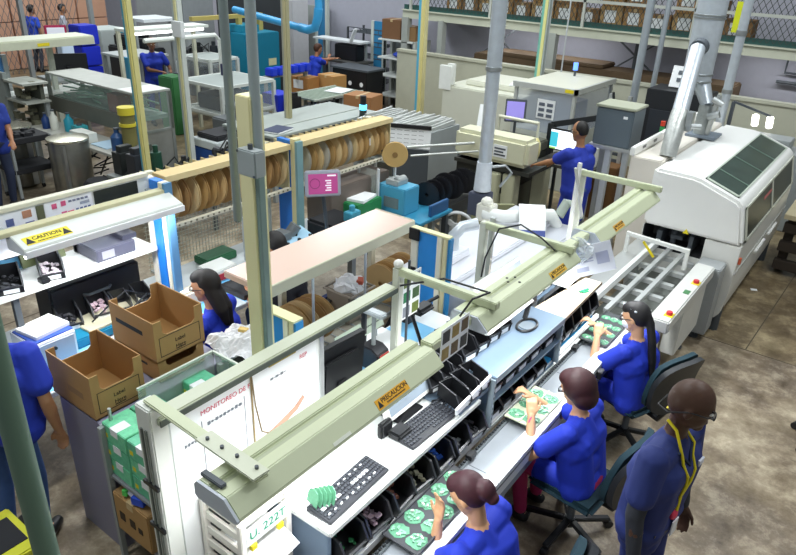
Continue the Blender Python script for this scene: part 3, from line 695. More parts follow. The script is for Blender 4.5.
# bins on the top: stepped rows between bench and shelf unit
rk = thing('bin_rack', 'white sloping rack edge carrying stepped black bins at the bench end', 'rack', (-1.75, 2.97, 1.1))
obj('rack_rail', M().bar((-1.54, 2.72, 1.16), (-1.54, 3.1, 1.2), .015, .045), mat('#e8ebec', .4), rk, .003)
obj('rack_base', M().bb(-2.0, -1.545, 2.78, 3.1, 1.102, 1.125), SG, rk)
RB = [(-1.63, 2.84, 1.14, 'large black bin nearest the camera on the white edged rack'), (-1.63, 2.95, 1.145, 'black bin behind the nearest one on the white edged rack'), (-1.63, 3.05, 1.15, 'black bin at the grey shelf end of the white edged rack'),
      (-1.82, 2.84, 1.17, 'small black bin at the left front of the white edged rack'), (-1.82, 2.95, 1.175, 'small black bin in the middle of the left row on the white edged rack'), (-1.82, 3.05, 1.18, 'small black bin at the back of the left row on the white edged rack')]
for k, (x, y, z, lab) in enumerate(RB): place_bin((x, y, z), rad(-14), lab, tilt=5, sc=(.62, .62, .62))
TB = ('black bin on the grey shelf top, nearest the camera in its row', 'second black bin from the near end in the row on the grey shelf top', 'third black bin from the near end in the row on the grey shelf top', 'fourth black bin from the near end on the grey shelf top, under the middle hood')
for k, y in enumerate((3.2, 3.34, 3.48, 3.62)): place_bin((-1.86, y, 1.203), rad(-8), TB[k], tilt=3, sc=(.9, .85, .85))
# beyond the shelf: beige board with bins under and behind it
bb_ = thing('beige_bench', 'beige topped bench board beyond the grey shelf unit', 'bench', (-1.7, 4.6, 1.1))
obj('board_top', M().hexa([(-1.83, 4.22, 1.08), (-1.57, 4.22, 1.08), (-1.6, 5.02, 1.08), (-1.74, 5.02, 1.08), (-1.83, 4.22, 1.1), (-1.57, 4.22, 1.1), (-1.6, 5.02, 1.1), (-1.74, 5.02, 1.1)]), mat('#dcc9b0', .5), bb_, .003)
obj('board_edge', M().bar((-1.566, 4.22, 1.09), (-1.596, 5.02, 1.09), .006, .022), mat('#5a4a3c', .5), bb_)
for y in (4.26, 4.98): obj('leg', M().bb(-1.76, -1.72, y-.02, y+.02, .812, 1.08), GREY, bb_)
one('green_tool', M().bar((-1.66, 4.72, 1.108), (-1.63, 4.82, 1.108), .02, .012).bar((-1.64, 4.72, 1.108), (-1.61, 4.78, 1.108), .014, .01), mat('#2f9a72', .5), 'small green tool lying on the beige bench board', 'tool', bev=.002)
for k, y in enumerate((4.29, 4.45, 4.61, 4.78, 4.94)): place_bin((-1.76, y, .84), 0, 'black bin under the beige board, %s' % ('nearest the grey shelf unit', 'second from the grey shelf unit', 'in the middle of its row', 'second from the far end', 'at the far end by the infeed conveyor')[k], tilt=14, sc=(1.05, .95, 1.2))
for k, y in enumerate((4.3, 4.44, 4.58)): place_bin((-2.0, y, 1.13), 0, 'black bin behind the beige board, %s' % ('first from the grey shelf', 'in the middle of three', 'beside the white paper')[k], tilt=6, sc=(.9, .85, .8))
bs = thing('narrow_shelf', 'narrow grey back shelf behind the beige bench board', 'shelf', (-2.0, 4.6, 1.1))
obj('shelf_board', M().bb(-2.15, -1.85, 4.22, 5.1, 1.1, 1.115), SG, bs)
for y in (4.25, 5.07): obj('leg', M().bb(-2.14, -2.1, y-.02, y+.02, 0, 1.1), GREY, bs)
one('paper_sheet', M().sheet(lambda u, v: V((-1.99+.24*u, 4.68+.3*v, 1.125+.012*math.sin(3*v))), 4, 6, .002), PAPER, 'white paper lying at the far end of the narrow back shelf', 'paper')
base_bin.location = (-1.69, 3.74, 1.016); base_bin.scale = (1, .9, .75); base_bin['label'] = 'fourth black bin from the near end on the middle shelf of the grey unit'

# ================================================================ MONITORS AND CARDS
def monitor(label, loc, yaw, tilt, w, h, frame, screen, stand=True, name='monitor', depth=.045, sh=.14, base=.11):
    t = thing(name, label, 'monitor', loc)
    R = Matrix.Rotation(tilt, 3, 'Y'); c = V((0, 0, sh+h/2)); off = V(loc)
    T = lambda x, y, z: c + R @ V((x, y, z))
    def slab(x0, x1, y0, y1, z0, z1): return [T(*p)+off for p in ((x0, y0, z0), (x1, y0, z0), (x1, y1, z0), (x0, y1, z0), (x0, y0, z1), (x1, y0, z1), (x1, y1, z1), (x0, y1, z1))]
    obj('casing', M().hexa(slab(-depth/2, depth/2, -w/2, w/2, -h/2, h/2)), frame, t, .006)
    obj('rear_bulge', M().hexa(slab(-depth/2-.03, -depth/2, -w*.32, w*.32, -h*.3, h*.3)), frame, t, .01)
    obj('screen', M().hexa(slab(depth/2, depth/2+.002, -w/2+.02, w/2-.02, -h/2+.025, h/2-.02)), screen, t)
    if stand:
        obj('stand_neck', M().bb(off.x-.06, off.x-.02, off.y-.035, off.y+.035, off.z+.01, off.z+sh+h*.35), frame if frame != WHITE else BLACK, t, .004)
        obj('stand_base', M().bb(off.x-.1, off.x+.08, off.y-base, off.y+base, off.z, off.z+.014), BLACK, t, .005)
    t.rotation_euler = (0, 0, yaw)
    return t
MONB = mat('#131417', .35, 0, .05)
m1 = monitor('black monitor seen from behind, beside the whiteboard edge', (-2.18, 2.43, 1.1), rad(180-4), rad(-4), .42, .36, MONB, mat('#cfe0f0', .2, 0, 0, 3, 0, 1, .8), sh=.05)
m2 = monitor('white framed monitor tilted under the nearest hood, behind the far keyboard', (-1.83, 2.6, 1.1), rad(0), rad(-24), .4, .26, WHITE, mat('#93a0ac', .15, 0, .06, 3), sh=.05)
one('black_holder', M().bb(-1.75, -1.66, 2.36, 2.48, 1.1, 1.15).bb(-1.79, -1.75, 2.32, 2.42, 1.1, 1.2), BLACK, 'black plastic holder on the bench under the near hood, left of the far keyboard', 'holder', bev=.012)
mo = thing('computer_mouse', 'small black mouse lying behind the far keyboard', 'mouse', (-1.68, 2.86, 1.1))
obj('mouse_body', M().ell((-1.7, 2.78, 1.112), (.045, .03, .02)), BLACK, mo, 0, True)
obj('scroll_wheel', M().cyl((-1.675, 2.774, 1.125), (-1.675, 2.786, 1.125), .008), GREY, mo)
m3 = monitor('white framed monitor hanging tilted under the middle hood above the grey shelf', (-1.72, 3.5, 1.28), rad(0), rad(-26), .58, .32, WHITE, mat('#a9b2bd', .15, 0, .05, 3), stand=False, sh=.1)
ms = thing('monitor_stand', 'black monitor foot with an oval ring on the grey shelf top', 'stand', (-1.7, 3.8, 1.2))
obj('ring_base', M().tube([(-1.66+.06*math.cos(a), 3.80+.1*math.sin(a), 1.21) for a in [2*PI*k/20 for k in range(20)]], .009, 8, True), BLACK, ms, 0, True)
obj('stand_arm', M().bar((-1.71, 3.86, 1.21), (-1.72, 3.95, 1.38), .03, .04).bb(-1.75, -1.69, 3.9, 3.98, 1.3, 1.35), BLACK, ms, .006)
obj('oval_plate', M().lathe([(0, 1.202), (.058, 1.202), (.058, 1.208), (0, 1.208)], (-1.66, 3.80, 0), 20), mat('#6e7880', .4), ms)

def photo_card(label, c, w, h, yaw, cols, rows, pal, tilt=0, name='photo_card'):
    # card facing +X before yaw
    t = thing(name, label, 'card', c); c = V(c)
    obj('card_sheet', M().bb(c.x-.002, c.x+.002, c.y-w/2, c.y+w/2, c.z-h/2, c.z+h/2), PAPER, t)
    for j in range(rows):
        for i in range(cols):
            y = c.y-w/2+(i+.5)*w/cols; z = c.z-h/2+(j+.5)*h/rows
            obj('photo_print', M().bb(c.x+.002, c.x+.004, y-w/cols*.36, y+w/cols*.36, z-h/rows*.36, z+h/rows*.33), pal[(i*2+j) % len(pal)], t)
    t.rotation_euler = (0, tilt, yaw)
    return t
P1 = [mat('#6f7f3f', .6, 0, .3, 30), mat('#44603c', .6, 0, .3, 30), mat('#8a8f98', .6, 0, .3, 30), mat('#2f7a50', .6, 0, .3, 30)]
P2 = [mat('#a08a55', .6, 0, .4, 30), mat('#4a4a46', .6, 0, .4, 30), mat('#6f5f45', .6, 0, .4, 30)]
photo_card('white card with green board photos hanging at the first overhead post', (-2.1, 2.98, 1.6), .28, .3, 0, 3, 3, P1)
photo_card('white card with framed brown photos hanging from the rail between near and middle hoods', (-1.46, 2.5, 1.78), .25, .19, 0, 3, 2, P2)
one('hanging_rod', M().cyl((-2.02, 2.88, 1.1), (-2.02, 2.88, 1.9), .008), DGREY, 'thin dark rod beside the first overhead post', 'rod')
lg = thing('desk_lamp', 'small black jointed lamp arm behind the first overhead post', 'lamp', (-2.12, 3.3, 1.1))
obj('lower_arm', M().cyl((-2.1, 3.2, 1.12), (-2.16, 3.12, 1.42), .012), BLACK, lg)
obj('upper_arm', M().cyl((-2.16, 3.12, 1.42), (-2.1, 3.34, 1.46), .012), BLACK, lg)
obj('lamp_head', M().bb(-2.15, -2.05, 3.08, 3.24, 1.42, 1.47), BLACK, lg, .02)
obj('clamp_base', M().bb(-2.14, -2.06, 3.16, 3.26, 1.1, 1.13), BLACK, lg)
# drawing card with plastic bag on the far hood
dc = thing('drawing_card', 'tilted white drawing card in plastic hanging at the near end of the far hood', 'card', (-1.42, 4.12, 1.68))
Rt = Matrix.Rotation(rad(-62), 3, 'Z') @ Matrix.Rotation(rad(-12), 3, 'Y') @ Matrix.Rotation(rad(20), 3, 'X')
def tl(c, x, y, z): return V(c)+Rt @ V((x, y, z))
def slabt(c, x0, x1, y0, y1, z0, z1): return [tl(c, *p) for p in ((x0, y0, z0), (x1, y0, z0), (x1, y1, z0), (x0, y1, z0), (x0, y0, z1), (x1, y0, z1), (x1, y1, z1), (x0, y1, z1))]
cc = (-1.40, 4.06, 1.70)
obj('card_sheet', M().hexa(slabt(cc, -.004, .004, -.15, .15, -.11, .09)), mat('#e6e9f2', .5), dc)
pt_ = M()
for k in range(4): pt_.hexa(slabt(cc, .004, .006, -.1, .02, -.02+k*.018, -.012+k*.018))
pt_.hexa(slabt(cc, .004, .006, .04, .12, -.05, .03)).hexa(slabt(cc, .004, .006, -.1, -.02, -.08, -.05))
obj('drawing_lines', pt_, mat('#b4b8d0', .6), dc)
obj('blue_sticker', M().hexa(slabt(cc, .005, .008, -.12, -.06, .04, .075)), mat('#3456b8', .5), dc)
bg_ = thing('plastic_bag', 'crumpled clear plastic bag hanging above the drawing card', 'bag', (-1.55, 4.1, 1.7))
rb = random.Random(5)
m = M(); m.ell((-1.47, 4.0, 1.76), (.09, .05, .08), 14)
for v in m.b.verts: v.co += V((rb.uniform(-.02, .02), rb.uniform(-.02, .02), rb.uniform(-.02, .02)))
obj('bag_film', m, glass('#e8eef2', .45, .2), bg_)

# ================================================================ BACK-TO-BACK BENCH
b2 = thing('workbench', 'white rear bench with blue mat behind the whiteboard stand', 'workbench', (-2.4, 2.9, 0))
obj('worktop', M().bb(-2.485, -2.17, 2.26, 3.72, 1.05, 1.1), mat('#e3e8ea', .35), b2, .005)
obj('blue_mat', M().bb(-2.47, -2.2, 2.3, 3.5, 1.1, 1.103), mat('#7fc0e8', .5), b2)
obj('front_panel', M().bb(-2.485, -2.47, 2.6, 3.72, .4, 1.05), mat('#b9c4cc', .5), b2)
for y in (2.31, 3.66):
    for x in (-2.45, -2.22): obj('leg', M().bb(x-.025, x+.025, y-.025, y+.025, 0, 1.05), GREY, b2)
one('paper_sheet', M().box((-2.33, 2.45, 1.106), (.27, .36, .004), .1), PAPER, 'white sheet with a round print behind the black monitor', 'paper')
one('round_print', M().lathe([(0, 1.1085), (.05, 1.1085), (.05, 1.112), (.035, 1.112), (.03, 1.11), (0, 1.11)], (-2.36, 2.42, 0), 20), mat('#34457a', .5), 'small dark blue ring lying on the sheet behind the black monitor', 'ring')
one('paper_sheet', M().box((-2.36, 3.05, 1.106), (.32, .42, .004), -.08), PAPER, 'white sheet lying beneath the framed green board card', 'paper')
td = thing('tape_dispenser', 'black and red bench device with a grey upright post, right of the black monitor', 'dispenser', (-2.25, 2.86, 1.1))
obj('device_body', M().prism([(-2.31, 1.105), (-2.17, 1.105), (-2.17, 1.23), (-2.22, 1.26), (-2.31, 1.26)], 2.8, 2.92), mat('#26262a', .4), td, .006)
obj('red_side', M().bb(-2.172, -2.162, 2.82, 2.91, 1.12, 1.22), mat('#b5463a', .5), td)
obj('upright_post', M().cyl((-2.25, 2.86, 1.26), (-2.25, 2.86, 1.48), .014), GREY, td)
obj('post_head', M().bb(-2.33, -2.17, 2.83, 2.89, 1.47, 1.5), mat('#c9d0d4', .4), td, .006)
sp = thing('sign_strip', 'pale green strip sign with small lettering above the rear bench', 'sign', (-2.5, 2.95, 1.2))
obj('sign_foot', M().bb(-2.475, -2.455, 2.8, 2.82, 1.1, 1.2).bb(-2.475, -2.455, 3.14, 3.16, 1.1, 1.2), GREY, sp)
obj('sign_plate', M().box((-2.46, 2.98, 1.22), (.01, .46, .09), 0, rad(-25)), mat('#c4d2bd', .5), sp)
text('Dust Pan with set', .055, mat('#3f4a44', .6), sp, (-2.45, 2.98, 1.226), (0, 1, 0), (.42, 0, .9))
one('black_monitor_panel', M().box((-2.42, 3.46, 1.36), (.04, .2, .22), .2).bb(-2.46, -2.38, 3.42, 3.5, 1.104, 1.26), BLACK, 'small black screen back near the first overhead post', 'monitor', bev=.005)
one('instrument_panel', M().box((-2.46, 3.18, 1.42), (.025, .42, .13), -.05, rad(25)).bb(-2.47, -2.44, 3.0, 3.03, 1.1, 1.4).bb(-2.47, -2.44, 3.32, 3.35, 1.1, 1.4), mat('#23252b', .4), 'dark sloping instrument panel behind the first overhead post', 'panel', bev=.004)
def stripe_post(label, x0, x1, y, z0, z1, th=.05, name='partition_panel'):
    t = thing(name, label, 'partition', ((x0+x1)/2, y, z0)); w = x1-x0
    obj('blue_face', M().bb(x0+w*.02, x0+w*.62, y-th*.3, y+th*.3, z0, z1), BLUEP, t)
    obj('cream_post', M().bb(x0-w*.22, x0, y-th/2, y+th/2, z0, z1), mat('#e9e6d8', .45), t, .004)
    obj('cream_post', M().bb(x0+w*.62, x0+w*.78, y-th/2, y+th/2, z0, z1), mat('#ece8d4', .45), t, .004)
    obj('cream_post', M().bb(x0+w*.82, x0+w*.96, y-th/2, y+th/2, z0, z1), mat('#d8cfa6', .45), t, .004)
    obj('blue_edge', M().bb(x0+w*.97, x1+w*.04, y-th*.45, y+th*.45, z0, z1), mat('#2a7fb8', .45), t)
    obj('top_cap', M().bb(x0-w*.22, x1, y-th*.55, y+th*.55, z1, z1+.012), mat('#dcd9a8', .5), t)
    return t
sp1 = stripe_post('tall blue and cream striped partition beside the middle hood', -2.6, -2.33, 3.82, 0, 1.65)
obj('corner_bracket', M().bb(-2.67, -2.58, 3.78, 3.795, 1.57, 1.66).bb(-2.66, -2.6, 3.78, 3.796, 1.25, 1.35), BLACK, sp1, .003)
stripe_post('blue and cream partition panel just right of the big cream beam', -2.76, -2.5, 2.46, 0, 1.5, .07)

# ================================================================ PINK SHELF
ps_ = thing('long_shelf', 'long glossy cream pink shelf over the inner workbench', 'shelf', (-3.1, 3.2, 0))
obj('shelf_top', M().bb(-3.33, -2.93, 2.6, 4.21, 1.47, 1.52), mat('#e3c6b6', .22, 0, .02, 4, 0, 1, 0, .4), ps_, .006)
obj('shelf_edge', M().bb(-2.932, -2.915, 2.6, 4.21, 1.44, 1.525), mat('#cdcbb4', .4), ps_, .004)
obj('shelf_end', M().bb(-3.33, -2.93, 4.205, 4.22, 1.44, 1.525), mat('#cdcbb4', .4), ps_, .004)
for y in (3.1, 4.15):
    obj('post', M().bb(-3.33, -3.29, y-.025, y+.025, 0, 1.47), CREAM, ps_)
# inner bench and things seen under the pink shelf
ib = thing('wire_bench', 'low grey wire-topped bench under the cream pink shelf', 'workbench', (-3.2, 3.3, 0))
obj('bench_top', M().bb(-3.28, -2.93, 2.9, 4.6, .75, .78), mat('#b9b5a6', .5), ib)
m = M()
for k in range(16): m.bar((-3.28, 2.92+k*.11, .79), (-2.93, 2.92+k*.11, .79), .008)
for x in (-3.27, -3.1, -2.94): m.bar((x, 2.9, .79), (x, 4.6, .79), .01)
obj('wire_grid', m, GALV, ib)
for y in (2.95, 4.55):
    for x in (-3.25, -2.96): obj('leg', M().bb(x-.02, x+.02, y-.02, y+.02, 0, .75), GREY, ib)
for y in (3.05, 3.62): obj('wire_upright', M().cyl((-2.945, y, .78), (-2.945, y, 1.44), .01), GALV, ib)
bk = thing('waste_bucket', 'grey brown square bucket with white bags under the pink shelf', 'bucket', (-3.12, 3.64, .795))
def frust(x, y, z, a, b_, h):
    return [(x-a, y-a, z), (x+a, y-a, z), (x+a, y+a, z), (x-a, y+a, z), (x-b_, y-b_, z+h), (x+b_, y-b_, z+h), (x+b_, y+b_, z+h), (x-b_, y+b_, z+h)]
obj('bucket_body', M().hexa(frust(-3.14, 3.64, .796, .10, .125, .28)), mat('#8c8478', .6), bk, .01)
obj('bucket_rim', M().tube([(-3.26, 3.5, 1.075), (-2.98, 3.5, 1.075), (-2.98, 3.78, 1.075), (-3.26, 3.78, 1.075)], .012, 6, True), mat('#9a9286', .5), bk)
rb = random.Random(9); m = M().ell((-3.12, 3.64, 1.08), (.12, .12, .09), 14)
for v in m.b.verts: v.co += V([rb.uniform(-.02, .02) for _ in range(3)])
obj('bag_heap', m, mat('#dfe2e6', .5, 0, .1, 20), bk)
obj('red_scrap', M().box((-3.04, 3.68, 1.14), (.05, .08, .03), .5), mat('#b5533a', .6), bk)
one('blue_cover', M().box((-3.1, 3.02, .9), (.25, .2, .2), .2), mat('#2038b8', .5), 'bright blue cover at the near end under the cream pink shelf', 'cover', bev=.03)
# ================================================================ REELS
def reel_proto(label, col, R=.19, T=.022, name='component_reel', rim=None, hub=.045):
    t = thing(name, label, 'reel', (0, 0, 0))
    for s in (-1, 1):
        obj('reel_flange', M().lathe([(hub*.5, s*T/2-.0015), (R, s*T/2-.0015), (R, s*T/2+.0015), (hub*.5, s*T/2+.0015), (hub*.5, s*T/2-.0015)], n=28, ax='y'), col, t)
    obj('tape_coil', M().lathe([(hub*.5, -T/2+.002), (R*.82, -T/2+.002), (R*.82, T/2-.002), (hub*.5, T/2-.002), (hub*.5, -T/2+.002)], n=24, ax='y'), rim or mat('#8a6f48', .7), t)
    return t
RC = [mat('#c9a873', .65, 0, .12, 8), mat('#b8945c', .65, 0, .12, 8), mat('#d6bd8c', .65, 0, .12, 8), mat('#a98555', .65, 0, .12, 8)]
protos = [reel_proto('x', c) for c in RC]; rgrey = reel_proto('x', mat('#b3afa2', .5, 0, .08))
used = {}
def place_reel(x, y, z, k, label, group=None, yaw=0, tilt=0, grey=False, sc=1):
    p = rgrey if grey else protos[k % 4]
    if p.name not in used: used[p.name] = 1; r = p; r.location = (x, y, z); r['label'] = label; r.scale = (sc,)*3
    else: r = dup(p, (x, y, z), 0, label, None, sc)
    if group: r['group'] = group
    r.rotation_euler = (tilt, 0, yaw)
    return r
def rack(label, y0, y1, zt, name='reel_rack'):
    t = thing(name, label, 'rack', (-4.8, (y0+y1)/2, 0))
    obj('wood_top', M().bb(-4.78, -4.61, y0, y1, zt, zt+.03), WOODT, t, .004)
    obj('top_edge', M().bb(-4.615, -4.60, y0, y1, zt-.02, zt+.03), mat('#e2cd98', .5), t)
    obj('bottom_rail', M().bb(-4.65, -4.61, y0, y1, zt-.43, zt-.40).bb(-4.98, -4.94, y0, y1, zt-.43, zt-.40), mat('#d8d3bf', .45), t)
    m = M()
    n = int((y1-y0)/.06)
    for k in range(n): m.bb(-4.611, -4.605, y0+.02+k*.06, y0+.035+k*.06, zt-.42, zt-.405)
    obj('rail_holes', m, mat('#77705c', .6), t)
    obj('slot_bars', M().bb(-4.96, -4.63, y0, y0+.012, zt-.43, zt).bb(-4.96, -4.63, y1-.012, y1, zt-.43, zt), mat('#cfc49c', .5), t)
    m = M()
    for k in range(1, int((y1-y0)/.093)): m.hexa([(-4.94, y0+.055+k*.0925, zt-.3), (-4.62, y0+.055+k*.0925, zt-.02), (-4.62, y0+.061+k*.0925, zt-.02), (-4.94, y0+.061+k*.0925, zt-.3), (-4.94, y0+.055+k*.0925, zt), (-4.62, y0+.055+k*.0925, zt), (-4.62, y0+.061+k*.0925, zt), (-4.94, y0+.061+k*.0925, zt)])
    obj('slot_bars', m, mat('#dccb98', .55), t)
    for y in (y0+.06, y1-.06): obj('post', M().bb(-4.94, -4.88, y-.03, y+.03, .781, zt), CREAM, t)
    return t
rack('left wooden topped reel rack full of brown cardboard reels', 3.1, 4.5, 1.74)
GL = 'brown reels standing in the left rack'
n = 14
for k in range(n):
    place_reel(-4.78, 3.2+k*.093, 1.527, (k*3+k//4) % 4, 'brown cardboard reel standing in the row of the left wooden topped rack', GL, rad(9+((k*37) % 9)-4), rad(((k*53) % 11)-9))
rack('right wooden topped reel rack behind the magenta screen', 4.62, 6.1, 1.74)
GR = 'brown reels standing in the right rack'
for k in range(15):
    if k in (0, 3, 7): place_reel(-4.78, 4.74+k*.09, 1.527, k, 'grey reel standing in the right wooden topped rack', 'grey reels standing in the right rack', rad(8+((k*29) % 7)-3), rad(((k*31) % 9)-8), True)
    else: place_reel(-4.78, 4.74+k*.09, 1.527, (k*5+k//3) % 4, 'brown cardboard reel standing in the row of the right wooden topped rack', GR, rad(8+((k*29) % 7)-3), rad(((k*31) % 9)-8))
one('white_tag', M().box((-4.63, 5.75, 1.56), (.003, .05, .08)), PAPER, 'small white tag on a reel in the right rack', 'tag')
wd = thing('wooden_disc', 'plain wooden disc facing out at the right end of the reel racks', 'disc', (-4.42, 5.92, 1.42))
obj('disc_face', M().lathe([(.02, -.012), (.14, -.012), (.145, -.006), (.145, .006), (.14, .012), (.02, .012), (.02, -.012)], (-4.42, 5.92, 1.42), 30, 'y'), mat('#c9a566', .6, 0, .1, 6), wd)
obj('disc_hub', M().lathe([(0, -.02), (.03, -.02), (.03, .02), (0, .02)], (-4.42, 5.92, 1.42), 16, 'y'), mat('#8d6b3c', .6), wd)
wd.rotation_euler = (0, 0, rad(38))
obj('disc_arm', M().bar((-4.42, 5.94, 1.42), (-4.6, 6.1, 1.42), .02), DGREY, wd)
for k in range(4): place_reel(-3.12, 3.02+k*.075, .98, k+1, 'brown reel standing on the wire bench at the near end under the cream pink shelf', 'reels at the near end of the wire bench', rad(6+3*k), 0, False, .95)
for k in range(5): place_reel(-3.1, 4.02+k*.08, .97, k, 'brown reel standing on the wire bench beyond the grey brown bucket', 'reels beyond the bucket on the wire bench', rad(6-2*k), 0, False, .9)
# striped posts between racks
for lab, y in (('tall blue and cream post between the two reel racks', 4.56),):
    t = thing('rack_post', lab, 'post', (-4.72, y, 0))
    obj('blue_face', M().bb(-4.8, -4.62, y-.05, y+.0, .8, 1.8), mat('#2477d2', .45), t)
    obj('cream_edge', M().bb(-4.62, -4.56, y-.05, y+.03, .8, 1.82), mat('#d9cf9c', .5), t)
    obj('grey_edge', M().bb(-4.56, -4.53, y-.05, y+.03, .8, 1.8), mat('#7fa3a6', .5), t)
    obj('foot', M().bb(-4.82, -4.5, y-.08, y+.05, .785, .8), GREY, t)
# pink terminal
tm = thing('terminal_screen', 'grey framed touch screen showing a magenta picture on a post by the reels', 'screen', (-4.2, 4.4, 1.3))
Rm = Matrix.Rotation(rad(-38), 3, 'Z') @ Matrix.Rotation(rad(-8), 3, 'Y')
def tsl(x0, x1, y0, y1, z0, z1, c=(-4.1, 4.4, 1.52)): return [V(c)+Rm @ V(p) for p in ((x0, y0, z0), (x1, y0, z0), (x1, y1, z0), (x0, y1, z0), (x0, y0, z1), (x1, y0, z1), (x1, y1, z1), (x0, y1, z1))]
obj('casing', M().hexa(tsl(-.03, .02, -.165, .165, -.12, .12)), mat('#a9adb8', .45), tm, .012)
sc_ = obj('screen', M().hexa(tsl(.02, .022, -.135, .135, -.092, .092)), mat('#b84a8c', .3, 0, .15, 5, 0, 1, .22), tm)
m = M()
for k in range(5): m.hexa(tsl(.022, .0235, .02+.012*(k % 2), .075, -.065+k*.022, -.054+k*.022))
m.hexa(tsl(.022, .0235, .04, .12, .068, .082))
obj('screen_text', m, mat('#f3e6f2', .4, 0, 0, 3, 0, 1, .4), sc_)
obj('screen_text', M().tube([V((-4.1, 4.4, 1.52))+Rm @ V((.0225, -.075+.045*math.cos(a), .005+.045*math.sin(a))) for a in [2*PI*k/18 for k in range(18)]], .003, 5, True), mat('#8a2a6c', .4), sc_)
obj('mount_post', M().cyl((-4.16, 4.55, .786), (-4.16, 4.45, 1.5), .018), DGREY, tm)
obj('mount_foot', M().cyl((-4.16, 4.55, .785), (-4.16, 4.55, .8), .06), DGREY, tm)

# ================================================================ REAR BENCH UNDER REELS
rb_ = thing('reel_bench', 'long light bench with blue mats in front of the reel racks', 'workbench', (-4.4, 4.2, 0))
obj('worktop', M().bb(-4.95, -3.95, 1.35, 6.2, .74, .78), mat('#cfd6d8', .4), rb_, .004)
for y0, y1 in ((1.45, 2.2), (2.4, 3.1), (3.3, 3.9), (4.1, 4.6)): obj('blue_mat', M().bb(-4.42, -3.97, y0, y1, .78, .784), mat('#79c3ee', .5), rb_)
for y in (1.4, 3.1, 4.7, 6.1):
    for x in (-4.9, -4.0): obj('leg', M().bb(x-.03, x+.03, y-.03, y+.03, 0, .74), GREY, rb_)
m = M()
for k in range(40): m.bar((-4.98, 3.1+k*.036, .8), (-4.98, 3.1+k*.036, 1.28), .004)
for k in range(14): m.bar((-4.98, 3.08, .8+k*.036), (-4.98, 4.5, .8+k*.036), .004)
obj('wire_back', m, mat('#aeb2a4', .5), rb_)
one('white_cabinet_plate', M().bb(-4.6, -4.32, 3.84, 3.87, .786, 1.22).bb(-4.49, -4.46, 3.832, 3.842, .96, 1.06), mat('#c4c8c8', .4), 'grey upright plate with a dark slot in front of the left reel rack', 'plate', bev=.003)
gd = thing('grey_instrument', 'light blue tilted instrument panel with black knobs on the reel bench', 'instrument', (-4.3, 4.25, .78))
obj('instrument_body', M().prism([(-4.5, .784), (-4.08, .784), (-4.08, .84), (-4.5, .98)], 4.0, 4.5), mat('#a9d2ea', .4), gd, .006)
m = M()
for k in range(8): m.cyl((-4.2-.1*(k % 3), 4.08+.05*k, .88+.035*(k % 3)-.02), (-4.2-.1*(k % 3), 4.08+.05*k, .92+.035*(k % 3)), .018, n=10)
obj('knobs', m, BLACK, gd)
obj('grey_gear', M().cyl((-4.45, 4.3, .95), (-4.42, 4.36, 1.04), .06).bb(-4.5, -4.36, 4.14, 4.24, .95, 1.02), mat('#8a8f90', .4, .4), gd)
one('yellow_roll', M().cyl((-4.2, 4.52, .83), (-4.05, 4.7, .83), .05), YEL, 'yellow roll lying right of the light blue instrument', 'roll', smooth=True)
one('black_case', M().bb(-4.55, -4.15, 4.62, 5.05, .785, 1.0), SOFTB, 'black case on the bench below the magenta screen', 'case', bev=.03)
one('teal_clamp', M().bb(-4.22, -4.12, 4.82, 4.98, 1.002, 1.1).cyl((-4.17, 4.9, 1.1), (-4.17, 4.9, 1.16), .03), TEAL, 'small teal clamp on top of the black case', 'clamp', bev=.008)
gb = thing('green_box', 'green mesh crate with white papers on top, left of the teal machine', 'box', (-4.5, 5.4, .78))
obj('crate_body', M().bb(-4.75, -4.35, 5.2, 5.62, .785, 1.02), mat('#1f7a44', .6, 0, .25, 40), gb, .01)
obj('white_papers', M().box((-4.5, 5.42, 1.035), (.25, .3, .03), .2), PAPER, gb, .003)
one('dark_box', M().bb(-4.9, -4.55, 5.0, 6.0, .785, 1.2), mat('#6b6058', .6), 'dark brown box at the back of the bench below the right rack', 'box', bev=.01)
gw = thing('glass_cover', 'clear framed cover standing between green crate and right reel rack', 'cover', (-4.6, 5.8, .78))
m = M()
for x in (-4.74, -4.46):
    for y in (5.68, 5.98): m.bb(x-.012, x+.012, y-.012, y+.012, .785, 1.3)
obj('cover_frame', m, mat('#d6dadb', .4), gw)
obj('clear_panel', M().bb(-4.74, -4.46, 5.67, 5.675, .8, 1.28), glass(), gw)
tmc = thing('teal_machine', 'small bright teal machine right of the green crate, blue shelf below', 'machine', (-4.3, 6.05, .78))
obj('machine_body', M().bb(-4.5, -4.12, 5.72, 6.0, .82, 1.12), mat('#4fa3c4', .4), tmc, .01)
obj('upper_gear', M().bb(-4.42, -4.25, 5.76, 5.96, 1.12, 1.18).cyl((-4.3, 5.8, 1.16), (-4.3, 5.95, 1.16), .05), mat('#aeb4b4', .4, .4), tmc, .006)
obj('dark_window', M().bb(-4.4, -4.2, 5.712, 5.722, .88, 1.0), mat('#6f7d80', .4), tmc)
obj('teal_base', M().bb(-4.52, -3.85, 5.65, 6.3, .783, .82), mat('#2f86a8', .45), tmc, .006)
obj('side_plate', M().bb(-3.92, -3.88, 5.9, 6.25, .82, .95), mat('#2a5a8a', .45), tmc, .006)
obj('leg', M().bb(-3.93, -3.87, 6.2, 6.28, 0, .783).bb(-3.93, -3.87, 5.68, 5.76, 0, .783), DGREY, tmc)
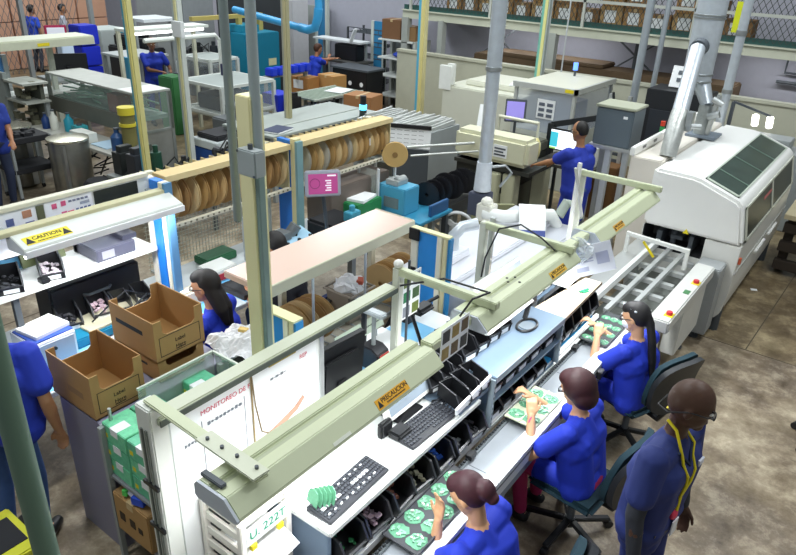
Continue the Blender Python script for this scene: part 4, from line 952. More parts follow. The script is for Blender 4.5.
# items on the reel bench by the left woman
one('dark_tray', M().bb(-4.3, -3.98, 3.3, 3.75, .785, .83).bb(-4.28, -4.0, 3.32, 3.73, .83, .833), mat('#25262a', .5), 'black tray on the blue mat right of the woman with long hair', 'tray', bev=.006)
wbx = thing('white_device', 'small white device with a red front on the reel bench', 'device', (-4.5, 3.45, .78))
obj('device_body', M().bb(-4.62, -4.4, 3.32, 3.6, .785, .9), WHITE, wbx, .01)
obj('red_front', M().bb(-4.4, -4.395, 3.38, 3.52, .8, .86), RED, wbx)
one('green_basket', M().bb(-4.9, -4.7, 3.5, 3.85, .785, .86), mat('#2c6a45', .6, 0, .3, 40), 'green basket behind the white device, before the wire back', 'basket', bev=.01)

# ================================================================ LEFT WORKSTATION
lw = thing('workstation', 'left workstation frame with white header panel and blue posts', 'workstation', (-4.5, 2.1, 0))
obj('header_board', M().bb(-4.5, -4.47, .8, 2.86, 1.55, 1.86), mat('#e8ebe8', .4), lw, .003)
obj('header_edge', M().bb(-4.52, -4.46, .8, 2.86, 1.86, 1.89), mat('#dcd9c4', .45), lw, .003)
obj('dark_gap', M().bb(-4.468, -4.462, 2.41, 2.76, 1.62, 1.85), mat('#20261f', .6, 0, .4, 9), lw)
obj('dark_gap', M().bb(-4.468, -4.462, 1.995, 2.045, 1.6, 1.85), mat('#5f6348', .6), lw)
for x, w, c, nm in ((-4.52, .06, '#ece8da', 'cream_post'), (-4.42, .1, '#2b83df', 'blue_post'), (-4.335, .045, '#e9e5d2', 'cream_post'), (-4.29, .03, '#5d8fb8', 'grey_post')):
    obj(nm, M().bb(x-w/2, x+w/2, 2.86, 2.93, .785, 1.84), mat(c, .45), lw, .003)
obj('shelf', M().bb(-4.85, -4.44, .8, 2.84, 1.27, 1.3), mat('#f0f2f1', .4), lw, .004)
obj('shelf_edge', M().bb(-4.445, -4.43, .8, 2.84, 1.268, 1.302), mat('#d5d8cf', .4), lw)
obj('shelf_post', M().bb(-4.83, -4.78, .85, .9, 0, 1.86).bb(-4.83, -4.78, 2.78, 2.83, .781, 1.6), GREY, lw)
obj('shelf_post', M().bb(-4.5, -4.46, 1.72, 1.76, .78, 1.27), DGREY, lw)
lh = thing('lamp_hood', 'long white lamp hood with a yellow caution label over the left workstation', 'lamp', (-4.1, 2.1, 1.75))
obj('hood_shell', M().prism([(-4.35, 1.67), (-4.35, 1.75), (-4.28, 1.77), (-4.12, 1.72), (-4.11, 1.685), (-4.14, 1.675), (-4.33, 1.66)], 1.72, 2.9), mat('#cfd3cd', .4), lh, .004)
obj('top_rail', M().bb(-4.36, -4.28, 1.66, 2.92, 1.765, 1.795), mat('#c9c49f', .45), lh, .004)
obj('white_rim', M().bb(-4.115, -4.10, 1.72, 2.9, 1.665, 1.71), mat('#f4f6f6', .4), lh, .003)
obj('support_bracket', M().bb(-4.47, -4.3, 2.82, 2.855, 1.74, 1.77).bb(-4.47, -4.3, 1.72, 1.76, 1.74, 1.77), GREY, lh)
obj('lamp_tube', M().cyl((-4.2, 1.75, 1.642), (-4.2, 2.87, 1.642), .016), mat('#ffffff', .4, 0, 0, 3, 0, 1, 6.0), lh)
area('hood_light', (-4.2, 2.3, 1.622), .1, 1.15, 15, (.95, .98, 1.0))
nv = V((.298, 0, .9545)).normalized()
def hs(x, y, o): return V((x, y, 1.77-.3125*(x+4.28)))+nv*o
lbq = [hs(-4.15, 1.76, .0005), hs(-4.15, 2.06, .0005), hs(-4.23, 2.06, .0005), hs(-4.23, 1.76, .0005)]
cl_ = obj('caution_label', M().hexa(lbq+[q+nv*.0015 for q in lbq]), YEL, lh)
yd = V((-.9545, 0, .298))
text('CAUTION', .042, INK, cl_, hs(-4.2, 1.91, .0025), (0, 1, 0), yd, bold=.0008)
strokes(14, .15, .011, INK, cl_, hs(-4.165, 1.91, .0025), (0, 1, 0), yd)
for y in (1.79, 2.03):
    a = [hs(-4.16, y-.03, .0022), hs(-4.16, y+.03, .0022), hs(-4.22, y, .0022)]
    m = M(); A = [m.b.verts.new(p) for p in a]; B = [m.b.verts.new(p+nv*.0008) for p in a]
    m.b.faces.new(A[::-1]); m.b.faces.new(B)
    for i in range(3): m.b.faces.new((A[i], A[(i+1) % 3], B[(i+1) % 3], B[i]))
    obj('warning_triangle', m, INK, cl_)
# posters on the header
def poster(label, y0, y1, z0, z1, items):
    t = thing('poster', label, 'poster', (-4.46, (y0+y1)/2, z0))
    obj('poster_sheet', M().bb(-4.469, -4.465, y0, y1, z0, z1), mat('#f3f4fa', .6), t)
    for (a, b_, c, d, h) in items: obj('poster_print', M().bb(-4.465, -4.463, a, b_, c, d), mat(h, .6, 0, .2, 40), t)
poster('white poster with small colour pictures at the left end of the header panel', 1.5, 1.99, 1.56, 1.85, [(1.79, 1.84, 1.76, 1.81, '#5c6a9a'), (1.9, 1.96, 1.79, 1.84, '#b98468'), (1.91, 1.97, 1.70, 1.76, '#56609a'), (1.8, 1.87, 1.68, 1.73, '#c9a596'), (1.62, 1.7, 1.6, 1.66, '#5c6a9a')])
pit = [(2.1, 2.135, 1.80, 1.835, '#d85a86'), (2.165, 2.2, 1.805, 1.84, '#d85a86'), (2.16, 2.2, 1.72, 1.765, '#dd6a94'), (2.205, 2.25, 1.715, 1.76, '#e0557f')]
pit += [(2.22+.03*k, 2.243+.03*k, 1.82, 1.834, '#6b6f8a') for k in range(5)] + [(2.265+.03*k, 2.285+.03*k, 1.735, 1.765, '#5a6a9a') for k in range(4)] + [(2.3, 2.37, 1.785, 1.805, '#9a9fb0'), (2.08, 2.13, 1.7, 1.73, '#c3c7d6')]
poster('white poster with pink round symbols in the middle of the header panel', 2.05, 2.395, 1.58, 1.855, pit)
# things on the left shelf
sv = thing('small_server', 'dark grey flat computer box on the left white shelf', 'computer', (-4.6, 2.4, 1.3))
obj('computer_case', M().bb(-4.8, -4.47, 2.36, 2.68, 1.302, 1.4), mat('#4c4d5c', .4), sv, .006)
obj('top_device', M().bb(-4.7, -4.5, 2.6, 2.72, 1.4, 1.44), mat('#3a3b48', .4), sv, .004)
obj('side_grille', M().bb(-4.471, -4.466, 2.4, 2.5, 1.32, 1.38), mat('#8a8a94', .5), sv)
wm = thing('white_panel_monitor', 'white framed pale screen tilted behind the left lamp hood', 'monitor', (-4.75, 2.3, 1.3))
obj('casing', M().box((-4.75, 2.42, 1.53), (.04, .52, .26), 0, rad(-15)), WHITE, wm, .006)
obj('screen', M().box((-4.728, 2.42, 1.535), (.004, .46, .2), 0, rad(-15)), mat('#b9c8d6', .2), wm)
obj('stand', M().bb(-4.8, -4.74, 2.36, 2.48, 1.302, 1.42), GREY, wm)
one('green_screen', M().box((-4.76, 2.1, 1.42), (.03, .32, .2), 0, rad(-15)), mat('#5a6240', .5), 'dull green panel standing behind the left shelf', 'panel', bev=.004)
BL = ['black bin at the left end of the white shelf', 'second black bin on the white shelf with pale parts', 'third dark bin on the white shelf near the flat computer']
for k, (y, c) in enumerate(((1.77, '#4a4c52'), (2.06, '#cfc3cc'))):
    place_bin((-4.58, y, 1.302), rad(-20), ('black open bin at the left of the white shelf', 'open bin of pale pink parts on the white shelf, under the lamp hood')[k], tilt=0, col=c, seed=20+k)
bl = thing('louvre_board', 'blue louvred bin panel standing behind the left white shelf', 'panel', (-4.8, 1.8, 1.3))
obj('panel_sheet', M().bb(-4.83, -4.81, 1.52, 2.02, 1.302, 1.56), mat('#4f8fb8', .5), bl)
for k in range(2):
    obj('hung_bin', M().bb(-4.81, -4.7, 1.62+k*.2, 1.78+k*.2, 1.44, 1.52), mat('#24252b', .4), bl, .006)
    obj('bin_label', M().bb(-4.7, -4.697, 1.66+k*.2, 1.74+k*.2, 1.45, 1.5), PAPER, bl)
one('black_clamp', M().bb(-4.5, -4.43, 1.92, 1.98, 1.302, 1.34), BLACK, 'small black object on the white shelf between the two bins', 'clamp', bev=.006)
tcs = thing('tool_case', 'long black case at the back of the left bench under the white shelf', 'case', (-4.76, 2.45, .78))
obj('case_body', M().bb(-4.9, -4.66, 2.05, 2.8, .785, 1.12), SOFTB, tcs, .015)
obj('case_handle', M().tube([(-4.66, 2.3, 1.0), (-4.63, 2.33, 1.0), (-4.63, 2.5, 1.0), (-4.66, 2.53, 1.0)], .012, 6), DGREY, tcs)
for k, y in enumerate((2.5, 2.68)): place_bin((-4.5, y, 1.0 if False else .87), rad(-15), ('black bin standing on the teal tray near the blue posts', 'last black bin under the white shelf, next to the blue posts')[k], tilt=6, sc=.7)
# grey drawers far left
gdw = thing('drawer_unit', 'dark grey drawer unit at the left picture edge behind the shelf', 'drawer unit', (-4.75, 1.45, .8))
for k in range(4):
    d_ = obj('drawer', M().bb(-4.9, -4.6, 1.2, 1.5, .95+k*.15, 1.08+k*.15), mat('#4f5258', .5), gdw, .008)
    obj('drawer_label', M().bb(-4.599, -4.596, 1.3, 1.4, 1.0+k*.15, 1.04+k*.15), PAPER, d_)
obj('unit_base', M().bb(-4.9, -4.6, 1.2, 1.5, .782, .93), mat('#3f4248', .5), gdw)
# bench things under the shelf
wbx2 = thing('white_cabinet', 'small white cabinet with papers on top, behind the near cardboard box', 'cabinet', (-4.37, 1.83, .785))
obj('cabinet_body', M().bb(-4.54, -4.22, 1.68, 1.98, .785, 1.0), mat('#e3e6e8', .4), wbx2, .006)
obj('cabinet_front', M().bb(-4.22, -4.212, 1.7, 1.96, .8, .98), mat('#aeb3c0', .4), wbx2)
obj('lock', M().cyl((-4.212, 1.82, .93), (-4.2, 1.82, .93), .012), BLACK, wbx2)
one('paper_stack', M().box((-4.38, 1.84, 1.026), (.22, .26, .03), .15), PAPER, 'stack of white papers on the white cabinet', 'paper', bev=.003)
one('blue_folder', M().box((-4.37, 1.83, 1.006), (.27, .28, .01), .05), mat('#3050a8', .5), 'blue folder beneath the stack of white papers', 'folder')
tb = thing('teal_tube_tray', 'teal and beige long tray of tools on the left bench', 'tray', (-4.55, 2.3, .78))
obj('tray_body', M().bb(-4.62, -4.3, 2.0, 2.7, .785, .86), DTEAL, tb, .01)
obj('beige_lid', M().box((-4.46, 2.4, .87), (.26, .55, .02), .06), mat('#b8b399', .5), tb, .004)
lb = [('black bin under the left white shelf with white labels', -4.6, 2.12, '#3a3b40'), ('bin of pink grey parts under the left white shelf', -4.58, 2.36, '#c4a9b4')]
for k, (a, x, y, c) in enumerate(lb): place_bin((x, y, .87), rad(-15), a, tilt=6, col=c, seed=30+k)
tb2 = thing('parts_tray', 'black tray lined with blue holding a maroon pouch on the left bench', 'tray', (-4.1, 2.55, .78))
obj('tray_body', M().bb(-4.28, -3.98, 2.32, 2.8, .786, .8).bb(-4.28, -4.26, 2.32, 2.8, .8, .87).bb(-4.0, -3.98, 2.32, 2.8, .8, .87).bb(-4.28, -3.98, 2.32, 2.34, .8, .87).bb(-4.28, -3.98, 2.78, 2.8, .8, .87), mat('#23306a', .5), tb2)
obj('maroon_pouch', M().ell((-4.12, 2.5, .85), (.1, .13, .05), 14), mat('#7c3a48', .6), tb2, 0, True)
one('power_strip', M().box((-4.35, 2.65, .8), (.07, .7, .03), .1), mat('#e4e6e4', .4), 'white power strip with cables along the left bench', 'power strip', bev=.006)
one('bench_cable', M().tube([(-4.35, 2.4, .82), (-4.3, 2.5, .95), (-4.36, 2.65, .98), (-4.4, 2.8, .9), (-4.3, 2.9, .82)], .006, 6), BLACK, 'black cable looping over the white power strip', 'cable', smooth=True)
one('bench_cable', M().tube([(-4.4, 2.2, .9), (-4.32, 2.3, 1.02), (-4.4, 2.5, 1.05), (-4.45, 2.7, .92)], .006, 6), BLACK, 'black cable above the teal tray under the white shelf', 'cable', smooth=True)
ob_ = thing('tape_holder', 'white and orange tape holder in front of the woman with long hair', 'holder', (-4.15, 2.95, .78))
obj('white_body', M().bb(-4.32, -4.2, 2.88, 3.06, .786, .93), mat('#e8e2cf', .4), ob_, .015)
obj('orange_part', M().bb(-4.19, -4.1, 2.82, 2.95, .786, .84), mat('#e07a22', .5), ob_, .008)
one('black_tool_stand', M().cyl((-4.0, 2.2, .786), (-4.0, 2.2, .81), .05).cyl((-4.0, 2.2, .81), (-4.02, 2.24, .98), .02), mat('#2f4a3a', .5), 'dark green tool stand behind the cardboard boxes', 'tool stand')

# ================================================================ RACK WITH CARDBOARD BOXES
gc = thing('grey_cabinet', 'violet grey steel cabinet carrying the cardboard boxes', 'cabinet', (-3.35, 1.95, 0))
obj('cabinet_body', M().bb(-3.6, -3.16, 1.52, 2.45, 0, .985), mat('#8a889c', .5, 0, .03), gc, .004)
obj('corner_edge', M().bb(-3.165, -3.15, 1.515, 1.53, 0, .985), mat('#b9b9c4', .4), gc)
def tote(label, x0, x1, y0, y1, z0, z1, ma, notch=True, side='x', name='cardboard_box', words=None, bars=False):
    t = thing(name, label, 'box', ((x0+x1)/2, (y0+y1)/2, z0)); w = .006
    obj('box_bottom', M().bb(x0, x1, y0, y1, z0, z0+w), ma, t)
    # short end walls (normal x) with a cut-out
    h = z1-z0; d = y1-y0; zc = z0+h*.62
    for i, (a, b_) in enumerate(((x0, x0+w), (x1-w, x1))):
        poly = [(y0, z0), (y1, z0), (y1, z1), (y1-d*.16, z1), (y1-d*.17, zc+.02), (y1-d*.24, zc), (y0+d*.24, zc), (y0+d*.17, zc+.02), (y0+d*.16, z1), (y0, z1)]
        obj('end_wall', M().prism(poly, a, b_, 'x'), ma, t)
    for a, b_ in ((y0, y0+w), (y1-w, y1)): obj('long_wall', M().bb(x0+w, x1-w, a, b_, z0, z1), ma, t)
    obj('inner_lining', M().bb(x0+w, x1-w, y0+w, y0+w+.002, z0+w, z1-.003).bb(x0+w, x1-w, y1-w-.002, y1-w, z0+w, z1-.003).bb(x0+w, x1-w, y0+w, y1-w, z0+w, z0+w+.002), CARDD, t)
    if words:
        yc = (y0+y1)/2; zc2 = z0+h*.3
        text('Label', .036, INK, t, (x1+.001, yc, zc2+.025), (0, 1, 0), (0, 0, 1)); text('Here', .036, INK, t, (x1+.001, yc, zc2-.022), (0, 1, 0), (0, 0, 1))
        m = M()
        for (a, b_, c, e) in ((y0+.03, y1-.03, z0+.03, z0+.034), (y0+.03, y1-.03, zc-.012, zc-.008), (y0+.03, y0+.034, z0+.03, zc-.01), (y1-.034, y1-.03, z0+.03, zc-.01)): m.bb(x1, x1+.001, a, b_, c, e)
        obj('printed_frame', m, INK, t)
        strokes(7, .07, .012, INK, t, (x1+.0005, yc, z0+.045), (0, 1, 0), (0, 0, 1))
    if bars: obj('printed_bar', M().bb(x0+.06, x1-.12, y0-.001, y0, z0+h*.55, z0+h*.66), INK, t)
    else: obj('faded_print', M().bb(x0+.2, x1-.1, y0-.001, y0, z0+h*.35, z0+h*.5), mat('#9c7a55', .7), t)
    return t
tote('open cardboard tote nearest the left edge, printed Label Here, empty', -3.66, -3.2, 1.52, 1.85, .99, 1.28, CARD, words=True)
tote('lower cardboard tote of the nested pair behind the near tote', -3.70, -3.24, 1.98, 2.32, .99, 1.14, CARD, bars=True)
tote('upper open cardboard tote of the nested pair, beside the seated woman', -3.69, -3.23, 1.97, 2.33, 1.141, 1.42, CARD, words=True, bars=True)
rk2 = thing('storage_rack', 'grey storage rack of green cartons between cabinet and whiteboard', 'rack', (-2.65, 1.8, 0))
for x in (-3.12, -2.2):
    for y in (1.5, 2.35): obj('rack_post', M().bb(x-.015, x+.015, y-.015, y+.015, 0, 1.0), GREY, rk2)
for z in (.27, .66): obj('rack_shelf', M().bb(-3.13, -2.18, 1.5, 2.36, z-.02, z), mat('#8d8f94', .5), rk2)
ac = thing('clear_cover', 'clear acrylic trough over the green cartons', 'cover', (-2.6, 1.95, 1.0))
obj('clear_side', M().bb(-3.1, -2.2, 2.3, 2.306, .7, 1.12), glass('#cfdad0', .3), ac)
obj('clear_side', M().bb(-3.12, -3.114, 1.75, 2.3, .7, 1.12), glass('#cfdad0', .3), ac)
obj('rim', M().bar((-3.12, 1.75, 1.12), (-3.12, 2.3, 1.12), .015).bar((-3.12, 2.3, 1.12), (-2.2, 2.3, 1.12), .015), mat('#d5dccf', .3), ac)
obj('metal_pin', M().cyl((-3.11, 1.56, .98), (-3.11, 1.56, 1.1), .01), STEEL, ac)
GRN = [mat('#74cfa0', .5, 0, .35, 45), mat('#64bf96', .5, 0, .35, 45)]
def gcart(label, x, y, z, d=(.235, .17, .118), rz=0, k=0):
    t = thing('green_carton', label, 'carton', (x, y, z), 'green printed cartons on the storage rack')
    obj('carton_body', M().bb(x-d[0]/2, x+d[0]/2, y-d[1]/2, y+d[1]/2, z, z+d[2]), GRN[k % 2], t, .004)
    obj('white_label', M().bb(x-.03, x+.04, y-d[1]/2-.002, y+d[1]*.02, z+d[2], z+d[2]+.002).bb(x-.03, x+.04, y-d[1]/2-.002, y-d[1]/2, z+d[2]*.6, z+d[2]), PAPER, t)
    obj('yellow_dot', M().bb(x-d[0]/2+.02, x-d[0]/2+.05, y-d[1]/2-.001, y-d[1]/2, z+.03, z+.06), YEL, t)
    t.rotation_euler = (0, 0, rz)
    return t
for i in range(4):
    for j in range(4):
        for l in range(3):
            if l == 2 and (i + j) % 3 == 2: continue
            lev = 'bottom' if l == 0 else 'middle' if l == 1 else 'top'
            gcart('green carton with a white label in the stack between cabinet and whiteboard, %s layer' % lev, -3.02+i*.242, 1.6+j*.18, .662+l*.12, k=i+j+l, rz=rad(((i*7+j*5+l*3) % 5)-2)).__setitem__('group', 'green cartons of the %s layer' % lev)
wbg = thing('white_package', 'white and blue soft package under the green cartons', 'package', (-2.95, 1.56, .55))
obj('soft_bag', M().ell((-2.93, 1.62, .6), (.14, .12, .035), 14), mat('#cfd0e0', .5, 0, .1, 20), wbg, 0, True)
obj('blue_label', M().box((-2.86, 1.52, .606), (.08, .06, .05), .3), mat('#2b50c8', .5), wbg)
obj('green_tag', M().box((-2.98, 1.505, .6), (.03, .03, .04), .3), mat('#58d060', .5), wbg)
ct = carton((-2.92, 1.62, .272), (.34, .28, .29), mat('#b08a58', .7, 0, .07, 7), 'brown carton with black round marks on the low rack shelf', None, 0, False)
m = M()
for k in range(2): m.bb(-3.04+k*.1, -2.99+k*.1, 1.477, 1.481, .38, .44)
m.bb(-2.86, -2.82, 1.477, 1.481, .38, .42)
obj('printed_marks', m, mat('#3a2d20', .7), ct)
obj('yellow_sticker', M().bb(-2.752, -2.748, 1.52, 1.6, .46, .5), YEL, ct)
# grey bin with bubble wrap
bw = thing('grey_bin', 'grey square bin filled with crumpled bubble wrap beside the cream beam', 'bin', (-3.12, 2.55, .25))
obj('bin_body', M().hexa(frust(-3.1, 2.62, .6, .13, .155, .42)), mat('#75736f', .6), bw, .01)
rb = random.Random(4)
m = M().sheet(lambda u, v: V((-3.34+.42*u, 2.4+.42*v, 1.04+.09*math.sin(u*PI)*math.sin(v*PI)+.03*math.sin(9*u+4*v)+.025*math.sin(13*v-5*u))), 22, 22, .004)
for v in m.b.verts: v.co += V((0, 0, rb.uniform(-.012, .012)))
obj('bubble_wrap', m, mat('#e9eaec', .3, 0, .15, 30, .5), bw)
obj('yellow_foam', M().box((-3.12, 2.56, 1.165), (.06, .04, .02), .4), mat('#e8c878', .6), bw)
bs2 = thing('bin_stool', 'low grey stool under the grey bin', 'stool', (-3.12, 2.58, 0))
obj('stool_top', M().bb(-3.24, -2.96, 2.48, 2.76, .56, .6), GREY, bs2)
for x in (-3.22, -2.98):
    for y in (2.5, 2.74): obj('leg', M().bb(x-.02, x+.02, y-.02, y+.02, 0, .56), GREY, bs2)

# ================================================================ BEAM AND POLES
bm = thing('cream_beam', 'thick cream beam with a grey electric box and grey pipes beside it', 'beam', (-2.5, 2.1, 0))
obj('beam_post', M().bb(-2.505, -2.41, 2.1, 2.19, 0, 2.86), mat('#efe7b4', .55, 0, .06, 3), bm, .004)
obj('grey_channel', M().bb(-2.409, -2.38, 2.11, 2.15, 0, 2.62), mat('#7f9490', .5), bm, .003)
obj('pipe', M().cyl((-2.41, 2.14, 2.62), (-2.41, 2.14, 5), .025), mat('#a9b4b4', .4, .3), bm, 0, True)
obj('pipe', M().cyl((-2.6, 2.15, 2.2), (-2.6, 2.15, 5), .022), mat('#8d9896', .4, .3), bm, 0, True)
eb2 = obj('switch_box', M().bb(-2.435, -2.31, 2.03, 2.098, 2.51, 2.635), mat('#a2a9aa', .45), bm, .006)
obj('box_screws', M().cyl((-2.425, 2.026, 2.625), (-2.425, 2.032, 2.625), .006).cyl((-2.32, 2.026, 2.52), (-2.32, 2.032, 2.52), .006), DGREY, eb2)
obj('cable_gland', M().cyl((-2.37, 2.06, 2.635), (-2.37, 2.06, 2.66), .012), DGREY, bm)
def yellow_pole(label, x, y, h, w=.12, cols=('#e3d98a', '#4f9fb4', '#cfc98a')):
    t = thing('line_post', label, 'post', (x, y, 0))
    obj('yellow_face', M().bb(x-w*.1, x+w*.38, y-w/2, y+w/2, 0, h), mat(cols[0], .5), t)
    obj('teal_face', M().bb(x-w*.5, x-w*.1, y-w/2, y+w/2, 0, h), mat(cols[1], .5), t)
    obj('yellow_edge', M().bb(x+w*.38, x+w*.6, y-w*.35, y+w*.35, 0, h), mat(cols[2], .5), t)
    obj('post_foot', M().bb(x-w, x+w, y-w, y+w, 0, .02), GREY, t)
    return t
yellow_pole('yellow and teal line post nearest the left machines', -6.4, 4.1, 4.2, .075)
yp = yellow_pole('cream grey line post with a small white box, left of the cream beam', -8.2, 6.0, 4.6, .1, ('#d9d3a0', '#a5b0b0', '#c9cfc9'))
obj('white_box', M().bb(-8.17, -7.97, 5.86, 5.925, 2.3, 2.5), mat('#dfe3e3', .5), yp, .006)
yellow_pole('slim beige line post behind the blue chest boxes', -7.8, 7.6, 4.6, .09, ('#b8b08a', '#9a9a8c', '#a59f7c'))
yellow_pole('yellow and blue line post in front of the grey cabinets', -7.6, 10.9, 4.4, .13, ('#dfd28c', '#59b0cf', '#d8cf9a'))
yellow_pole('yellow and teal line post right of the ribbed tube, by the mezzanine', -5.7, 12.0, 4.4, .12, ('#d9d48c', '#6fb0a0', '#a9b3b0'))
ct2 = thing('vertical_duct', 'tall galvanised vertical duct in the middle of the picture', 'duct', (-3.1, 5.59, 1.15))
obj('upper_pipe', M().cyl((-3.1, 5.59, 2.55), (-3.1, 5.59, 4.5), .068, n=22), GALV, ct2, 0, True)
obj('lower_pipe', M().cyl((-3.1, 5.59, 1.66), (-3.1, 5.59, 2.55), .062, n=22), GALV, ct2, 0, True)
obj('joint_ring', M().lathe([(.06, 2.52), (.074, 2.525), (.074, 2.56), (.06, 2.565)], (-3.1, 5.59, 0), 22), STEEL, ct2, 0, True)
obj('sleeve', M().cyl((-3.1, 5.59, 1.4), (-3.1, 5.59, 1.68), .085, .072, n=20), mat('#d3d9e0', .5, .1, .15, 20, .4), ct2, 0, True)
obj('dark_base', M().bb(-3.2, -3.02, 5.5, 5.68, 1.15, 1.38), mat('#4a4f60', .5), ct2, .008)
obj('clamp_handle', M().tube([(-3.03, 5.62, 1.64), (-2.92, 5.68, 1.66), (-2.86, 5.7, 1.6), (-2.95, 5.66, 1.45)], .014, 6), STEEL, ct2, 0, True)
# other vertical conduits
one('conduit_pole', M().cyl((-3.55, 11.0, 0), (-3.55, 11.0, 4.2), .06).cyl((-3.3, 11.05, 0), (-3.3, 11.05, 4.2), .04), mat('#aeb6bc', .35, .5), 'pair of grey conduits behind the dark grey electrical box', 'conduit', smooth=True)
for k, x in enumerate((-5.7, -5.35)):
    one('hanging_conduit', M().cyl((x, 12.2, 0.2), (x, 12.2, 4.2), .014), mat('#c3c7c9', .4), ('thin hanging rod left of the blue beacon', 'thin hanging rod just right of the blue beacon')[k], 'rod')
# ================================================================ WHITE BOX MACHINE BEHIND THE LINE
wm_ = thing('white_box_machine', 'low white box machine with hoses behind the middle and far hoods', 'machine', (-2.55, 4.9, 0))
obj('machine_body', M().bb(-2.92, -2.2, 4.0, 6.0, .25, 1.12), mat('#bcbfc6', .4, 0, .03), wm_, .015)
obj('top_cover', M().bb(-2.94, -2.45, 4.0, 6.02, 1.12, 1.17), mat('#c9cbd1', .4, 0, .03), wm_, .01)
obj('machine_skirt', M().bb(-2.88, -2.24, 4.05, 5.95, 0, .25), DGREY, wm_)
obj('machine_pod', M().bb(-2.9, -2.62, 4.32, 4.62, 1.17, 1.24), mat('#d8dae0', .4), wm_, .01)
obj('pod_shadow_gap', M().bb(-2.86, -2.66, 4.30, 4.322, 1.175, 1.22), mat('#8f8fa6', .5), wm_)
obj('hose_elbow', M().tube([(-2.72, 4.5, 1.24), (-2.72, 4.5, 1.36), (-2.68, 4.56, 1.43), (-2.6, 4.66, 1.45)], .05, 12), mat('#c9d0d6', .3, .3), wm_, 0, True)
obj('big_hose', M().tube([(-2.95, 5.4, 1.25), (-2.75, 5.42, 1.26), (-2.55, 5.6, 1.27), (-2.45, 5.8, 1.25), (-2.42, 5.9, 1.12)], .06, 12), mat('#dfe2de', .35), wm_, 0, True)
obj('valve_head', M().bb(-3.02, -2.86, 5.36, 5.5, 1.17, 1.34).ell((-2.94, 5.42, 1.36), (.06, .06, .05)), mat('#dddcd0', .4), wm_, .01)
obj('hose_wrap', M().tube([(-2.41, 5.9, 1.22), (-2.38, 5.98, 1.34), (-2.3, 6.02, 1.34), (-2.26, 6.02, 1.2)], .05, 10), mat('#9aa59a', .4), wm_, 0, True)
pc = thing('hanging_papers', 'white papers with a dark blue lower edge draped over the white hose', 'paper', (-2.4, 5.75, 1.4))
obj('paper_sheet', M().sheet(lambda u, v: V((-2.66+.2*v+.1*u, 5.52+.14*v-.14*u, 1.38-.16*u*u-.03*u)), 10, 4, .004), PAPER, pc)
obj('blue_edge', M().sheet(lambda u, v: V((-2.558+.2*v+.02*u, 5.37+.14*v-.03*u, 1.195-.05*u)), 3, 3, .004), mat('#3a4a8c', .5), pc)

# ================================================================ SCREEN PRINTER WITH OPERATOR
sm = thing('printer_machine', 'cream rounded placement machine with a paper notice, operated by a standing man', 'machine', (-4.4, 8.3, 0))
obj('front_hood', M().bb(-4.72, -3.64, 7.62, 7.98, 1.03, 1.38), mat('#d6d5b8', .4, 0, .03), sm, .05, True)
obj('rear_hood', M().bb(-4.72, -3.97, 7.98, 8.95, .98, 1.13), mat('#5c5d50', .5, 0, .1), sm, .02)
obj('dark_interior', M().bb(-4.7, -3.97, 7.7, 8.9, .62, .98), mat('#22241f', .6), sm)
obj('machine_base', M().bb(-4.6, -3.98, 7.75, 8.9, 0, .62), mat('#55584c', .5), sm, .01)
for x, y in ((-4.1, 7.68), (-3.9, 7.78), (-3.72, 8.3)): obj('leg', M().bb(x-.09, x+.09, y-.09, y+.09, 0, .9), mat('#c3c3a6', .45), sm, .01)
obj('table_plate', M().bb(-4.72, -3.6, 7.66, 8.4, .93, .98), mat('#33342f', .5), sm)
obj('paper_notice', M().bb(-4.12, -3.92, 7.612, 7.619, 1.12, 1.28), PAPER, sm)
m = M()
for k in range(3): m.bb(-4.1, -3.94-(k % 2)*.03, 7.608, 7.613, 1.145+k*.04, 1.165+k*.04)
obj('notice_print', m, mat('#50545a', .6), sm)
obj('hoop_rail', M().tube([(-4.6, 8.6, 1.13), (-4.6, 8.6, 1.4), (-3.99, 8.6, 1.4), (-3.99, 8.6, 1.13)], .025, 8), CREAM, sm, 0, True)
obj('yellow_lever', M().ell((-3.72, 8.02, 1.2), (.06, .08, .16)), mat('#d8cf8f', .4), sm, 0, True)
sl2 = thing('stack_light', 'small red beacon on top of the cream placement machine', 'stack light', (-4.75, 8.6, 1.2))
obj('pole', M().cyl((-4.75, 8.6, 1.2), (-4.75, 8.6, 1.34), .02), DGREY, sl2)
obj('red_lens', M().cyl((-4.75, 8.6, 1.34), (-4.75, 8.6, 1.48), .035), mat('#a8402c', .4), sl2)
obj('orange_lens', M().cyl((-4.75, 8.6, 1.48), (-4.75, 8.6, 1.52), .035), mat('#d08a3c', .4), sl2)
one('paper_sheet', M().box((-4.65, 8.3, 1.42), (.22, .02, .34), .3, 0, -.35), PAPER, 'white sheet leaning on the machine beside the vertical duct', 'paper')
dm = thing('tablet_screen', 'small violet lit screen on an arm beside the clear enclosure', 'screen', (-4.6, 9.2, 1.3))
obj('casing', M().box((-4.5, 8.87, 1.45), (.3, .03, .32), .5, 0, -.15), DGREY, dm, .008)
obj('screen', M().box((-4.495, 8.852, 1.45), (.25, .01, .26), .5, 0, -.15), mat('#8a80c8', .3, 0, .1, 5, 0, 1, .5), dm)
obj('arm', M().cyl((-4.5, 8.89, 1.13), (-4.5, 8.89, 1.4), .02), DGREY, dm)
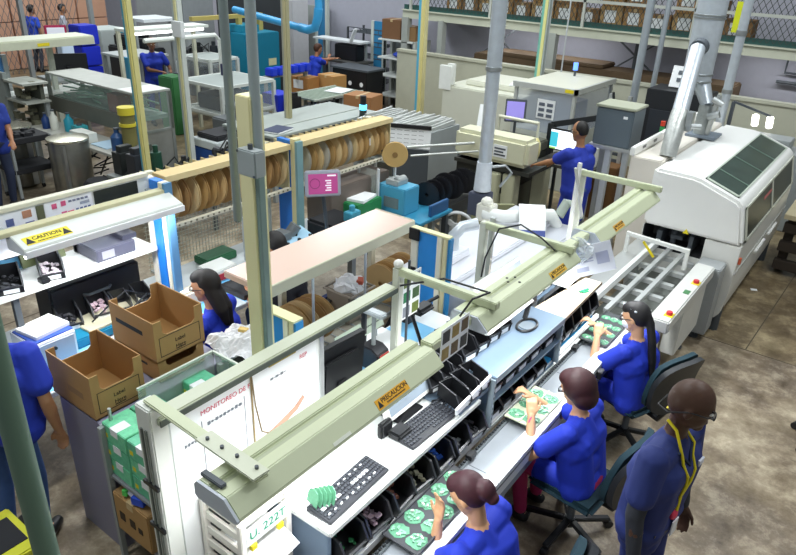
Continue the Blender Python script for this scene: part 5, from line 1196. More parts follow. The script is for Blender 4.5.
# computer used by the standing man
cpt = thing('computer_desk', 'dark desk carrying the bright computer screen before the standing man', 'desk', (-3.6, 8.75, 0))
obj('desk_top', M().bb(-3.95, -3.15, 8.55, 9.2, .86, .9), mat('#3c3a36', .5), cpt)
for x in (-3.9, -3.2):
    for y in (8.6, 9.15): obj('leg', M().bb(x-.02, x+.02, y-.02, y+.02, 0, .86), DGREY, cpt)
cm = thing('computer_monitor', 'bright blue and white computer screen in front of the standing man', 'monitor', (-3.68, 8.8, .9))
obj('casing', M().bb(-3.9, -3.46, 8.8, 8.84, 1.03, 1.33), BLACK, cm, .006)
sc2 = obj('screen', M().bb(-3.88, -3.48, 8.795, 8.8, 1.05, 1.31), mat('#f0f6fb', .3, 0, 0, 3, 0, 1, .9), cm)
obj('teal_window', M().bb(-3.88, -3.77, 8.791, 8.795, 1.08, 1.28), mat('#3fb6c8', .3, 0, 0, 3, 0, 1, .7), sc2)
obj('green_bar', M().bb(-3.88, -3.79, 8.791, 8.795, 1.05, 1.07), mat('#9fd06a', .3, 0, 0, 3, 0, 1, .6), sc2)
obj('stand', M().bb(-3.72, -3.64, 8.84, 8.88, .9, 1.2).bb(-3.8, -3.56, 8.75, 8.95, .9, .915), BLACK, cm)
one('white_helmet_cup', M().lathe([(0, .9), (.07, .9), (.08, 1.0), (.07, 1.16), (0, 1.2)], (-3.26, 8.85, 0), 16), mat('#dfe2e0', .4), 'round white cup shape right of the bright computer screen', 'cup', smooth=True)
one('brown_carton', M().bb(-3.45, -3.05, 9.3, 9.7, 0, .8), mat('#6b4a26', .7), 'brown carton low behind the dark desk', 'box', bev=.01)
# long cream machine line and clear enclosure
cmn = thing('cream_machine', 'long cream machine with a white side panel before the grey partition', 'machine', (-6.3, 11.2, 0))
obj('machine_body', M().bb(-6.9, -5.25, 10.6, 11.9, .3, 1.28), mat('#d5d6c6', .45, 0, .03), cmn, .02)
obj('top_cover', M().bb(-6.6, -5.3, 10.9, 11.9, 1.28, 1.38), mat('#dcdccc', .45, 0, .03), cmn, .02)
obj('machine_skirt', M().bb(-6.85, -5.3, 10.7, 11.85, 0, .3), DGREY, cmn)
obj('white_side', M().bb(-6.97, -6.72, 10.58, 10.66, 1.2, 1.62).bb(-6.82, -6.68, 10.6, 10.68, 1.3, 1.66), mat('#eef0ea', .4), cmn, .006)
obj('papers', M().box((-5.6, 11.2, 1.39), (.4, .5, .02), .3), PAPER, cmn)
enc = thing('clear_enclosure', 'clear walled machine enclosure with a pale roof and a notice inside', 'enclosure', (-4.6, 10.8, 0))
AF = mat('#c9ccc6', .4, .3)
m = M()
for x in (-5.15, -4.15):
    for y in (10.1, 11.6): m.bb(x-.025, x+.025, y-.025, y+.025, .3, 1.58)
obj('frame_post', m, AF, enc)
obj('roof', M().bb(-5.18, -4.12, 10.07, 11.63, 1.58, 1.62), mat('#dcdccb', .5, 0, .03), enc, .005)
obj('roof_rim', M().bb(-5.2, -4.1, 10.05, 10.1, 1.56, 1.64).bb(-4.15, -4.1, 10.05, 11.65, 1.56, 1.64), AF, enc)
obj('yellow_tag', M().bb(-4.3, -4.16, 10.045, 10.05, 1.58, 1.63), YEL, enc)
obj('clear_panel', M().bb(-5.13, -4.17, 10.1, 10.105, .9, 1.56), glass('#cdd6e2', .35), enc)
obj('clear_panel', M().bb(-4.155, -4.15, 10.13, 11.58, .9, 1.56), glass('#b9c3d6', .4), enc)
obj('enclosure_base', M().bb(-5.15, -4.15, 10.1, 11.6, 0, .9), mat('#b9bdb4', .5), enc, .01)
obj('inner_machine', M().bb(-4.95, -4.4, 10.6, 11.3, .9, 1.3), mat('#9aa3ad', .4), enc)
obj('notice_sheet', M().bb(-4.75, -4.45, 10.085, 10.097, 1.12, 1.42), PAPER, enc)
m = M()
for i in range(3):
    for j in range(2): m.bb(-4.72+j*.14, -4.62+j*.14, 10.08, 10.086, 1.15+i*.085, 1.2+i*.085)
obj('notice_print', m, mat('#5d6470', .6), enc)
bc = thing('blue_beacon', 'small lit blue beacon on top of the clear enclosure', 'beacon', (-4.7, 11.4, 1.62))
obj('pole', M().cyl((-4.75, 11.4, 1.62), (-4.75, 11.4, 1.72), .02), DGREY, bc)
obj('blue_lens', M().cyl((-4.75, 11.4, 1.72), (-4.75, 11.4, 1.84), .04), mat('#5f8cff', .3, 0, 0, 3, 0, 1, 1.6), bc)
one('monitor_boom', M().bar((-4.1, 9.3, 1.25), (-2.95, 9.2, 1.62), .06, .08).bar((-3.2, 9.2, 1.62), (-3.25, 9.2, 1.85), .03).cyl((-3.05, 9.2, 1.56), (-2.9, 9.2, 1.62), .05).bb(-4.15, -4.05, 9.25, 9.35, 0, 1.27), mat('#26282b', .45), 'black monitor swing arm rising behind the standing man', 'arm', bev=.005)
shp = thing('equipment_rack', 'aluminium equipment frame left of the dark grey electrical box', 'rack', (-3.2, 9.7, 0))
for x in (-3.42, -3.15): obj('upright', M().bb(x-.025, x+.025, 9.6, 9.66, 0, 1.75), ALU, shp)
m = M()
for k in range(10): m.bb(-3.42, -3.15, 9.61, 9.65, .7+k*.1, .74+k*.1)
obj('rungs', m, DGREY, shp)
# cart of trays left of the duct, feeder reels
tc_ = thing('feeder_cart', 'grey metal feeder cart loaded with rows of feeders behind the reel racks', 'cart', (-6.0, 8.3, 0))
obj('cart_frame', M().bb(-6.7, -5.4, 7.9, 7.95, .3, .36).bb(-6.7, -5.4, 8.8, 8.85, .3, .36).bb(-6.7, -6.64, 7.9, 8.85, 0, 1.1).bb(-5.46, -5.4, 7.9, 8.85, 0, 1.1), GREY, tc_)
m = M(); q = random.Random(8)
for k in range(24): m.box((-6.65+k*.052, 8.35, 1.12+q.uniform(0, .06)), (.035, .85, .06), 0, 0, q.uniform(-.08, .08))
obj('feeders', m, mat('#c3c6c2', .4, .3, .2), tc_)
m = M()
for z in (.55, .82): m.bb(-6.6, -5.45, 7.92, 8.8, z, z+.03)
obj('cart_shelf', m, mat('#8f958f', .5), tc_)
nb = thing('notice_board', 'black and white notice sheet standing right of the reel racks', 'notice', (-5.4, 7.4, .9))
obj('board', M().box((-5.35, 7.45, 1.18), (.62, .02, .3), .45, 0, -.1), PAPER, nb)
m = M()
Rn = Matrix.Rotation(.45, 3, 'Z')
for j in range(4):
    for i in range(5): m.box(V((-5.35, 7.45, 1.08+j*.055))+Rn @ V((-.22+i*.1, -.016+.0055*j, 0)), (.07, .006, .03), .45)
m.box(V((-5.35, 7.45, 1.315))+Rn @ V((0, -.003, 0)), (.63, .03, .05), .45)
obj('print', m, INK, nb)
obj('board_stand', M().box((-5.33, 7.5, .5), (.5, .03, 1.0), .45), DGREY, nb)
BR_ = reel_proto('black component reel hanging at the feeder row, nearest the teal machine', mat('#1b1b1f', .35, 0, .05), .15, .035, 'black_reel', mat('#101013', .6))
BR_.location = (-4.15, 6.2, .95); BR_.rotation_euler = (0, 0, rad(20))
BRL = 'black reels in the feeder row'
for k in range(7):
    r = dup(BR_, (-4.14+.01*k+.02*(k % 2), 6.31+k*.105, .95+.02*(k % 3)), rad(18+k*2), 'black component reel hanging in the feeder row between teal machine and vertical duct', BRL)
BR_['group'] = BRL; BR_['label'] = 'black component reel hanging in the feeder row between teal machine and vertical duct'
fr_ = thing('feeder_row', 'dark machine bed carrying the black reels behind the teal machine', 'machine', (-4.1, 6.6, 0))
obj('bed', M().bb(-4.3, -4.0, 6.35, 7.1, .62, .78), mat('#3a3b3a', .5), fr_, .01)
obj('rail', M().cyl((-4.9, 6.8, 1.24), (-4.4, 7.6, 1.24), .018).cyl((-4.8, 6.75, 1.16), (-4.3, 7.55, 1.16), .014), mat('#b9bcb6', .4, .3), fr_)
obj('leg', M().bb(-4.28, -4.2, 6.9, 7.0, 0, .62).bb(-4.0, -3.92, 6.9, 7.0, 0, .62), GREY, fr_)
wr = thing('white_reel', 'white spoked plastic reel leaning low beside the black reels', 'reel', (-3.85, 6.5, .6))
m = M().tube([(-3.85+.19*math.cos(a), 6.5, .62+.19*math.sin(a)) for a in [2*PI*k/28 for k in range(28)]], .017, 8, True)
m.tube([(-3.85+.055*math.cos(a), 6.5, .62+.055*math.sin(a)) for a in [2*PI*k/14 for k in range(14)]], .014, 8, True)
for k in range(3):
    a = 2*PI*k/3+.4; m.bar((-3.85+.055*math.cos(a), 6.5, .62+.055*math.sin(a)), (-3.85+.19*math.cos(a), 6.5, .62+.19*math.sin(a)), .05, .012, (0, 1, 0))
obj('spoked_rim', m, mat('#c3c5c4', .45), wr, 0, True)
obj('rear_rim', M().tube([(-3.85+.18*math.cos(a), 6.56, .62+.18*math.sin(a)) for a in [2*PI*k/28 for k in range(28)]], .014, 8, True), mat('#9fa2a2', .45), wr, 0, True)
wr.location = (-3.78, 6.3, .58); wr.rotation_euler = (0, 0, rad(28))
wr2 = dup(wr, (-3.95, 6.3, .5), rad(40), 'grey white spoked reel half hidden left of the larger white reel', None, .8)
one('reel_stand', M().bb(-4.1, -3.6, 6.2, 6.5, .0, .34), mat('#3f403c', .6), 'low dark block under the white spoked reels', 'block', bev=.01)
one('olive_panel', M().box((-3.55, 6.7, .45), (.5, .04, .8), .7), mat('#8d8f6c', .6), 'olive grey panel behind the white spoked reel', 'panel', bev=.004)

# ================================================================ MIDDLE BACK
lt = thing('low_table', 'big pale table with a dark notebook behind the left reel rack', 'table', (-7.8, 7.9, 0))
obj('table_top', M().bb(-8.2, -7.1, 6.6, 9.0, .96, 1.0), mat('#a9b0a9', .45, 0, .06), lt, .006)
for x in (-8.15, -7.15):
    for y in (6.65, 8.95): obj('leg', M().bb(x-.03, x+.03, y-.03, y+.03, 0, .96), GREY, lt)
obj('rib', M().bb(-7.5, -7.46, 6.6, 9.0, 1.0, 1.012), mat('#aeb3ac', .5), lt)
nk = thing('notebook', 'closed dark blue notebook lying on the big pale table', 'notebook', (-7.3, 6.85, 1.0))
obj('cover', M().box((-7.32, 6.9, 1.016), (.3, .4, .03), .2), mat('#3d4560', .5), nk, .004)
obj('pages', M().box((-7.31, 6.89, 1.016), (.306, .38, .018), .2), PAPER, nk)
bcn = thing('blue_beacon', 'lit blue beacon on a short dark column behind the right reel rack', 'beacon', (-7.0, 8.5, 0))
obj('column', M().cyl((-7.02, 8.5, 0), (-7.02, 8.5, 1.12), .06), mat('#31403f', .5), bcn)
obj('blue_lens', M().cyl((-7.02, 8.5, 1.12), (-7.02, 8.5, 1.2), .06), mat('#56c8ff', .3, 0, 0, 3, 0, 1, 2.5), bcn)
obj('black_cap', M().cyl((-7.02, 8.5, 1.2), (-7.02, 8.5, 1.34), .05), BLACK, bcn)
carton((-8.55, 10.35, .35), (.6, .5, .55), mat('#a8764a', .7), 'tall brown carton behind the lit blue beacon', None, .2, False)
one('carton_stand', M().bb(-8.95, -8.2, 10.05, 10.65, 0, .345), mat('#5a5148', .7), 'dark pallet under the tall brown carton', 'pallet', bev=.01)
wt = thing('wire_table', 'round edged wire topped table with white sheet, before the seated man', 'table', (-9.5, 10.2, 0))
m = M()
for k in range(16): m.bar((-9.85, 9.6+k*.09, .8), (-9.1, 9.6+k*.09, .8), .015)
m.bar((-9.85, 9.55, .8), (-9.85, 11.0, .8), .03).bar((-9.1, 9.55, .8), (-9.1, 11.0, .8), .03)
obj('wire_top', m, mat('#b8c2b4', .5), wt)
obj('green_sheet', M().bb(-9.83, -9.12, 9.6, 10.98, .77, .79), mat('#9db09f', .5, 0, .2, 12), wt)
for x in (-9.8, -9.15):
    for y in (9.65, 10.9): obj('leg', M().bb(x-.02, x+.02, y-.02, y+.02, 0, .77), DGREY, wt)
one('paper_sheet', M().box((-9.4, 10.6, .82), (.4, .5, .01), .2), PAPER, 'white sheet at the right end of the wire topped table', 'paper')
one('black_chest', M().bb(-8.9, -8.4, 9.5, 10.0, 0, .5), BLACK, 'black chest on the floor below the wire topped table', 'chest', bev=.02)
carton((-10.75, 11.0, .52), (.5, .4, .36), mat('#a9763f', .7), 'open brown carton left of the other, before the seated man', None, .1)
carton((-10.35, 11.45, .52), (.5, .4, .4), mat('#b98a50', .7), 'taller brown carton on the right, before the seated man', None, -.1, False)
one('carton_table', M().bb(-11.1, -10.05, 10.75, 11.75, .46, .52).bb(-11.0, -10.9, 10.85, 10.95, 0, .46).bb(-10.2, -10.1, 11.5, 11.6, 0, .46).bb(-11.0, -10.9, 11.5, 11.6, 0, .46), GREY, 'low table under the two brown cartons', 'table')
dch = thing('tool_chest', 'black drawer chest with round white marks at the right of the seated man', 'chest', (-10.3, 12.2, 0))
obj('chest_body', M().bb(-10.75, -9.75, 11.9, 12.5, 0, .98), BLACK, dch, .01)
m = M()
for i in range(3):
    for j in range(2): m.cyl((-10.55+i*.33, 11.895, .35+j*.35), (-10.55+i*.33, 11.9, .35+j*.35), .05)
obj('round_marks', m, PAPER, dch)
obj('chest_top', M().bb(-10.8, -9.7, 11.88, 12.52, .98, 1.02), DGREY, dch)
dsk = thing('work_desk', 'desk with white lamp and papers in front of the seated man', 'desk', (-11.2, 12.9, 0))
obj('desk_top', M().bb(-11.8, -10.6, 12.6, 13.2, .95, 1.0), mat('#4c4c4a', .5), dsk)
obj('leg', M().bb(-11.75, -11.65, 12.65, 12.75, 0, .95).bb(-10.75, -10.65, 12.65, 12.75, 0, .95), DGREY, dsk)
obj('upper_shelf', M().bb(-12.2, -10.7, 12.8, 13.2, 1.4, 1.44), mat('#d5dadb', .5), dsk)
obj('shelf_post', M().bb(-12.15, -12.1, 13.1, 13.15, 0, 1.4).bb(-10.8, -10.75, 13.1, 13.15, 1.0, 1.4), GREY, dsk)
obj('white_arm', M().bar((-10.9, 12.7, 1.44), (-10.75, 12.7, 1.75), .12, .03), mat('#dfe3e5', .4), dsk)
obj('dark_gear', M().bb(-11.5, -10.8, 12.8, 13.1, 1.0, 1.35), BLACK, dsk, .02)
t = thing('blue_white_column', 'upright blue column with pale edges right of the seated man', 'column', (-10.6, 13.4, 0))
obj('blue_face', M().bb(-10.68, -10.42, 13.3, 13.34, 0, 1.9), mat('#2f86b8', .5), t)
obj('pale_edge', M().bb(-10.76, -10.68, 13.28, 13.36, 0, 1.9).bb(-10.42, -10.34, 13.28, 13.36, 0, 1.9), mat('#c8cfc8', .5), t)
t = thing('blue_white_column', 'upright blue column with pale edges directly below the bright blue pipe', 'column', (-12.6, 13.4, 0))
obj('blue_face', M().bb(-12.68, -12.42, 13.5, 13.54, 0, 2.3), mat('#2f7fb0', .5), t)
obj('pale_edge', M().bb(-12.76, -12.68, 13.48, 13.56, 0, 2.3).bb(-12.42, -12.34, 13.48, 13.56, 0, 2.3), mat('#c8cfc8', .5), t)
one('grey_door_panel', M().bb(-13.9, -13.0, 14.2, 14.3, 0, 2.0), mat('#9fa6a2', .5), 'pale grey panel behind the slim beige line post', 'panel', bev=.01)
wk = thing('wire_rack', 'black wire shelving against the rear wall, left of the white shelves', 'shelving', (-11.2, 13.6, 0))
m = M()
for x in (-11.5, -10.35):
    for y in (13.3, 13.9): m.bb(x-.02, x+.02, y-.02, y+.02, 0, 1.7)
obj('upright', m, mat('#3c4044', .5), wk)
for k in range(6):
    m = M(); z = .2+k*.28
    for j in range(5): m.bar((-11.5, 13.3+j*.15, z), (-10.35, 13.3+j*.15, z), .02)
    for i in range(7): m.bar((-11.5+i*.19, 13.3, z), (-11.5+i*.19, 13.3, z+.1), .015)
    m.bar((-11.5, 13.3, z+.1), (-10.35, 13.3, z+.1), .02)
    obj('wire_shelf', m, mat('#4c5156', .5), wk)
wsf = thing('white_shelves', 'white curved shelves with brown cartons on top, against the rear wall', 'shelving', (-9.7, 13.2, 0))
for z in (.3, .75, 1.15, 1.55): obj('shelf_board', M().bb(-10.25, -9.2, 12.9, 13.5, z, z+.04), mat('#d5d9d5', .5), wsf, .01)
obj('back_sheet', M().bb(-10.25, -9.2, 13.5, 13.52, 0, 1.6), mat('#9a9e9e', .5), wsf)
obj('upright', M().bb(-9.25, -9.18, 12.9, 13.5, 0, 1.6).bb(-10.27, -10.2, 13.4, 13.52, 0, 1.6), mat('#b8bcb6', .5), wsf)
carton((-9.95, 13.2, 1.592), (.5, .45, .42), mat('#7a5638', .7), 'taller dark brown carton on top of the white shelves', None, .1, False)
carton((-9.45, 13.2, 1.592), (.4, .42, .3), mat('#8a6a44', .7), 'shorter brown carton on top of the white shelves at right', None, 0, False)
one('blue_bundle', M().ell((-9.65, 13.1, 1.26), (.26, .2, .07), 14), mat('#2340b0', .6), 'blue folded bundle on the second white shelf', 'bundle', smooth=True)
bp_ = thing('blue_pipe', 'bright blue overhead pipe with an elbow bending upwards', 'pipe', (-8.2, 8.0, 2.3))
obj('pipe_run', M().tube([(-9.4, 8.0, 2.46), (-7.75, 8.0, 2.3)], .055, 14), mat('#3a9fd8', .4), bp_, 0, True)
obj('pipe_elbow', M().tube([(-7.9, 8.0, 2.315), (-7.72, 8.0, 2.3), (-7.58, 8.0, 2.34), (-7.52, 8.0, 2.48), (-7.5, 8.0, 2.62)], .066, 14), mat('#3a9fd8', .4), bp_, 0, True)
obj('pipe_riser', M().tube([(-7.5, 8.0, 2.6), (-7.5, 8.0, 3.6)], .055, 14), mat('#3a9fd8', .4), bp_, 0, True)
# teal machine and blue bins
tl_ = thing('teal_cabinet', 'large teal machine cabinet with a cream label behind the thin grey poles', 'cabinet', (-11.6, 10.9, 0))
obj('cabinet_body', M().bb(-12.5, -11.7, 10.2, 11.2, 0, 1.7), mat('#0f7a96', .5, 0, .05), tl_, .015)
obj('cream_label', M().bb(-11.698, -11.694, 10.85, 11.08, 1.0, 1.15), mat('#d8d6a8', .5), tl_)
obj('roof_box', M().bb(-12.4, -11.9, 10.3, 10.8, 1.7, 1.85), mat('#1a87a2', .5), tl_, .01)
obj('yellow_beam', M().bb(-12.2, -12.1, 9.2, 11.1, 1.98, 2.06).bb(-12.2, -12.1, 11.0, 11.1, 1.7, 1.98).bb(-12.2, -12.1, 10.4, 10.5, 1.85, 1.98), mat('#bfae62', .5), tl_)
bz = thing('blue_bin_stand', 'row of bright blue bins on a stand in front of the teal cabinet', 'bin stand', (-10.3, 10.0, 0))
for k in range(6): obj('blue_bin', M().bb(-10.82, -10.6, 9.9+k*.2, 10.08+k*.2, 1.0, 1.16), mat('#1f3fd0', .45), bz, .02)
obj('stand_rail', M().bb(-10.82, -10.74, 9.85, 11.1, .94, 1.0), GREY, bz)
for y in (9.9, 11.05): obj('leg', M().bb(-10.82, -10.76, y-.03, y+.03, 0, .94), GREY, bz)
one('blue_tub', M().hexa(frust(-9.6, 9.1, .62, .18, .22, .32)), mat('#2236c8', .5), 'single blue tub on a grey post below the row of blue bins', 'tub', bev=.01)
one('tub_post', M().bb(-9.66, -9.54, 9.04, 9.16, 0, .618), GREY, 'grey post under the single blue tub', 'post')
ch = thing('cool_chest', 'blue and white chest with a black lid between the two left line posts', 'chest', (-8.1, 6.1, 0))
obj('chest_body', M().bb(-8.4, -7.85, 6.2, 6.85, .1, .72), mat('#1c4f9c', .45), ch, .015)
obj('white_band', M().bb(-8.41, -7.84, 6.19, 6.86, .72, .84), mat('#cfd6d6', .45), ch, .01)
obj('white_mark', M().bb(-7.845, -7.84, 6.6, 6.7, .45, .6), PAPER, ch)
obj('black_tray', M().bb(-8.36, -7.9, 6.25, 6.8, .84, .92), SOFTB, ch, .015)

# ================================================================ CLEAR TESTING FRAMES AT LEFT BACK
def frame_station(label, x0, x1, y0, y1, z0, z1, dark='#2c3033'):
    t = thing('test_enclosure', label, 'frame', ((x0+x1)/2, (y0+y1)/2, 0))
    m = M()
    for x in (x0, x1):
        for y in (y0, y1): m.bb(x-.03, x+.03, y-.03, y+.03, 0, z1)
    obj('uprights', m, mat('#d3d8d2', .45), t)
    m = M()
    for z in (z0, z1): m.bar((x0, y0, z), (x1, y0, z), .05).bar((x1, y0, z), (x1, y1, z), .05).bar((x0, y1, z), (x1, y1, z), .05).bar((x0, y0, z), (x0, y1, z), .05)
    obj('rails', m, mat('#d3d8d2', .45), t)
    obj('clear_panel', M().bb(x0, x1, y0-.004, y0+.004, z0, z1).bb(x1-.004, x1+.004, y0, y1, z0, z1), glass('#cfd8dc', .16), t)
    obj('frame_top', M().bb(x0, x1, y0, y1, z1, z1+.02), mat('#a9b1ad', .5, 0, .1), t)
    obj('inner_gear', M().bb(x0+.15, x1-.15, y0+.2, y1-.2, z0, z0+(z1-z0)*.55), mat(dark, .5, 0, .2), t, .02)
    obj('table_slab', M().bb(x0, x1, y0, y1, z0-.06, z0), mat('#c9cec4', .5), t)
    return t
f1 = frame_station('pale framed test enclosure with clear sides behind the chest with the black lid', -10.6, -9.5, 7.7, 8.9, .72, 1.2)
frame_station('taller pale framed enclosure right behind the first test enclosure', -12.3, -11.4, 9.0, 9.7, .8, 1.3, '#3a3f44')
one('small_canister', M().cyl((-10.4, 8.5, 1.22), (-10.4, 8.5, 1.42), .05), mat('#2a2c4a', .5), 'small dark blue canister on top of the first test enclosure', 'canister', smooth=True)
one('machine_block', M().bb(-9.2, -8.5, 7.2, 8.1, 0, .85).bb(-9.1, -8.7, 7.4, 7.9, .85, 1.05), mat('#6b7072', .5, 0, .2), 'grey machine block in front of the first test enclosure', 'machine', bev=.02)
hp = thing('overhead_hoop', 'pale hoop frame left of the slim conduits', 'frame', (-11.4, 8.4, 0))
obj('hoop', M().tube([(-11.0, 8.95, 0), (-11.0, 8.95, 1.75), (-11.0, 8.85, 1.85), (-11.0, 7.3, 1.85)], .04, 8), mat('#dfe3dc', .4), hp, 0, True)
ltn = thing('lit_canopy', 'long lit white canopy over the bench where the blue clad man stands', 'lamp', (-11.3, 7.9, 1.8))
obj('canopy_board', M().bb(-11.55, -11.1, 7.1, 8.8, 1.98, 2.03), mat('#dfe4dd', .5), ltn, .005)
obj('tube', M().cyl((-11.15, 7.2, 1.955), (-11.15, 8.7, 1.955), .025), mat('#ffffff', .4, 0, 0, 3, 0, 1, 4.0), ltn)
for y in (7.15, 8.75): obj('post', M().bb(-11.55, -11.49, y-.03, y+.03, 0, 1.98), CREAM, ltn)
gm = thing('green_machine', 'small green machine with a white canister by the blue clad man', 'machine', (-11.6, 8.3, 0))
obj('machine_body', M().bb(-11.75, -11.3, 8.0, 8.35, 0, 1.1), mat('#3f7f4a', .5), gm, .02)
obj('white_canister', M().cyl((-11.7, 8.5, 1.1), (-11.7, 8.5, 1.3), .07).ell((-11.7, 8.5, 1.3), (.07, .07, .05)), mat('#d9dcdc', .4), gm, 0, True)
obj('canister_base', M().bb(-11.8, -11.6, 8.4, 8.6, 0, 1.1), DGREY, gm)
tg = thing('teal_screen', 'teal side panel beside the yellow line post near the blue clad man', 'panel', (-11.6, 7.35, 0))
obj('panel', M().bb(-11.8, -11.4, 7.3, 7.35, .5, 1.5), mat('#2f8fb8', .5), tg)
obj('edge', M().bb(-11.42, -11.33, 7.28, 7.37, 0, 1.55), CREAM, tg)

# ================================================================ CLEAR LONG MACHINE, TANK AND CARTS
clm = thing('clear_long_machine', 'long clear sided machine with a metal top and wiring inside, left back', 'machine', (-9.9, 5.85, 0))
obj('metal_top', M().bb(-11.15, -8.75, 5.55, 6.15, 1.47, 1.5), mat('#b4b6ae', .4, .25, .14, 6), clm, .004)
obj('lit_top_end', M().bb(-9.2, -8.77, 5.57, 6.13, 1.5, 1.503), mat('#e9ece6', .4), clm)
m = M()
for x in (-11.13, -8.77):
    for y in (5.57, 6.13): m.bb(x-.025, x+.025, y-.025, y+.025, 0, 1.47)
m.bar((-11.13, 5.57, .92), (-8.77, 5.57, .92), .04).bar((-8.77, 5.57, .92), (-8.77, 6.13, .92), .04)
obj('frame', m, mat('#8c8f86', .45, .3), clm)
obj('clear_panel', M().bb(-11.13, -8.77, 5.545, 5.55, 1.14, 1.47).bb(-8.75, -8.745, 5.55, 6.15, .92, 1.47), glass('#c9d3cf', .14), clm)
obj('grey_skirt', M().bb(-11.13, -8.77, 5.54, 5.56, .9, 1.14), mat('#73746a', .5, .2, .15, 6), clm)
obj('end_panel', M().bb(-8.765, -8.755, 5.56, 6.14, .3, .92), mat('#8f8f86', .45, .2, .15), clm)
q = random.Random(12); m = M()
for k in range(46): m.bar((q.uniform(-11, -8.9), q.uniform(5.65, 6.05), q.uniform(1.14, 1.4)), (q.uniform(-11, -8.9)*.2+.8*q.uniform(-11, -8.9), q.uniform(5.65, 6.05), q.uniform(1.14, 1.4)), .02)
tag(obj('wiring', m, mat('#8fc0a6', .6, 0, .4, 10), clm), kind='stuff')
obj('inner_bed', M().bb(-11.1, -8.8, 5.6, 6.1, 1.08, 1.14), mat('#6f8a7a', .6), clm)
obj('brown_unit', M().bb(-9.5, -9.25, 5.58, 5.8, 1.14, 1.4), mat('#6f3f30', .6), clm)
fb = thing('workbench', 'grey work bench with clutter in front of the clear sided machine', 'workbench', (-9.9, 5.2, 0))
obj('bench_top', M().bb(-10.9, -8.5, 5.0, 5.5, .72, .76), mat('#b5b4aa', .45, 0, .1), fb, .004)
for x in (-10.85, -8.55):
    for y in (5.05, 5.45): obj('leg', M().bb(x-.025, x+.025, y-.025, y+.025, 0, .72), GREY, fb)
m = M(); q = random.Random(21)
for k in range(30): 
    x, z = q.uniform(-10.8, -8.6), q.uniform(.1, .6); m.bar((x, 5.1, z), (x+q.uniform(-.3, .3), 5.4, q.uniform(.1, .65)), .018)
tag(obj('cable_tangle', m, mat('#2a2b27', .6), fb), kind='stuff')
CL = [('teal_bottle', 'teal bottle on the bench before the clear machine', -10.2, 5.3, '#2a9ab0', .26, .07), ('white_bottle', 'white bottle on the bench before the clear machine', -10.45, 5.2, '#dfe0d4', .28, .06), ('blue_bottle', 'dark blue bottle on the cluttered left bench', -10.6, 5.15, '#20407a', .22, .06), ('teal_block', 'teal block beside the white box on the cluttered bench', -9.9, 5.3, '#3aa0a8', .14, .09), ('steel_cylinder', 'dark blue steel canister under the yellow lid pump', -8.75, 5.2, '#2a4f80', .3, .09)]
for nm, lab, x, y, h, ht, r_ in CL:
    t = thing(nm, lab, nm.split('_')[1], (x, y, .76))
    if 'block' in nm: obj('block_body', M().bb(x-r_, x+r_, y-r_, y+r_, .762, .762+ht), mat(h, .5), t, .01)
    else: obj('bottle_body', M().lathe([(0, .762), (r_, .762), (r_, .762+ht*.65), (r_*.4, .762+ht*.85), (r_*.4, .762+ht), (0, .762+ht)], (x, y, 0), 14), mat(h, .4), t, 0, True)
    obj('cap', M().cyl((x, y, .762+ht), (x, y, .782+ht), r_*.45), DGREY, t)
one('white_carton', M().bb(-9.75, -9.35, 5.05, 5.25, .762, .9), mat('#e2e4dc', .5), 'small white box on the cluttered left bench', 'box', bev=.006)
one('blue_screen_pad', M().bb(-9.3, -8.9, 5.1, 5.45, .762, .775), mat('#bcd8ea', .4), 'pale blue sheet lying at the right of the cluttered bench', 'sheet')
yl = thing('yellow_pump', 'olive pump column with a yellow lid right of the first yellow post', 'pump', (-8.75, 5.52, 0))
obj('column', M().cyl((-8.6, 5.3, 0), (-8.6, 5.3, 1.28), .1), mat('#7b7645', .5), yl, 0, True)
obj('yellow_lid', M().cyl((-8.6, 5.3, 1.28), (-8.6, 5.3, 1.38), .12).cyl((-8.6, 5.3, 1.12), (-8.6, 5.3, 1.16), .12), mat('#d8c83a', .45), yl, 0, True)
gcb = thing('grey_control_cabinet', 'tall grey cabinet with exposed electronics left of the clear machine', 'cabinet', (-11.4, 5.3, 0))
obj('cabinet_side', M().bb(-11.75, -11.4, 5.0, 5.08, 0, 1.5), mat('#8d9592', .5), gcb, .006)
obj('back_plate', M().bb(-11.4, -10.9, 5.3, 5.36, .5, 1.4), mat('#55584e', .6), gcb)
obj('shelf', M().bb(-11.45, -10.8, 5.0, 5.4, 1.1, 1.13).bb(-11.45, -10.8, 5.0, 5.4, 1.38, 1.41), mat('#a9aca2', .5), gcb)
m = M(); q = random.Random(31)
for k in range(24): m.box((q.uniform(-11.35, -10.9), q.uniform(5.05, 5.3), q.uniform(.6, 1.36)), (q.uniform(.05, .16), q.uniform(.05, .12), q.uniform(.04, .14)))
obj('electronics', m, mat('#6b6a56', .6, 0, .5, 14), gcb)
obj('support', M().bb(-11.42, -11.36, 5.32, 5.38, 0, 1.4).bb(-10.9, -10.84, 5.32, 5.38, 0, 1.1), GREY, gcb)
tk = thing('steel_tank', 'round brushed steel tank with a shiny lid standing on the floor', 'tank', (-9.35, 4.8, 0))
obj('tank_wall', M().lathe([(0, .02), (.26, .02), (.27, .05), (.27, .86), (.26, .88)], (-9.35, 4.8, 0), 30), mat('#8d8c84', .32, .8, .25, 9), tk, 0, True)
obj('tank_lid', M().lathe([(.26, .88), (.28, .88), (.28, .91), (.1, .93), (0, .93)], (-9.35, 4.8, 0), 30), mat('#d5d2c0', .25, .8, .1, 9), tk, 0, True)
obj('tank_seam', M().bb(-9.17, -9.1, 4.58, 4.62, .05, .86), STEEL, tk)
tk2 = dup(tk, (-10.55, 4.6, 0), rad(60), 'second steel tank partly hidden behind the black cart and first tank')
obk = thing('orange_bucket', 'open bucket with an orange and green wrapper right of the steel tank', 'bucket', (-8.7, 4.75, 0))
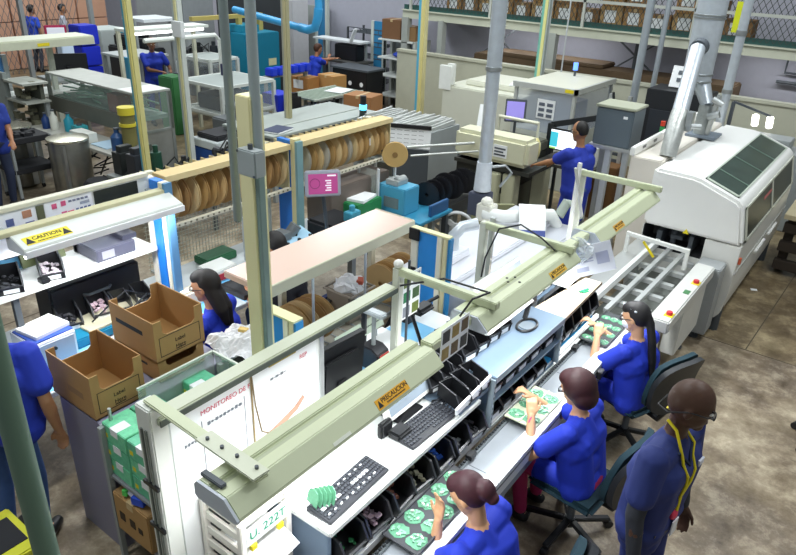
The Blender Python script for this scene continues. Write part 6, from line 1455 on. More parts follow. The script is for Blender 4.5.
obj('bucket_wall', M().lathe([(0, .02), (.16, .02), (.2, .42), (.19, .42), (.15, .05), (0, .05)], (-8.6, 4.75, 0), 22), mat('#e0732c', .5), obk, 0, True)
obj('green_wrap', M().lathe([(.162, .05), (.186, .3), (.19, .3), (.166, .05)], (-8.6, 4.75, 0), 22), mat('#2d8c5c', .5), obk, 0, True)
obj('white_wrap', M().lathe([(.188, .22), (.196, .3), (.2, .3), (.192, .22)], (-8.6, 4.75, 0), 22), PAPER, obk, 0, True)
obj('black_lid', M().lathe([(.205, .42), (.16, .47), (0, .48)], (-8.6, 4.75, 0), 22), SOFTB, obk, 0, True)
bct = thing('tool_cart', 'grey tube cart with black trays beside the standing man at the far left', 'cart', (-9.9, 4.45, 0))
for x in (-10.2, -9.75):
    for y in (4.2, 4.75): obj('upright', M().bb(x-.018, x+.018, y-.018, y+.018, .06, .9), GREY, bct)
for z in (.4, .82): obj('tray', M().bb(-10.22, -9.73, 4.18, 4.77, z, z+.08), SOFTB, bct, .01)
for x in (-10.2, -9.75):
    for y in (4.2, 4.75): obj('caster', M().cyl((x, y-.015, .035), (x, y+.015, .035), .035), BLACK, bct)
m = M(); q = random.Random(41)
for k in range(10): m.box((q.uniform(-10.15, -9.8), q.uniform(4.25, 4.7), .92), (.08, .07, .05), q.uniform(0, 2))
obj('loose_tools', m, SOFTB, bct)
# second canopy far left with blue bins and machines
cfl = thing('canopy', 'long cream canopy with a small yellow label at the far left', 'lamp', (-11.8, 5.9, 1.8))
obj('canopy_board', M().bb(-12.2, -11.65, 4.6, 6.75, 1.86, 1.92), mat('#d9dcc4', .45), cfl, .005)
obj('canopy_edge', M().bb(-11.66, -11.63, 4.6, 6.75, 1.78, 1.9), mat('#cfd2ba', .45), cfl)
obj('yellow_label', M().bb(-11.628, -11.624, 5.75, 5.95, 1.81, 1.86), YEL, cfl)
for y in (5.2, 6.2): obj('post', M().bb(-12.2, -12.12, y-.04, y+.04, 0, 1.86), mat('#b9beb0', .5), cfl)
obj('bench', M().bb(-12.5, -11.9, 4.6, 7.0, .95, 1.0), mat('#d5d9d2', .5), cfl)
lbp = thing('display_board', 'white framed blue panel at the left picture edge above the standing man', 'panel', (-12.6, 5.5, 0))
obj('blue_sheet', M().bb(-12.6, -12.55, 5.1, 5.55, .9, 1.55), mat('#5f9fe0', .45), lbp)
obj('white_screen', M().bb(-12.545, -12.5, 5.15, 5.5, 1.05, 1.3), mat('#dfe6f2', .4), lbp)
obj('panel_post', M().bb(-12.6, -12.52, 5.55, 5.63, 0, 1.6), GREY, lbp)
bbs = thing('blue_crate_stack', 'tall stack of deep blue crates behind the dark monitor', 'crate stack', (-14.2, 8.1, 0))
for k in range(4): obj('blue_crate', M().bb(-14.75, -14.3, 8.0, 8.42, .1+k*.42, .5+k*.42), mat('#1c2fc4', .45), bbs, .02)
obj('crate_base', M().bb(-14.75, -14.3, 8.0, 8.42, 0, .1), BLACK, bbs)
one('pale_display', M().bb(-14.1, -13.9, 7.35, 7.6, 1.2, 1.55), mat('#cfe0f4', .4), 'pale blue white panel left of the deep blue crates', 'panel', bev=.01)
one('display_plinth', M().bb(-14.1, -13.9, 7.35, 7.6, 0, 1.198), GREY, 'grey base under the pale blue white panel', 'base')
dmn = thing('dark_monitor', 'wide black monitor in front of the deep blue crates', 'monitor', (-13.1, 7.0, 1.0))
obj('screen_back', M().box((-13.1, 7.05, 1.26), (.05, .6, .34), -.5), BLACK, dmn, .01)
obj('stand', M().bb(-13.16, -13.06, 6.95, 7.05, 1.0, 1.2), BLACK, dmn)
obj('monitor_table', M().bb(-13.6, -12.8, 6.6, 7.6, .96, 1.0).bb(-13.5, -13.4, 6.65, 6.75, 0, .96).bb(-12.95, -12.85, 7.45, 7.55, 0, .96), GREY, dmn)
fm = thing('red_monitor', 'white screen with a red frame far back at the left', 'screen', (-16.8, 8.8, 0))
obj('red_frame', M().box((-16.8, 8.8, 1.35), (.06, .48, .32), -.4), mat('#b8305a', .5), fm, .01)
obj('white_screen', M().box((-16.765, 8.785, 1.35), (.03, .38, .22), -.4), mat('#e3e8f2', .4, 0, 0, 3, 0, 1, .3), fm)
obj('screen_post', M().cyl((-16.84, 8.8, 0), (-16.84, 8.8, 1.25), .05), DGREY, fm)
mg = thing('grey_white_machine', 'pale grey machine with a teal stripe right of the red framed screen', 'machine', (-15.8, 9.4, 0))
obj('machine_body', M().bb(-16.3, -15.4, 9.1, 9.9, 0, 1.5), mat('#b8c0bc', .5), mg, .02)
obj('teal_stripe', M().bb(-15.398, -15.39, 9.55, 9.7, .6, 1.45), mat('#2b9ab0', .5), mg)
fn = M()
for k in range(28):
    a = 5.6+k*.14
    fn.bar((-17.9, a, 0.3), (-17.9, a+1.0, 2.6), .009).bar((-17.9, a+1.0, .3), (-17.9, a, 2.6), .009)
fen = thing('mesh_fence', 'dark mesh fence with grey posts in front of the far cartons', 'fence', (-17.9, 8, 0))
obj('mesh', fn, mat('#6b7074', .6), fen)
for y in (5.6, 8.6, 10.4): obj('post', M().bb(-17.96, -17.84, y-.05, y+.05, 0, 2.7), mat('#9ba2a4', .5), fen)
FC = 'cartons behind the mesh fence'
for i in range(5):
    for k in range(3):
        for (xx) in (-20.6,):
            carton((xx, 8.0+i*.95, .02+k*.62), (.8, .9, .6), mat('#c79a80', .75, 0, .1, 5), 'reddish brown carton in the pile behind the mesh fence at the far left', FC, 0, True)
fsh = thing('machine_case', 'grey wall of pale machines far behind the yellow post', 'machine', (-16, 12, 0))
obj('rear_case', M().bb(-17.5, -15.5, 11.5, 12.5, 0, 2.2), mat('#8d9294', .6, 0, .1), fsh, .02)
obj('front_case', M().bb(-15.4, -14.2, 10.6, 11.4, 0, 1.4), mat('#a9aeae', .6, 0, .1), fsh, .02)
wty = thing('white_tray_stand', 'white tray raised on two grey posts behind the yellow post', 'stand', (-13.9, 9.4, 0))
obj('white_tray', M().bb(-14.2, -13.4, 8.95, 9.8, 1.85, 1.91), mat('#dfe4e6', .5), wty)
obj('tray_post', M().bb(-13.75, -13.67, 8.9, 8.95, 0, 1.91).bb(-13.75, -13.67, 9.8, 9.85, 0, 1.91), GREY, wty)
bfm = thing('machinery', 'black machinery row behind the wide black monitor', 'machine', (-14.5, 9.5, 0))
obj('black_body', M().bb(-15.0, -13.8, 9.0, 9.7, 0, 1.25), mat('#2b2d30', .5), bfm, .03)
obj('black_head', M().bb(-14.8, -14.2, 9.05, 9.6, 1.25, 1.5).cyl((-14.0, 9.3, 1.25), (-14.0, 9.3, 1.45), .15), mat('#1e2022', .5), bfm, .03)
gta = thing('grey_table_frame', 'grey tube table frame right of the deep blue crates', 'table', (-13, 8.2, 0))
m = M()
for x in (-13.4, -12.5):
    for y in (7.95, 8.75): m.bb(x-.03, x+.03, y-.03, y+.03, 0, 1.3)
obj('uprights', m, GREY, gta)
obj('table_board', M().bb(-13.45, -12.45, 7.9, 8.8, 1.3, 1.34).bb(-13.45, -12.45, 7.9, 8.8, .6, .63), mat('#b4b9b8', .5), gta)
obj('orange_goods', M().bb(-12.9, -12.55, 8.5, 8.78, .63, .95), mat('#b98560', .6), gta, .02)
one('dark_case', M().bb(-13.8, -12.6, 11.2, 12.2, 0, 2.3), mat('#34383a', .6, 0, .2, 4), 'tall dark case behind the white hoop frame', 'case', bev=.02)
wbn = thing('white_wall_unit', 'pale wall unit with blue round drawing behind the teal cabinet', 'wall unit', (-13, 13.6, 0))
obj('unit_body', M().bb(-14.6, -13.1, 13.0, 13.6, 0, 2.2), mat('#c6c6c8', .6), wbn, .02)
obj('unit_slats', M().bb(-14.5, -13.2, 12.98, 13.0, 1.5, 1.54).bb(-14.5, -13.2, 12.98, 13.0, 1.1, 1.14), mat('#8f9398', .6), wbn)
# foreground blurred pole, step ladder bits
fp = thing('green_pole', 'dark green pole close to the camera at the left edge', 'pole', (-1.75, .6, 0))
obj('pole_tube', M().cyl((-1.75, .6, .05), (-1.75, .6, 2.75), .036, n=18), mat('#5f7a68', .5), fp, 0, True)
obj('pole_foot', M().cyl((-1.75, .6, 0), (-1.75, .6, .05), .09), DGREY, fp)

ys = thing('yellow_stool', 'yellow and black step stool at the bottom left corner below the green pole', 'stool', (-3.3, .92, 0))
obj('stool_top', M().bb(-3.5, -3.1, .78, 1.06, .46, .5), mat('#d2d23a', .5), ys, .01)
obj('black_tread', M().bb(-3.42, -3.18, .82, 1.02, .5, .506), SOFTB, ys)
for x in (-3.46, -3.14):
    for y in (.82, 1.02): obj('leg', M().bb(x-.02, x+.02, y-.02, y+.02, 0, .46), mat('#c9c935', .5), ys)

# dark machinery filling the left middle distance
def clutter(name, label, cat, x0, x1, y0, y1, h, seed, cols, legs=True):
    t = thing(name, label, cat, ((x0+x1)/2, (y0+y1)/2, 0)); q = random.Random(seed)
    obj('base_table', M().bb(x0, x1, y0, y1, h-.04, h), mat('#8a8f8c', .5, 0, .15), t, .004)
    for x in (x0+.04, x1-.04):
        for y in (y0+.04, y1-.04): obj('leg', M().bb(x-.025, x+.025, y-.025, y+.025, 0, h-.04), mat('#5c6160', .5), t)
    n = len(cols)
    for k, c in enumerate(cols):
        xa = x0+(x1-x0)*(k+.5)/n; w = (x1-x0)/n*.42; ya = q.uniform(y0+.15, y1-.15); hh = q.uniform(.15, .42)
        r = q.random()
        m = M()
        if r < .4: m.bb(xa-w, xa+w, ya-.14, ya+.14, h, h+hh).bb(xa-w*.5, xa+w*.6, ya-.1, ya+.08, h+hh-.01, h+hh+.08)
        elif r < .7: m.cyl((xa, ya, h), (xa, ya, h+hh), w*.8, w*.7).cyl((xa, ya, h+hh-.01), (xa, ya, h+hh+.09), w*.35)
        else: m.cyl((xa-w, ya, h+w*.9), (xa+w, ya, h+w*.9), w*.85).bb(xa-w*.6, xa+w*.6, ya-w*.6, ya+w*.6, h, h+w)
        obj('tool_unit', m, mat(c, .5, .1, .2, 12), t, .006)
    m = M()
    for k in range(8):
        xa = q.uniform(x0+.1, x1-.1); m.tube([(xa, y0+.1, h+.02), (xa+q.uniform(-.15, .15), q.uniform(y0+.1, y1-.1), h+q.uniform(.15, .35)), (xa+q.uniform(-.2, .2), y1-.1, h+.03)], .012, 6)
    tag(obj('hose_tangle', m, mat('#1f2120', .6), t, 0, True), kind='stuff')
    return t
clutter('machine_bench', 'bench of dark motors and hoses beside the orange bucket, behind the left header panel', 'bench', -8.3, -6.9, 4.7, 5.4, .62, 3, ('#2b2f2e', '#4a5148', '#30343a', '#1d4a38', '#26282a', '#57594f'))
clutter('machine_bench', 'bench of dark instruments between the cool chest and the slim conduits', 'bench', -7.7, -6.9, 5.7, 6.3, .72, 5, ('#2a2d30', '#3a4044', '#6a6f6c', '#23262a'))
clutter('machine_bench', 'low bench with black equipment in front of the blue bin stand', 'bench', -9.3, -8.6, 8.9, 9.5, .5, 8, ('#1e2022', '#3c4246', '#1f3fa0', '#26282c'))
clutter('machine_bench', 'dark equipment bench behind the white tray stand and first yellow post', 'bench', -14.0, -12.6, 10.0, 10.7, 1.0, 11, ('#22262a', '#3d4246', '#1d1f22', '#5a5f60', '#2a2e33'))
# ================================================================ PEOPLE
def blob(name, shapes, vox, ma, parent, it=6):
    m = M()
    for fn, a in shapes: getattr(m, fn)(*a)
    me = bpy.data.meshes.new('tmp'); m.b.to_mesh(me); m.b.free()
    o = bpy.data.objects.new('tmp', me); C.objects.link(o)
    r = o.modifiers.new('r', 'REMESH'); r.mode = 'VOXEL'; r.voxel_size = vox
    sm_ = o.modifiers.new('s', 'SMOOTH'); sm_.factor = .5; sm_.iterations = it
    dg = bpy.context.evaluated_depsgraph_get(); dg.update()
    me2 = bpy.data.meshes.new_from_object(o.evaluated_get(dg)); me2.name = name
    bpy.data.objects.remove(o); bpy.data.meshes.remove(me)
    me2.polygons.foreach_set('use_smooth', [True]*len(me2.polygons))
    me2.materials.clear(); me2.materials.append(ma)
    ob = bpy.data.objects.new(name, me2); C.objects.link(ob); ob.parent = parent; _root[ob.name] = V((0, 0, 0))
    return ob
def ik(a, b_, l1, l2, hint):
    d = b_-a; L = min(d.length, (l1+l2)*.995); u = d.normalized()
    x = (l1*l1-l2*l2+L*L)/(2*L); h = math.sqrt(max(0, l1*l1-x*x))
    n = hint-u*hint.dot(u); n = n.normalized() if n.length > 1e-5 else u.orthogonal().normalized()
    return a+u*x+n*h, a+u*L
def hand(sh, W_, hd, pn, side, curl, k=1.0):
    hd = hd.normalized(); pn = (pn-hd*pn.dot(hd)).normalized(); sd = hd.cross(pn)*side
    sh.append(('cap', (W_, W_+hd*.03*k, .026*k, .032*k, (pn, .6))))
    for i in range(4):
        o = sd*(i-1.5)*.019*k
        sh.append(('cap', (W_+hd*.02*k+o*.7, W_+hd*.085*k+o, .015*k, .0125*k, (pn, .8))))
        L = (.058, .070, .066, .05)[i]*k; r = .0088*k; p = W_+hd*.088*k+o
        a = curl*(.6+.12*i)
        d1 = (hd*math.cos(a)+pn*math.sin(a)+sd*(i-1.5)*.05).normalized(); d2 = (hd*math.cos(a*2.1)+pn*math.sin(a*2.1)).normalized()
        q = p+d1*L*.55
        sh.append(('cap', (p, q, r*1.08, r))); sh.append(('cap', (q, q+d2*L*.5, r, r*.82)))
    b0 = W_+hd*.03*k-sd*.028*k
    q = b0+(hd*.75-sd*.6+pn*.25).normalized()*.04*k
    sh.append(('cap', (W_+hd*.015*k-sd*.015*k, b0, .016*k, .0135*k))); sh.append(('cap', (b0, q, .0125*k, .0105*k)))
    sh.append(('cap', (q, q+(hd*.9-sd*.15+pn*.25).normalized()*.03*k, .0105*k, .0085*k)))
def person(label, loc, yaw, pose='stand', s=1.0, lean=.06, hy=0, hp=0, hl=None, hr=None, hair='short', hc_='#1a1614', skin='#b98666', top=SHIRT, bottom=JEAN, vox=.008, sleeve=.62, inner=None, pz=.56, gown=False, curl=.5, pnl=None, pnr=None, shoes=BLACK, knees=None, tuck=0, group=None, bulk=0.0):
    t = thing('person', label, 'person', loc, group); t.rotation_euler = (0, 0, yaw); t.scale = (s, s, s)
    Mi = (Matrix.Translation(V(loc)) @ Matrix.Rotation(yaw, 4, 'Z') @ Matrix.Scale(s, 4)).inverted()
    SK = mat(skin, .5, 0, .05, 30)
    st_ = pose == 'stand'
    P = V((0, 0, .93 if st_ else pz)); d = V((math.sin(lean), 0, math.cos(lean))); fw = V((math.cos(lean), 0, -math.sin(lean)))
    Y = V((0, 1, 0)); ch = P+d*.31; nb = P+d*.51
    Rh = Matrix.Rotation(hy, 3, 'Z') @ Matrix.Rotation(lean*.5+hp, 3, 'Y')
    hd_ = nb+d*.10+V((0, 0, .075))+fw*(.025+.03*max(0, hp))
    H_ = lambda x, y, z: hd_+Rh @ V((x, y, z))
    J = {}
    for sg, nm, tgt in ((1, 'l', hl), (-1, 'r', hr)):
        a = P+d*.45+Y*sg*(.18+bulk*.7)
        b_ = (Mi @ V(tgt)) if tgt is not None else a+V((.05, sg*.07, -.53))
        e, w = ik(a, b_, .285, .255, V((-.55, sg*.55, -.75)))
        hip = P+Y*sg*.09
        if st_: kn, an = V((.03, sg*.105, .5)), V((0-.02, sg*.11, .09))
        elif knees: kn, an = V((knees[0], sg*.13, knees[1])), V((knees[2], sg*.13, .09))
        else: kn, an = V((.41, sg*.13, pz-.0)), V((.36-tuck, sg*.12, .09))
        J[nm] = (a, e, w, hip, kn, an, sg)
    def torso(g):
        g += bulk*.6; bw = bulk*.8
        L = [('cap', (P-Y*(.075+bw), P+Y*(.075+bw), .105+g, .105+g, (fw, .92))), ('cap', (P+d*.14-Y*(.065+bw), P+d*.14+Y*(.065+bw), .098+g, .098+g, (fw, .95))),
             ('cap', (ch-Y*(.085+bw), ch+Y*(.085+bw), .108+g, .108+g, (fw, .95))), ('cap', (P+Y*(.07+bw), ch+Y*(.08+bw), .095+g, .1+g)), ('cap', (P-Y*(.07+bw), ch-Y*(.08+bw), .095+g, .1+g)),
             ('cap', (P+d*.43-Y*(.13+bw), P+d*.43+Y*(.13+bw), .06+g*.6, .06+g*.6)), ('cap', (ch+d*.06, nb-d*.03, .1+g, .055+min(g, .012)))]
        return L
    sk = torso(-.006)
    sk += [('cap', (nb-d*.05, H_(-.015, 0, -.06), .054, .05)), ('ell', (H_(-.005, 0, .015), (.1, .077, .11), 14, Rh)), ('ell', (H_(.02, 0, -.04), (.072, .064, .075), 14, Rh)),
           ('cap', (H_(.045, 0, -.07), H_(.062, 0, -.092), .042, .03)), ('cap', (H_(.088, 0, .005), H_(.105, 0, -.028), .009, .0135)), ('cap', (H_(.086, .025, .02), H_(.086, -.025, .02), .012, .012)),
           ('cap', (H_(.08, .018, -.058), H_(.08, -.018, -.058), .011, .011))]
    for sg in (1, -1): sk.append(('ell', (H_(-.01, sg*.077, -.012), (.018, .011, .03), 10, Rh)))
    for nm, hn, pn in (('l', hl, pnl), ('r', hr, pnr)):
        a, e, w, hip, kn, an, sg = J[nm]
        sk += [('cap', (a, e, .047, .038)), ('cap', (e, e+(w-e)*.35, .039, .041)), ('cap', (e+(w-e)*.35, w, .041, .026))]
        hand(sk, w, (w-e) if not hn else (w-e)+V((0, 0, .02)), pn if pn is not None else (V((0, 0, -1)) if hn else V((0, -sg, 0))), sg if True else 1, curl)
        sk += [('cap', (hip, kn, .078, .055)), ('cap', (kn, kn+(an-kn)*.35, .053, .054)), ('cap', (kn+(an-kn)*.35, an, .054, .036)), ('cap', (an+V((-.03, 0, -.03)), an+V((.14, 0, -.045)), .038, .032))]
    body = blob('body', sk, vox, SK, t, 4)
    tp = torso(.010)
    for nm in 'lr':
        a, e, w, hip, kn, an, sg = J[nm]
        tp += [('cap', (a, a+(e-a)*(sleeve if sleeve < 1 else 1), .068+bulk*.3, .066+bulk*.3))]
        if sleeve >= 1.5: tp += [('cap', (e, w-(w-e)*.06, .052, .04))]
        if not st_: tp += [('cap', (hip, hip+(kn-hip)*(.6 if gown else .3), .1, .088))]
        elif gown: tp += [('cap', (hip, hip+(kn-hip)*.85, .115, .12))]
        else: tp += [('cap', (hip, hip+(kn-hip)*.18, .105, .108))]
    shirt = blob('shirt', tp, max(vox, .009), top, t, 6)
    bt = [('cap', (P-Y*(.07+bulk*.8), P+Y*(.07+bulk*.8), .108+bulk*.5, .108+bulk*.5))]
    for nm in 'lr':
        a, e, w, hip, kn, an, sg = J[nm]
        bt += [('cap', (hip, kn, .088, .066)), ('cap', (kn, an+V((0, 0, .02)), .066, .05))]
    blob('trousers', bt, max(vox, .011), bottom, t, 5)
    for nm in 'lr':
        an = J[nm][5]
        blob('shoe', [('cap', (an+V((-.035, 0, -.04)), an+V((.15, 0, -.05)), .045, .038)), ('cap', (an+V((0, 0, -.01)), an+V((.03, 0, -.03)), .045, .042))], max(vox, .01), shoes, t, 4)
    if inner:
        for nm in 'lr':
            a, e, w, hip, kn, an, sg = J[nm]
            blob('under_sleeve', [('cap', (a+(e-a)*.5, e, .055, .047)), ('cap', (e, w-(w-e)*.05, .047, .034))], max(vox, .009), inner, t, 4)
    HM = mat(hc_, .6, 0, .3, 40)
    hs_ = [('ell', (H_(-.034, 0, .026), (.096, .083, .107), 14, Rh))]
    if hair == 'short': hs_.append(('ell', (H_(.0, 0, .075), (.085, .066, .06), 14, Rh)))
    if hair == 'bob': hs_ = [('ell', (H_(-.035, 0, .02), (.115, .105, .125), 14, Rh)), ('ell', (H_(-.055, 0, -.05), (.085, .1, .095), 14, Rh)), ('ell', (H_(.01, 0, .075), (.09, .075, .062), 14, Rh))]
    if hair == 'tail': hs_ += [('ell', (H_(.005, 0, .07), (.09, .07, .06), 14, Rh)), ('ell', (H_(-.13, 0, .005), (.045, .055, .06), 14, Rh)), ('cap', (H_(-.11, 0, .03), H_(-.14, 0, -.045), .035, .038))]
    if hair in ('long', 'braid'):
        hs_ += [('ell', (H_(.005, 0, .072), (.088, .07, .06), 14, Rh))]
        bk_ = P+d*.34-fw*.135; md = nb-fw*.10
        if hair == 'braid': hs_ += [('cap', (H_(-.10, 0, .02), H_(-.115, 0, -.06), .04, .036)), ('cap', (H_(-.115, 0, -.06), md-fw*.03, .034, .034)), ('cap', (md-fw*.03, bk_, .034, .034)), ('cap', (bk_, P+d*.16-fw*.14, .034, .016))]
        else: hs_ += [('cap', (H_(-.05, .025, -.02), md+Y*.03, .062, .05)), ('cap', (H_(-.05, -.025, -.02), md-Y*.03, .062, .05)), ('cap', (md+Y*.03, P+d*.4-fw*.12+Y*.03, .05, .02)), ('cap', (md-Y*.03, P+d*.36-fw*.12-Y*.02, .05, .02))]
    if hair == 'cropped': hs_ = [('ell', (H_(-.022, 0, .024), (.088, .0795, .104), 14, Rh))]
    if hair != 'bald': blob('hair', hs_, max(vox, .008), HM, t, 4)
    for sg in (1, -1):
        m = M().ell(H_(.083, sg*.03, .003), (.012, .014, .009), 14, Rh); eo = obj('eye', m, mat('#e8e4dc', .3), None, 0, 'full'); eo.parent = t
        m = M().ell(H_(.0935, sg*.03, .002), (.004, .006, .006), 10, Rh); io = obj('iris', m, mat('#2a1c14', .3), None, 0, 'full'); io.parent = eo
        m = M().bar(H_(.09, sg*.014, .022), H_(.083, sg*.045, .024), .008, .005); bo = obj('eyebrow', m, HM, None); bo.parent = t
    m = M().ell(H_(.089, 0, -.058), (.008, .022, .008), 12, Rh); mo_ = obj('mouth', m, mat('#8a4a44' if skin[1] > '6' else '#4a2a26', .5), None, 0, 'full'); mo_.parent = t
    return t, H_, J, P, d, fw, Rh, body, shirt
def glasses(t, H_, col=BLACK):
    m = M()
    for sg in (1, -1):
        m.tube([H_(.1, sg*.032+.023*math.cos(a), .0+.017*math.sin(a)) for a in [2*PI*k/14 for k in range(14)]], .0028, 6, True)
        m.tube([H_(.098, sg*.055, .004), H_(.06, sg*.078, .006), H_(-.015, sg*.083, .004)], .003, 6)
    m.tube([H_(.102, .01, .004), H_(.102, -.01, .004)], .003, 6)
    g = obj('glasses_frame', m, col, None, 0, True); g.parent = t
    m = M()
    for sg in (1, -1): m.ell(H_(.099, sg*.032, 0), (.0015, .021, .015), 12)
    l = obj('glasses_lens', m, glass('#cfd8e0', .35), None, 0, True); l.parent = g
from mathutils.bvhtree import BVHTree
def on_shirt(shirt, y, z, out=.006, x0=.6):
    me = shirt.data; tr = BVHTree.FromPolygons([v.co for v in me.vertices], [p.vertices[:] for p in me.polygons])
    h = tr.ray_cast(V((x0, y, z)), V((-1, 0, 0)))[0]
    return (h if h else V((.1, y, z)))+V((out, 0, 0))
def lp(t, name, m, ma, sm=True, smooth=True):
    o = obj(name, m, ma, None, 0, smooth); o.parent = t; return o

BURG = '#38121c'
# nearest seated woman
A = person('seated woman nearest the camera with burgundy ponytail and blue shirt, palm open over the boards', (-.97, 2.29, 0), rad(180), 'sit', .94, .32, .05, .5, (-1.30, 2.22, .90), (-1.31, 2.52, .88), 'tail', BURG, '#c99873', SHIRT, mat('#22305c', .8), .006, .62, curl=.45, pnl=V((.3, .2, .9)), pz=.52, bulk=.04)
lp(A[0], 'hair_tie', M().tube([A[1](-.108+.004*math.sin(a), .034*math.cos(a), .02+.034*math.sin(a)) for a in [2*PI*k/14 for k in range(14)]], .008, 6, True), mat('#d8707c', .5))
lp(A[0], 'name_badge', M().box(on_shirt(A[8], .08, A[3].z+.30), (.01, .05, .07), 0, .3), mat('#c8404c', .5), smooth=False)
# second seated woman
B = person('second seated woman from the camera with wavy dark red hair and blue shirt, pink trousers', (-.99, 3.45, 0), rad(178), 'sit', .94, .2, -.05, .3, (-1.33, 3.30, .90), (-1.43, 3.50, .89), 'bob', '#320f14', '#c99873', SHIRT, mat('#b0245c', .75), .006, .6, curl=.95, gown=True, pz=.52, bulk=.03)
lp(B[0], 'bracelet', M().tube([B[2]['l'][2]+(B[2]['l'][1]-B[2]['l'][2]).normalized()*.03+V((0, .03*math.cos(a), .03*math.sin(a))) for a in [2*PI*k/12 for k in range(12)]], .005, 6, True), mat('#d8487a', .5))
glasses(B[0], B[1])
# third seated woman
D = person('farthest seated woman on the line with long black ponytail, white mask and white cuffs', (-1.04, 4.56, 0), rad(168), 'sit', .94, .18, .1, .25, (-1.39, 4.50, .90), (-1.47, 4.66, .90), 'braid', '#141214', '#cf9f7a', SHIRT, mat('#24337c', .8), .007, .6, curl=1.0, gown=True, pz=.52, bulk=.03)
m = M().ell(D[1](.055, 0, -.045), (.055, .064, .05), 14, D[6]); lp(D[0], 'face_mask', m, mat('#eef0f2', .6))
for nm in 'lr':
    a, e, w = D[2][nm][:3]
    lp(D[0], 'white_cuff', M().cap(a+(e-a)*.72, e, .058, .052).cap(e, e+(w-e)*.12, .052, .048), mat('#e9ebee', .7))
m = M()
for k in range(4): m.ell(D[1](-.05+.04*k, .075-.02*k, .07+.015*k), (.012, .012, .008), 10)
lp(D[0], 'hair_clips', m, mat('#b9c0c6', .3, .5))
glasses(D[0], D[1])
# standing man at right
E_ = person('standing man at the right with shaved head, navy scrubs and yellow lanyard', (-.465, 2.90, 0), rad(-8), 'stand', 1.03, .04, .44, .16, None, None, 'bald', '#1a1210', '#4a3022', NAVY, NAVY, .006, .62, mat('#2b2e36', .8), curl=.5, bulk=.028)
glasses(E_[0], E_[1])
t, H_, J, P, d, fw = E_[:6]
SH = E_[8]; zc = P.z
def OS(y, dz, o=.006): return on_shirt(SH, y, zc+dz, o)
m = M()
for sg in (1, -1): m.tube([H_(-.07, sg*.05, -.09), H_(-.02, sg*.07, -.115), OS(sg*.068, .455, .01), OS(sg*.056, .40, .009), OS(sg*.042, .34), OS(sg*.026, .28), OS(0, .18)], .007, 6)
m.tube([OS(0, .18), OS(0, .10, .008)], .009, 6)
lp(t, 'lanyard', m, mat('#e8d51e', .5))
lp(t, 'badge_reel', M().ell(OS(0, .07, .012), (.016, .03, .035), 12), mat('#e03a58', .5))
lp(t, 'id_badge', M().box(OS(0, .0, .012), (.006, .06, .085)), mat('#e3e5ea', .4), smooth=False)
lp(t, 'collar_trim', M().tube([OS(.085, .47, .004), OS(.04, .43, .003), OS(0, .375, .003), OS(-.04, .43, .003), OS(-.085, .47, .004)], .008, 6), mat('#1d2a48', .8))
lp(t, 'chest_emblem', M().box(OS(.11, .34, .003), (.01, .05, .03)), mat('#d5d8e4', .5), smooth=False)
lp(t, 'pocket_edge', M().bar(OS(-.16, .02, .002), OS(-.05, .0, .002), .006, .014), mat('#17203c', .5), smooth=False)
lp(t, 'glasses_cord', M().tube([H_(-.015, .083, .004), H_(-.09, .07, -.04), H_(-.125, .0, -.06), H_(-.09, -.07, -.04), H_(-.015, -.083, .004)], .0035, 6), BLACK)
# operator at the placement machine
F_ = person('standing man in a blue gown and jeans working at the cream placement machine', (-2.98, 7.7, 0), rad(165), 'stand', 1.0, .06, .05, .12, (-3.62, 7.72, 1.06), (-3.4, 8.0, 1.1), 'cropped', '#15110f', '#a5744f', mat('#2238a8', .75, 0, .1, 12), JEAN, .011, .6, gown=True, bulk=.035)
glasses(F_[0], F_[1])
# woman with long hair
G_ = person('seated woman with long dark hair and glasses at the left workstation bench', (-3.6, 2.76, 0), rad(200), 'sit', 1.0, .14, .1, .15, (-4.02, 2.45, .84), (-4.1, 2.75, .84), 'long', '#17120f', '#c08a66', SHIRT, mat('#27324f', .8), .008, .6, bulk=.025)
glasses(G_[0], G_[1])
# man cropped at left
person('man at the left edge in a blue shirt and jeans, his hand beside the cabinet', (-3.68, 1.2, 0), rad(126), 'stand', 1.0, .1, 0, .2, None, (-3.47, 1.42, .86), 'short', '#2a1c14', '#b98662', mat('#1f38b4', .75, 0, .1, 12), JEAN, .008, .62, bulk=.05)
person('dark haired person bending over the reel bench behind the cream shelf', (-3.68, 3.6, 0), rad(180), 'sit', 1.0, .3, 0, .5, (-4.12, 3.45, .86), (-4.12, 3.75, .86), 'short', '#141110', '#b07c5c', mat('#22242c', .8), JEAN, .011, .7)
person('man in blue at the far left edge beside the black tray cart', (-9.62, 3.94, 0), rad(10), 'stand', 1.0, .05, .2, .1, (-9.32, 4.04, 1.0), (-9.47, 3.66, .85), 'short', '#2a1e16', '#a87452', mat('#1c3690', .75), mat('#26304a', .8), .013)
person('man in blue between the two left posts working at the lit bench', (-12.3, 8.3, 0), rad(-20), 'stand', 1.0, .08, .1, .15, (-11.95, 8.45, 1.12), (-11.95, 8.2, 1.12), 'cropped', '#17120f', '#7a5238', mat('#1f38b0', .75), mat('#233a8a', .8), .014)
person('seated man in blue with reddish hair at the black drawers, far back', (-11.5, 12.05, 0), rad(75), 'sit', 1.0, .2, 0, .2, (-11.2, 12.5, 1.06), (-11.45, 12.55, 1.06), 'short', '#4a2a16', '#b07a58', mat('#1f3dc0', .75), JEAN, .014, pz=.6)
person('person in bright blue standing behind the mesh fence, far left', (-19.5, 9.6, 0), rad(100), 'stand', 1.0, .05, 0, 0, None, None, 'short', '#1c1512', '#a87452', mat('#2a50d0', .75), mat('#3a3d4a', .8), .016)
person('person in pale clothes behind the mesh fence, right of the one in bright blue', (-19.4, 10.4, 0), rad(60), 'stand', 1.0, .05, 0, 0, None, None, 'short', '#1c1512', '#a87452', mat('#b8bcc8', .75), mat('#6a6d78', .8), .016)

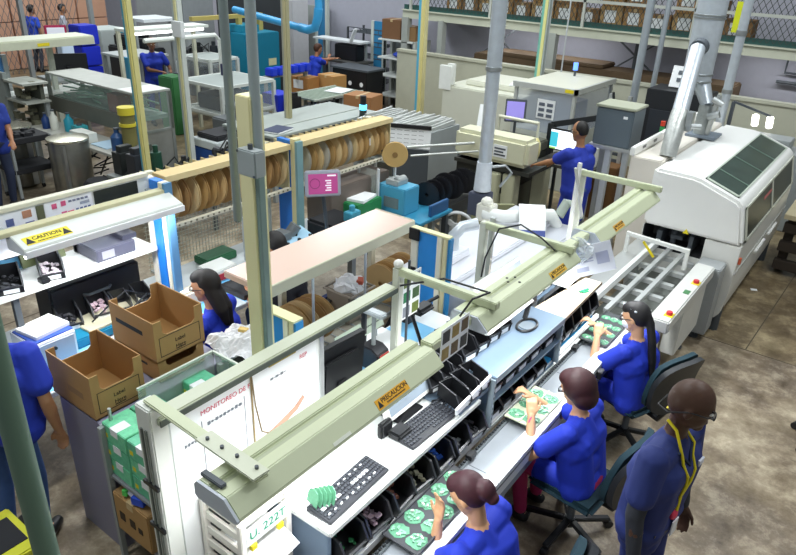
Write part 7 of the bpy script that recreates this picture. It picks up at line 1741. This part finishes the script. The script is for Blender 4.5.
# ================================================================ CHAIRS
def office_chair(label, loc, yaw, back=mat('#23262a', .55), cushion=mat('#12333e', .8), arms=False, bt=0.0):
    t = thing('office_chair', label, 'chair', loc)
    x, y, z = loc
    m = M().cyl((x, y, z+.07), (x, y, z+.13), .04, .035)
    obj('hub', m, BLACK, t)
    for k in range(5):
        a = 2*PI*k/5+.3; c, s_ = math.cos(a), math.sin(a)
        lg_ = obj('base_leg', M().bar((x+.03*c, y+.03*s_, z+.11), (x+.29*c, y+.29*s_, z+.075), .045, .03), BLACK, t, .006)
        obj('caster', M().cyl((x+.29*c-.02*s_, y+.29*s_+.02*c, z+.03), (x+.29*c+.02*s_, y+.29*s_-.02*c, z+.03), .03), BLACK, lg_)
    obj('gas_column', M().cyl((x, y, z+.12), (x, y, z+.40), .026), DGREY, t)
    obj('seat_plate', M().bb(x-.12, x+.12, y-.12, y+.12, z+.385, z+.41), BLACK, t, .01)
    obj('seat_cushion', M().bb(x-.22, x+.24, y-.235, y+.235, z+.41, z+.475), cushion, t, .03, True)
    obj('back_bar', M().tube([(x-.1, y, z+.4), (x-.26, y, z+.39), (x-.31, y, z+.5), (x-.31, y, z+.75)], .024, 8), BLACK, t, 0, True)
    Rb = Matrix.Rotation(-.16-bt, 3, 'Y')
    def cf(o):
        def f(u, v):
            w = (u-.5)*.46; wd = 1-.10*(2*v-1)**4-.16*max(0, v-.6)
            return V((x-.235, y, z+.53))+Rb @ V((.6*w*w-.05+o-.03*(2*v-1)**2*(1 if o < 0 else .3), w*wd, .47*(.5+(v-.5)*(1-.25*abs(2*u-1)**3))+.0))
        return f
    obj('back_shell', M().slab(cf(-.04), cf(-.002), 10, 10), back, t, 0, True)
    obj('back_cushion', M().slab(cf(0), cf(.035), 10, 10), cushion, t, 0, True)
    obj('tilt_lever', M().bar((x, y-.12, z+.39), (x+.02, y-.3, z+.38), .014), BLACK, t)
    if arms:
        for s_ in (1, -1): obj('armrest', M().tube([(x-.1, y+s_*.24, z+.42), (x-.1, y+s_*.29, z+.55), (x-.05, y+s_*.29, z+.66), (x+.12, y+s_*.29, z+.66)], .018, 8), BLACK, t, 0, True)
    t.rotation_euler = (0, 0, yaw)
    return t
c1 = office_chair('office chair of the nearest seated woman with teal edged back', (-.98, 2.36, 0), rad(180))
c2 = dup(c1, (-1.02, 3.46, 0), rad(174), 'black and teal office chair under the second seated woman, lever and star base in view')
c3 = dup(c1, (-1.08, 4.63, 0), rad(158), 'black and teal office chair under the farthest seated woman')
c4 = dup(c1, (.27, 5.62, 0), rad(70), 'office chair at the right picture edge, only two black casters in view')
c5 = office_chair('navy office chair standing empty beyond the cream pink shelf', (-3.62, 4.95, 0), rad(200), BLACK, mat('#25366e', .7))
c6 = dup(c5, (-3.56, 2.78, 0), rad(200), 'office chair under the woman with long dark hair')
c7 = dup(c5, (-3.62, 3.6, 0), rad(180), 'office chair under the person bending over the reel bench')
one('work_stool', M().cyl((-11.5, 12.0, .0), (-11.5, 12.0, .03), .2).cyl((-11.5, 12.0, .03), (-11.5, 12.0, .44), .03).cyl((-11.5, 12.0, .44), (-11.5, 12.0, .49), .19), BLACK, 'black stool under the seated man at the black drawers', 'stool')

# ================================================================ TRAYS AND BOARDS ON THE LINE
def pcb_proto(label, seed, R=.052, col='#5c9a79'):
    q = random.Random(seed); n = 18
    pts = [(R*(1+.16*q.uniform(-1, 1))*math.cos(2*PI*k/n), R*(1+.16*q.uniform(-1, 1))*math.sin(2*PI*k/n)) for k in range(n)]
    t = thing('circuit_board', label, 'circuit board', (0, 0, 0))
    obj('board', M().prism(pts, 0, .002, 'z'), mat(col, .45, 0, .3, 60), t)
    m = M()
    for k in range(16):
        a, r = q.uniform(0, 6.28), R*.75*math.sqrt(q.random()); m.box((r*math.cos(a), r*math.sin(a), .005), (q.uniform(.006, .018), q.uniform(.006, .014), .008), q.uniform(0, 3))
    obj('solder_parts', m, mat('#86bd9c', .4, 0, .4, 80), t)
    m = M()
    for k in range(4):
        a, r = q.uniform(0, 6.28), R*.6; m.cyl((r*math.cos(a), r*math.sin(a), .002), (r*math.cos(a), r*math.sin(a), .014), .006)
    obj('capacitors', m, mat('#d5e2d8', .4), t)
    return t
tr1 = thing('board_tray', 'black tray of green circuit boards before the nearest seated woman', 'tray', (-1.41, 2.35, .826))
obj('tray_plate', M().bb(-1.50, -1.285, 2.02, 2.68, .827, .835), mat('#35373c', .5), tr1, .002)
obj('tray_rim', M().bb(-1.505, -1.498, 2.02, 2.68, .827, .845).bb(-1.287, -1.28, 2.02, 2.68, .827, .845), mat('#45474c', .5), tr1)
pp = [pcb_proto('x', k, .052) for k in (1, 2, 3)]
PB = 'green circuit boards on the nearest black tray'
for k in range(10):
    x = -1.447 if k % 2 == 0 else -1.337; y = 2.09+(k//2)*.125
    if k < 3: o = pp[k]; o.location = (x, y, .8355); o['label'] = 'green round edged circuit board on the nearest black tray'
    else: o = dup(pp[k % 3], (x, y, .8355), k*1.3, 'green round edged circuit board on the nearest black tray')
    o.rotation_euler = (0, 0, k*1.1); o['group'] = PB
tr2 = thing('board_tray', 'pale frame tray of green boards under the hands of the second woman', 'tray', (-1.41, 3.48, .826))
obj('tray_plate', M().bb(-1.50, -1.285, 3.27, 3.7, .832, .84), mat('#b9bfa4', .5), tr2, .002)
obj('tray_divider', M().bb(-1.395, -1.39, 3.27, 3.7, .84, .848).bb(-1.5, -1.285, 3.48, 3.486, .84, .848), mat('#d5d9c8', .5), tr2)
PB2 = 'green circuit boards on the pale tray'
for k in range(6): dup(pp[k % 3], (-1.447+.105*(k % 2), 3.34+.14*(k//2), .8405), k*.8, 'green circuit board on the pale tray of the second woman', PB2)
tr3 = thing('board_tray', 'dark tray crowded with pale green boards before the farthest woman', 'tray', (-1.42, 4.7, .826))
obj('tray_plate', M().bb(-1.525, -1.31, 4.5, 5.06, .834, .842), mat('#3a3d40', .5), tr3, .002)
obj('tray_rim', M().bb(-1.53, -1.525, 4.5, 5.06, .834, .852).bb(-1.315, -1.31, 4.5, 5.06, .842, .852), mat('#4a4c50', .5), tr3)
PB3 = 'pale green circuit boards on the far tray'
for k in range(12): dup(pp[k % 3], (-1.49+.07*(k % 3), 4.56+.13*(k//3), .8425), k*.7, 'pale green circuit board on the tray of the farthest woman', PB3, .72)
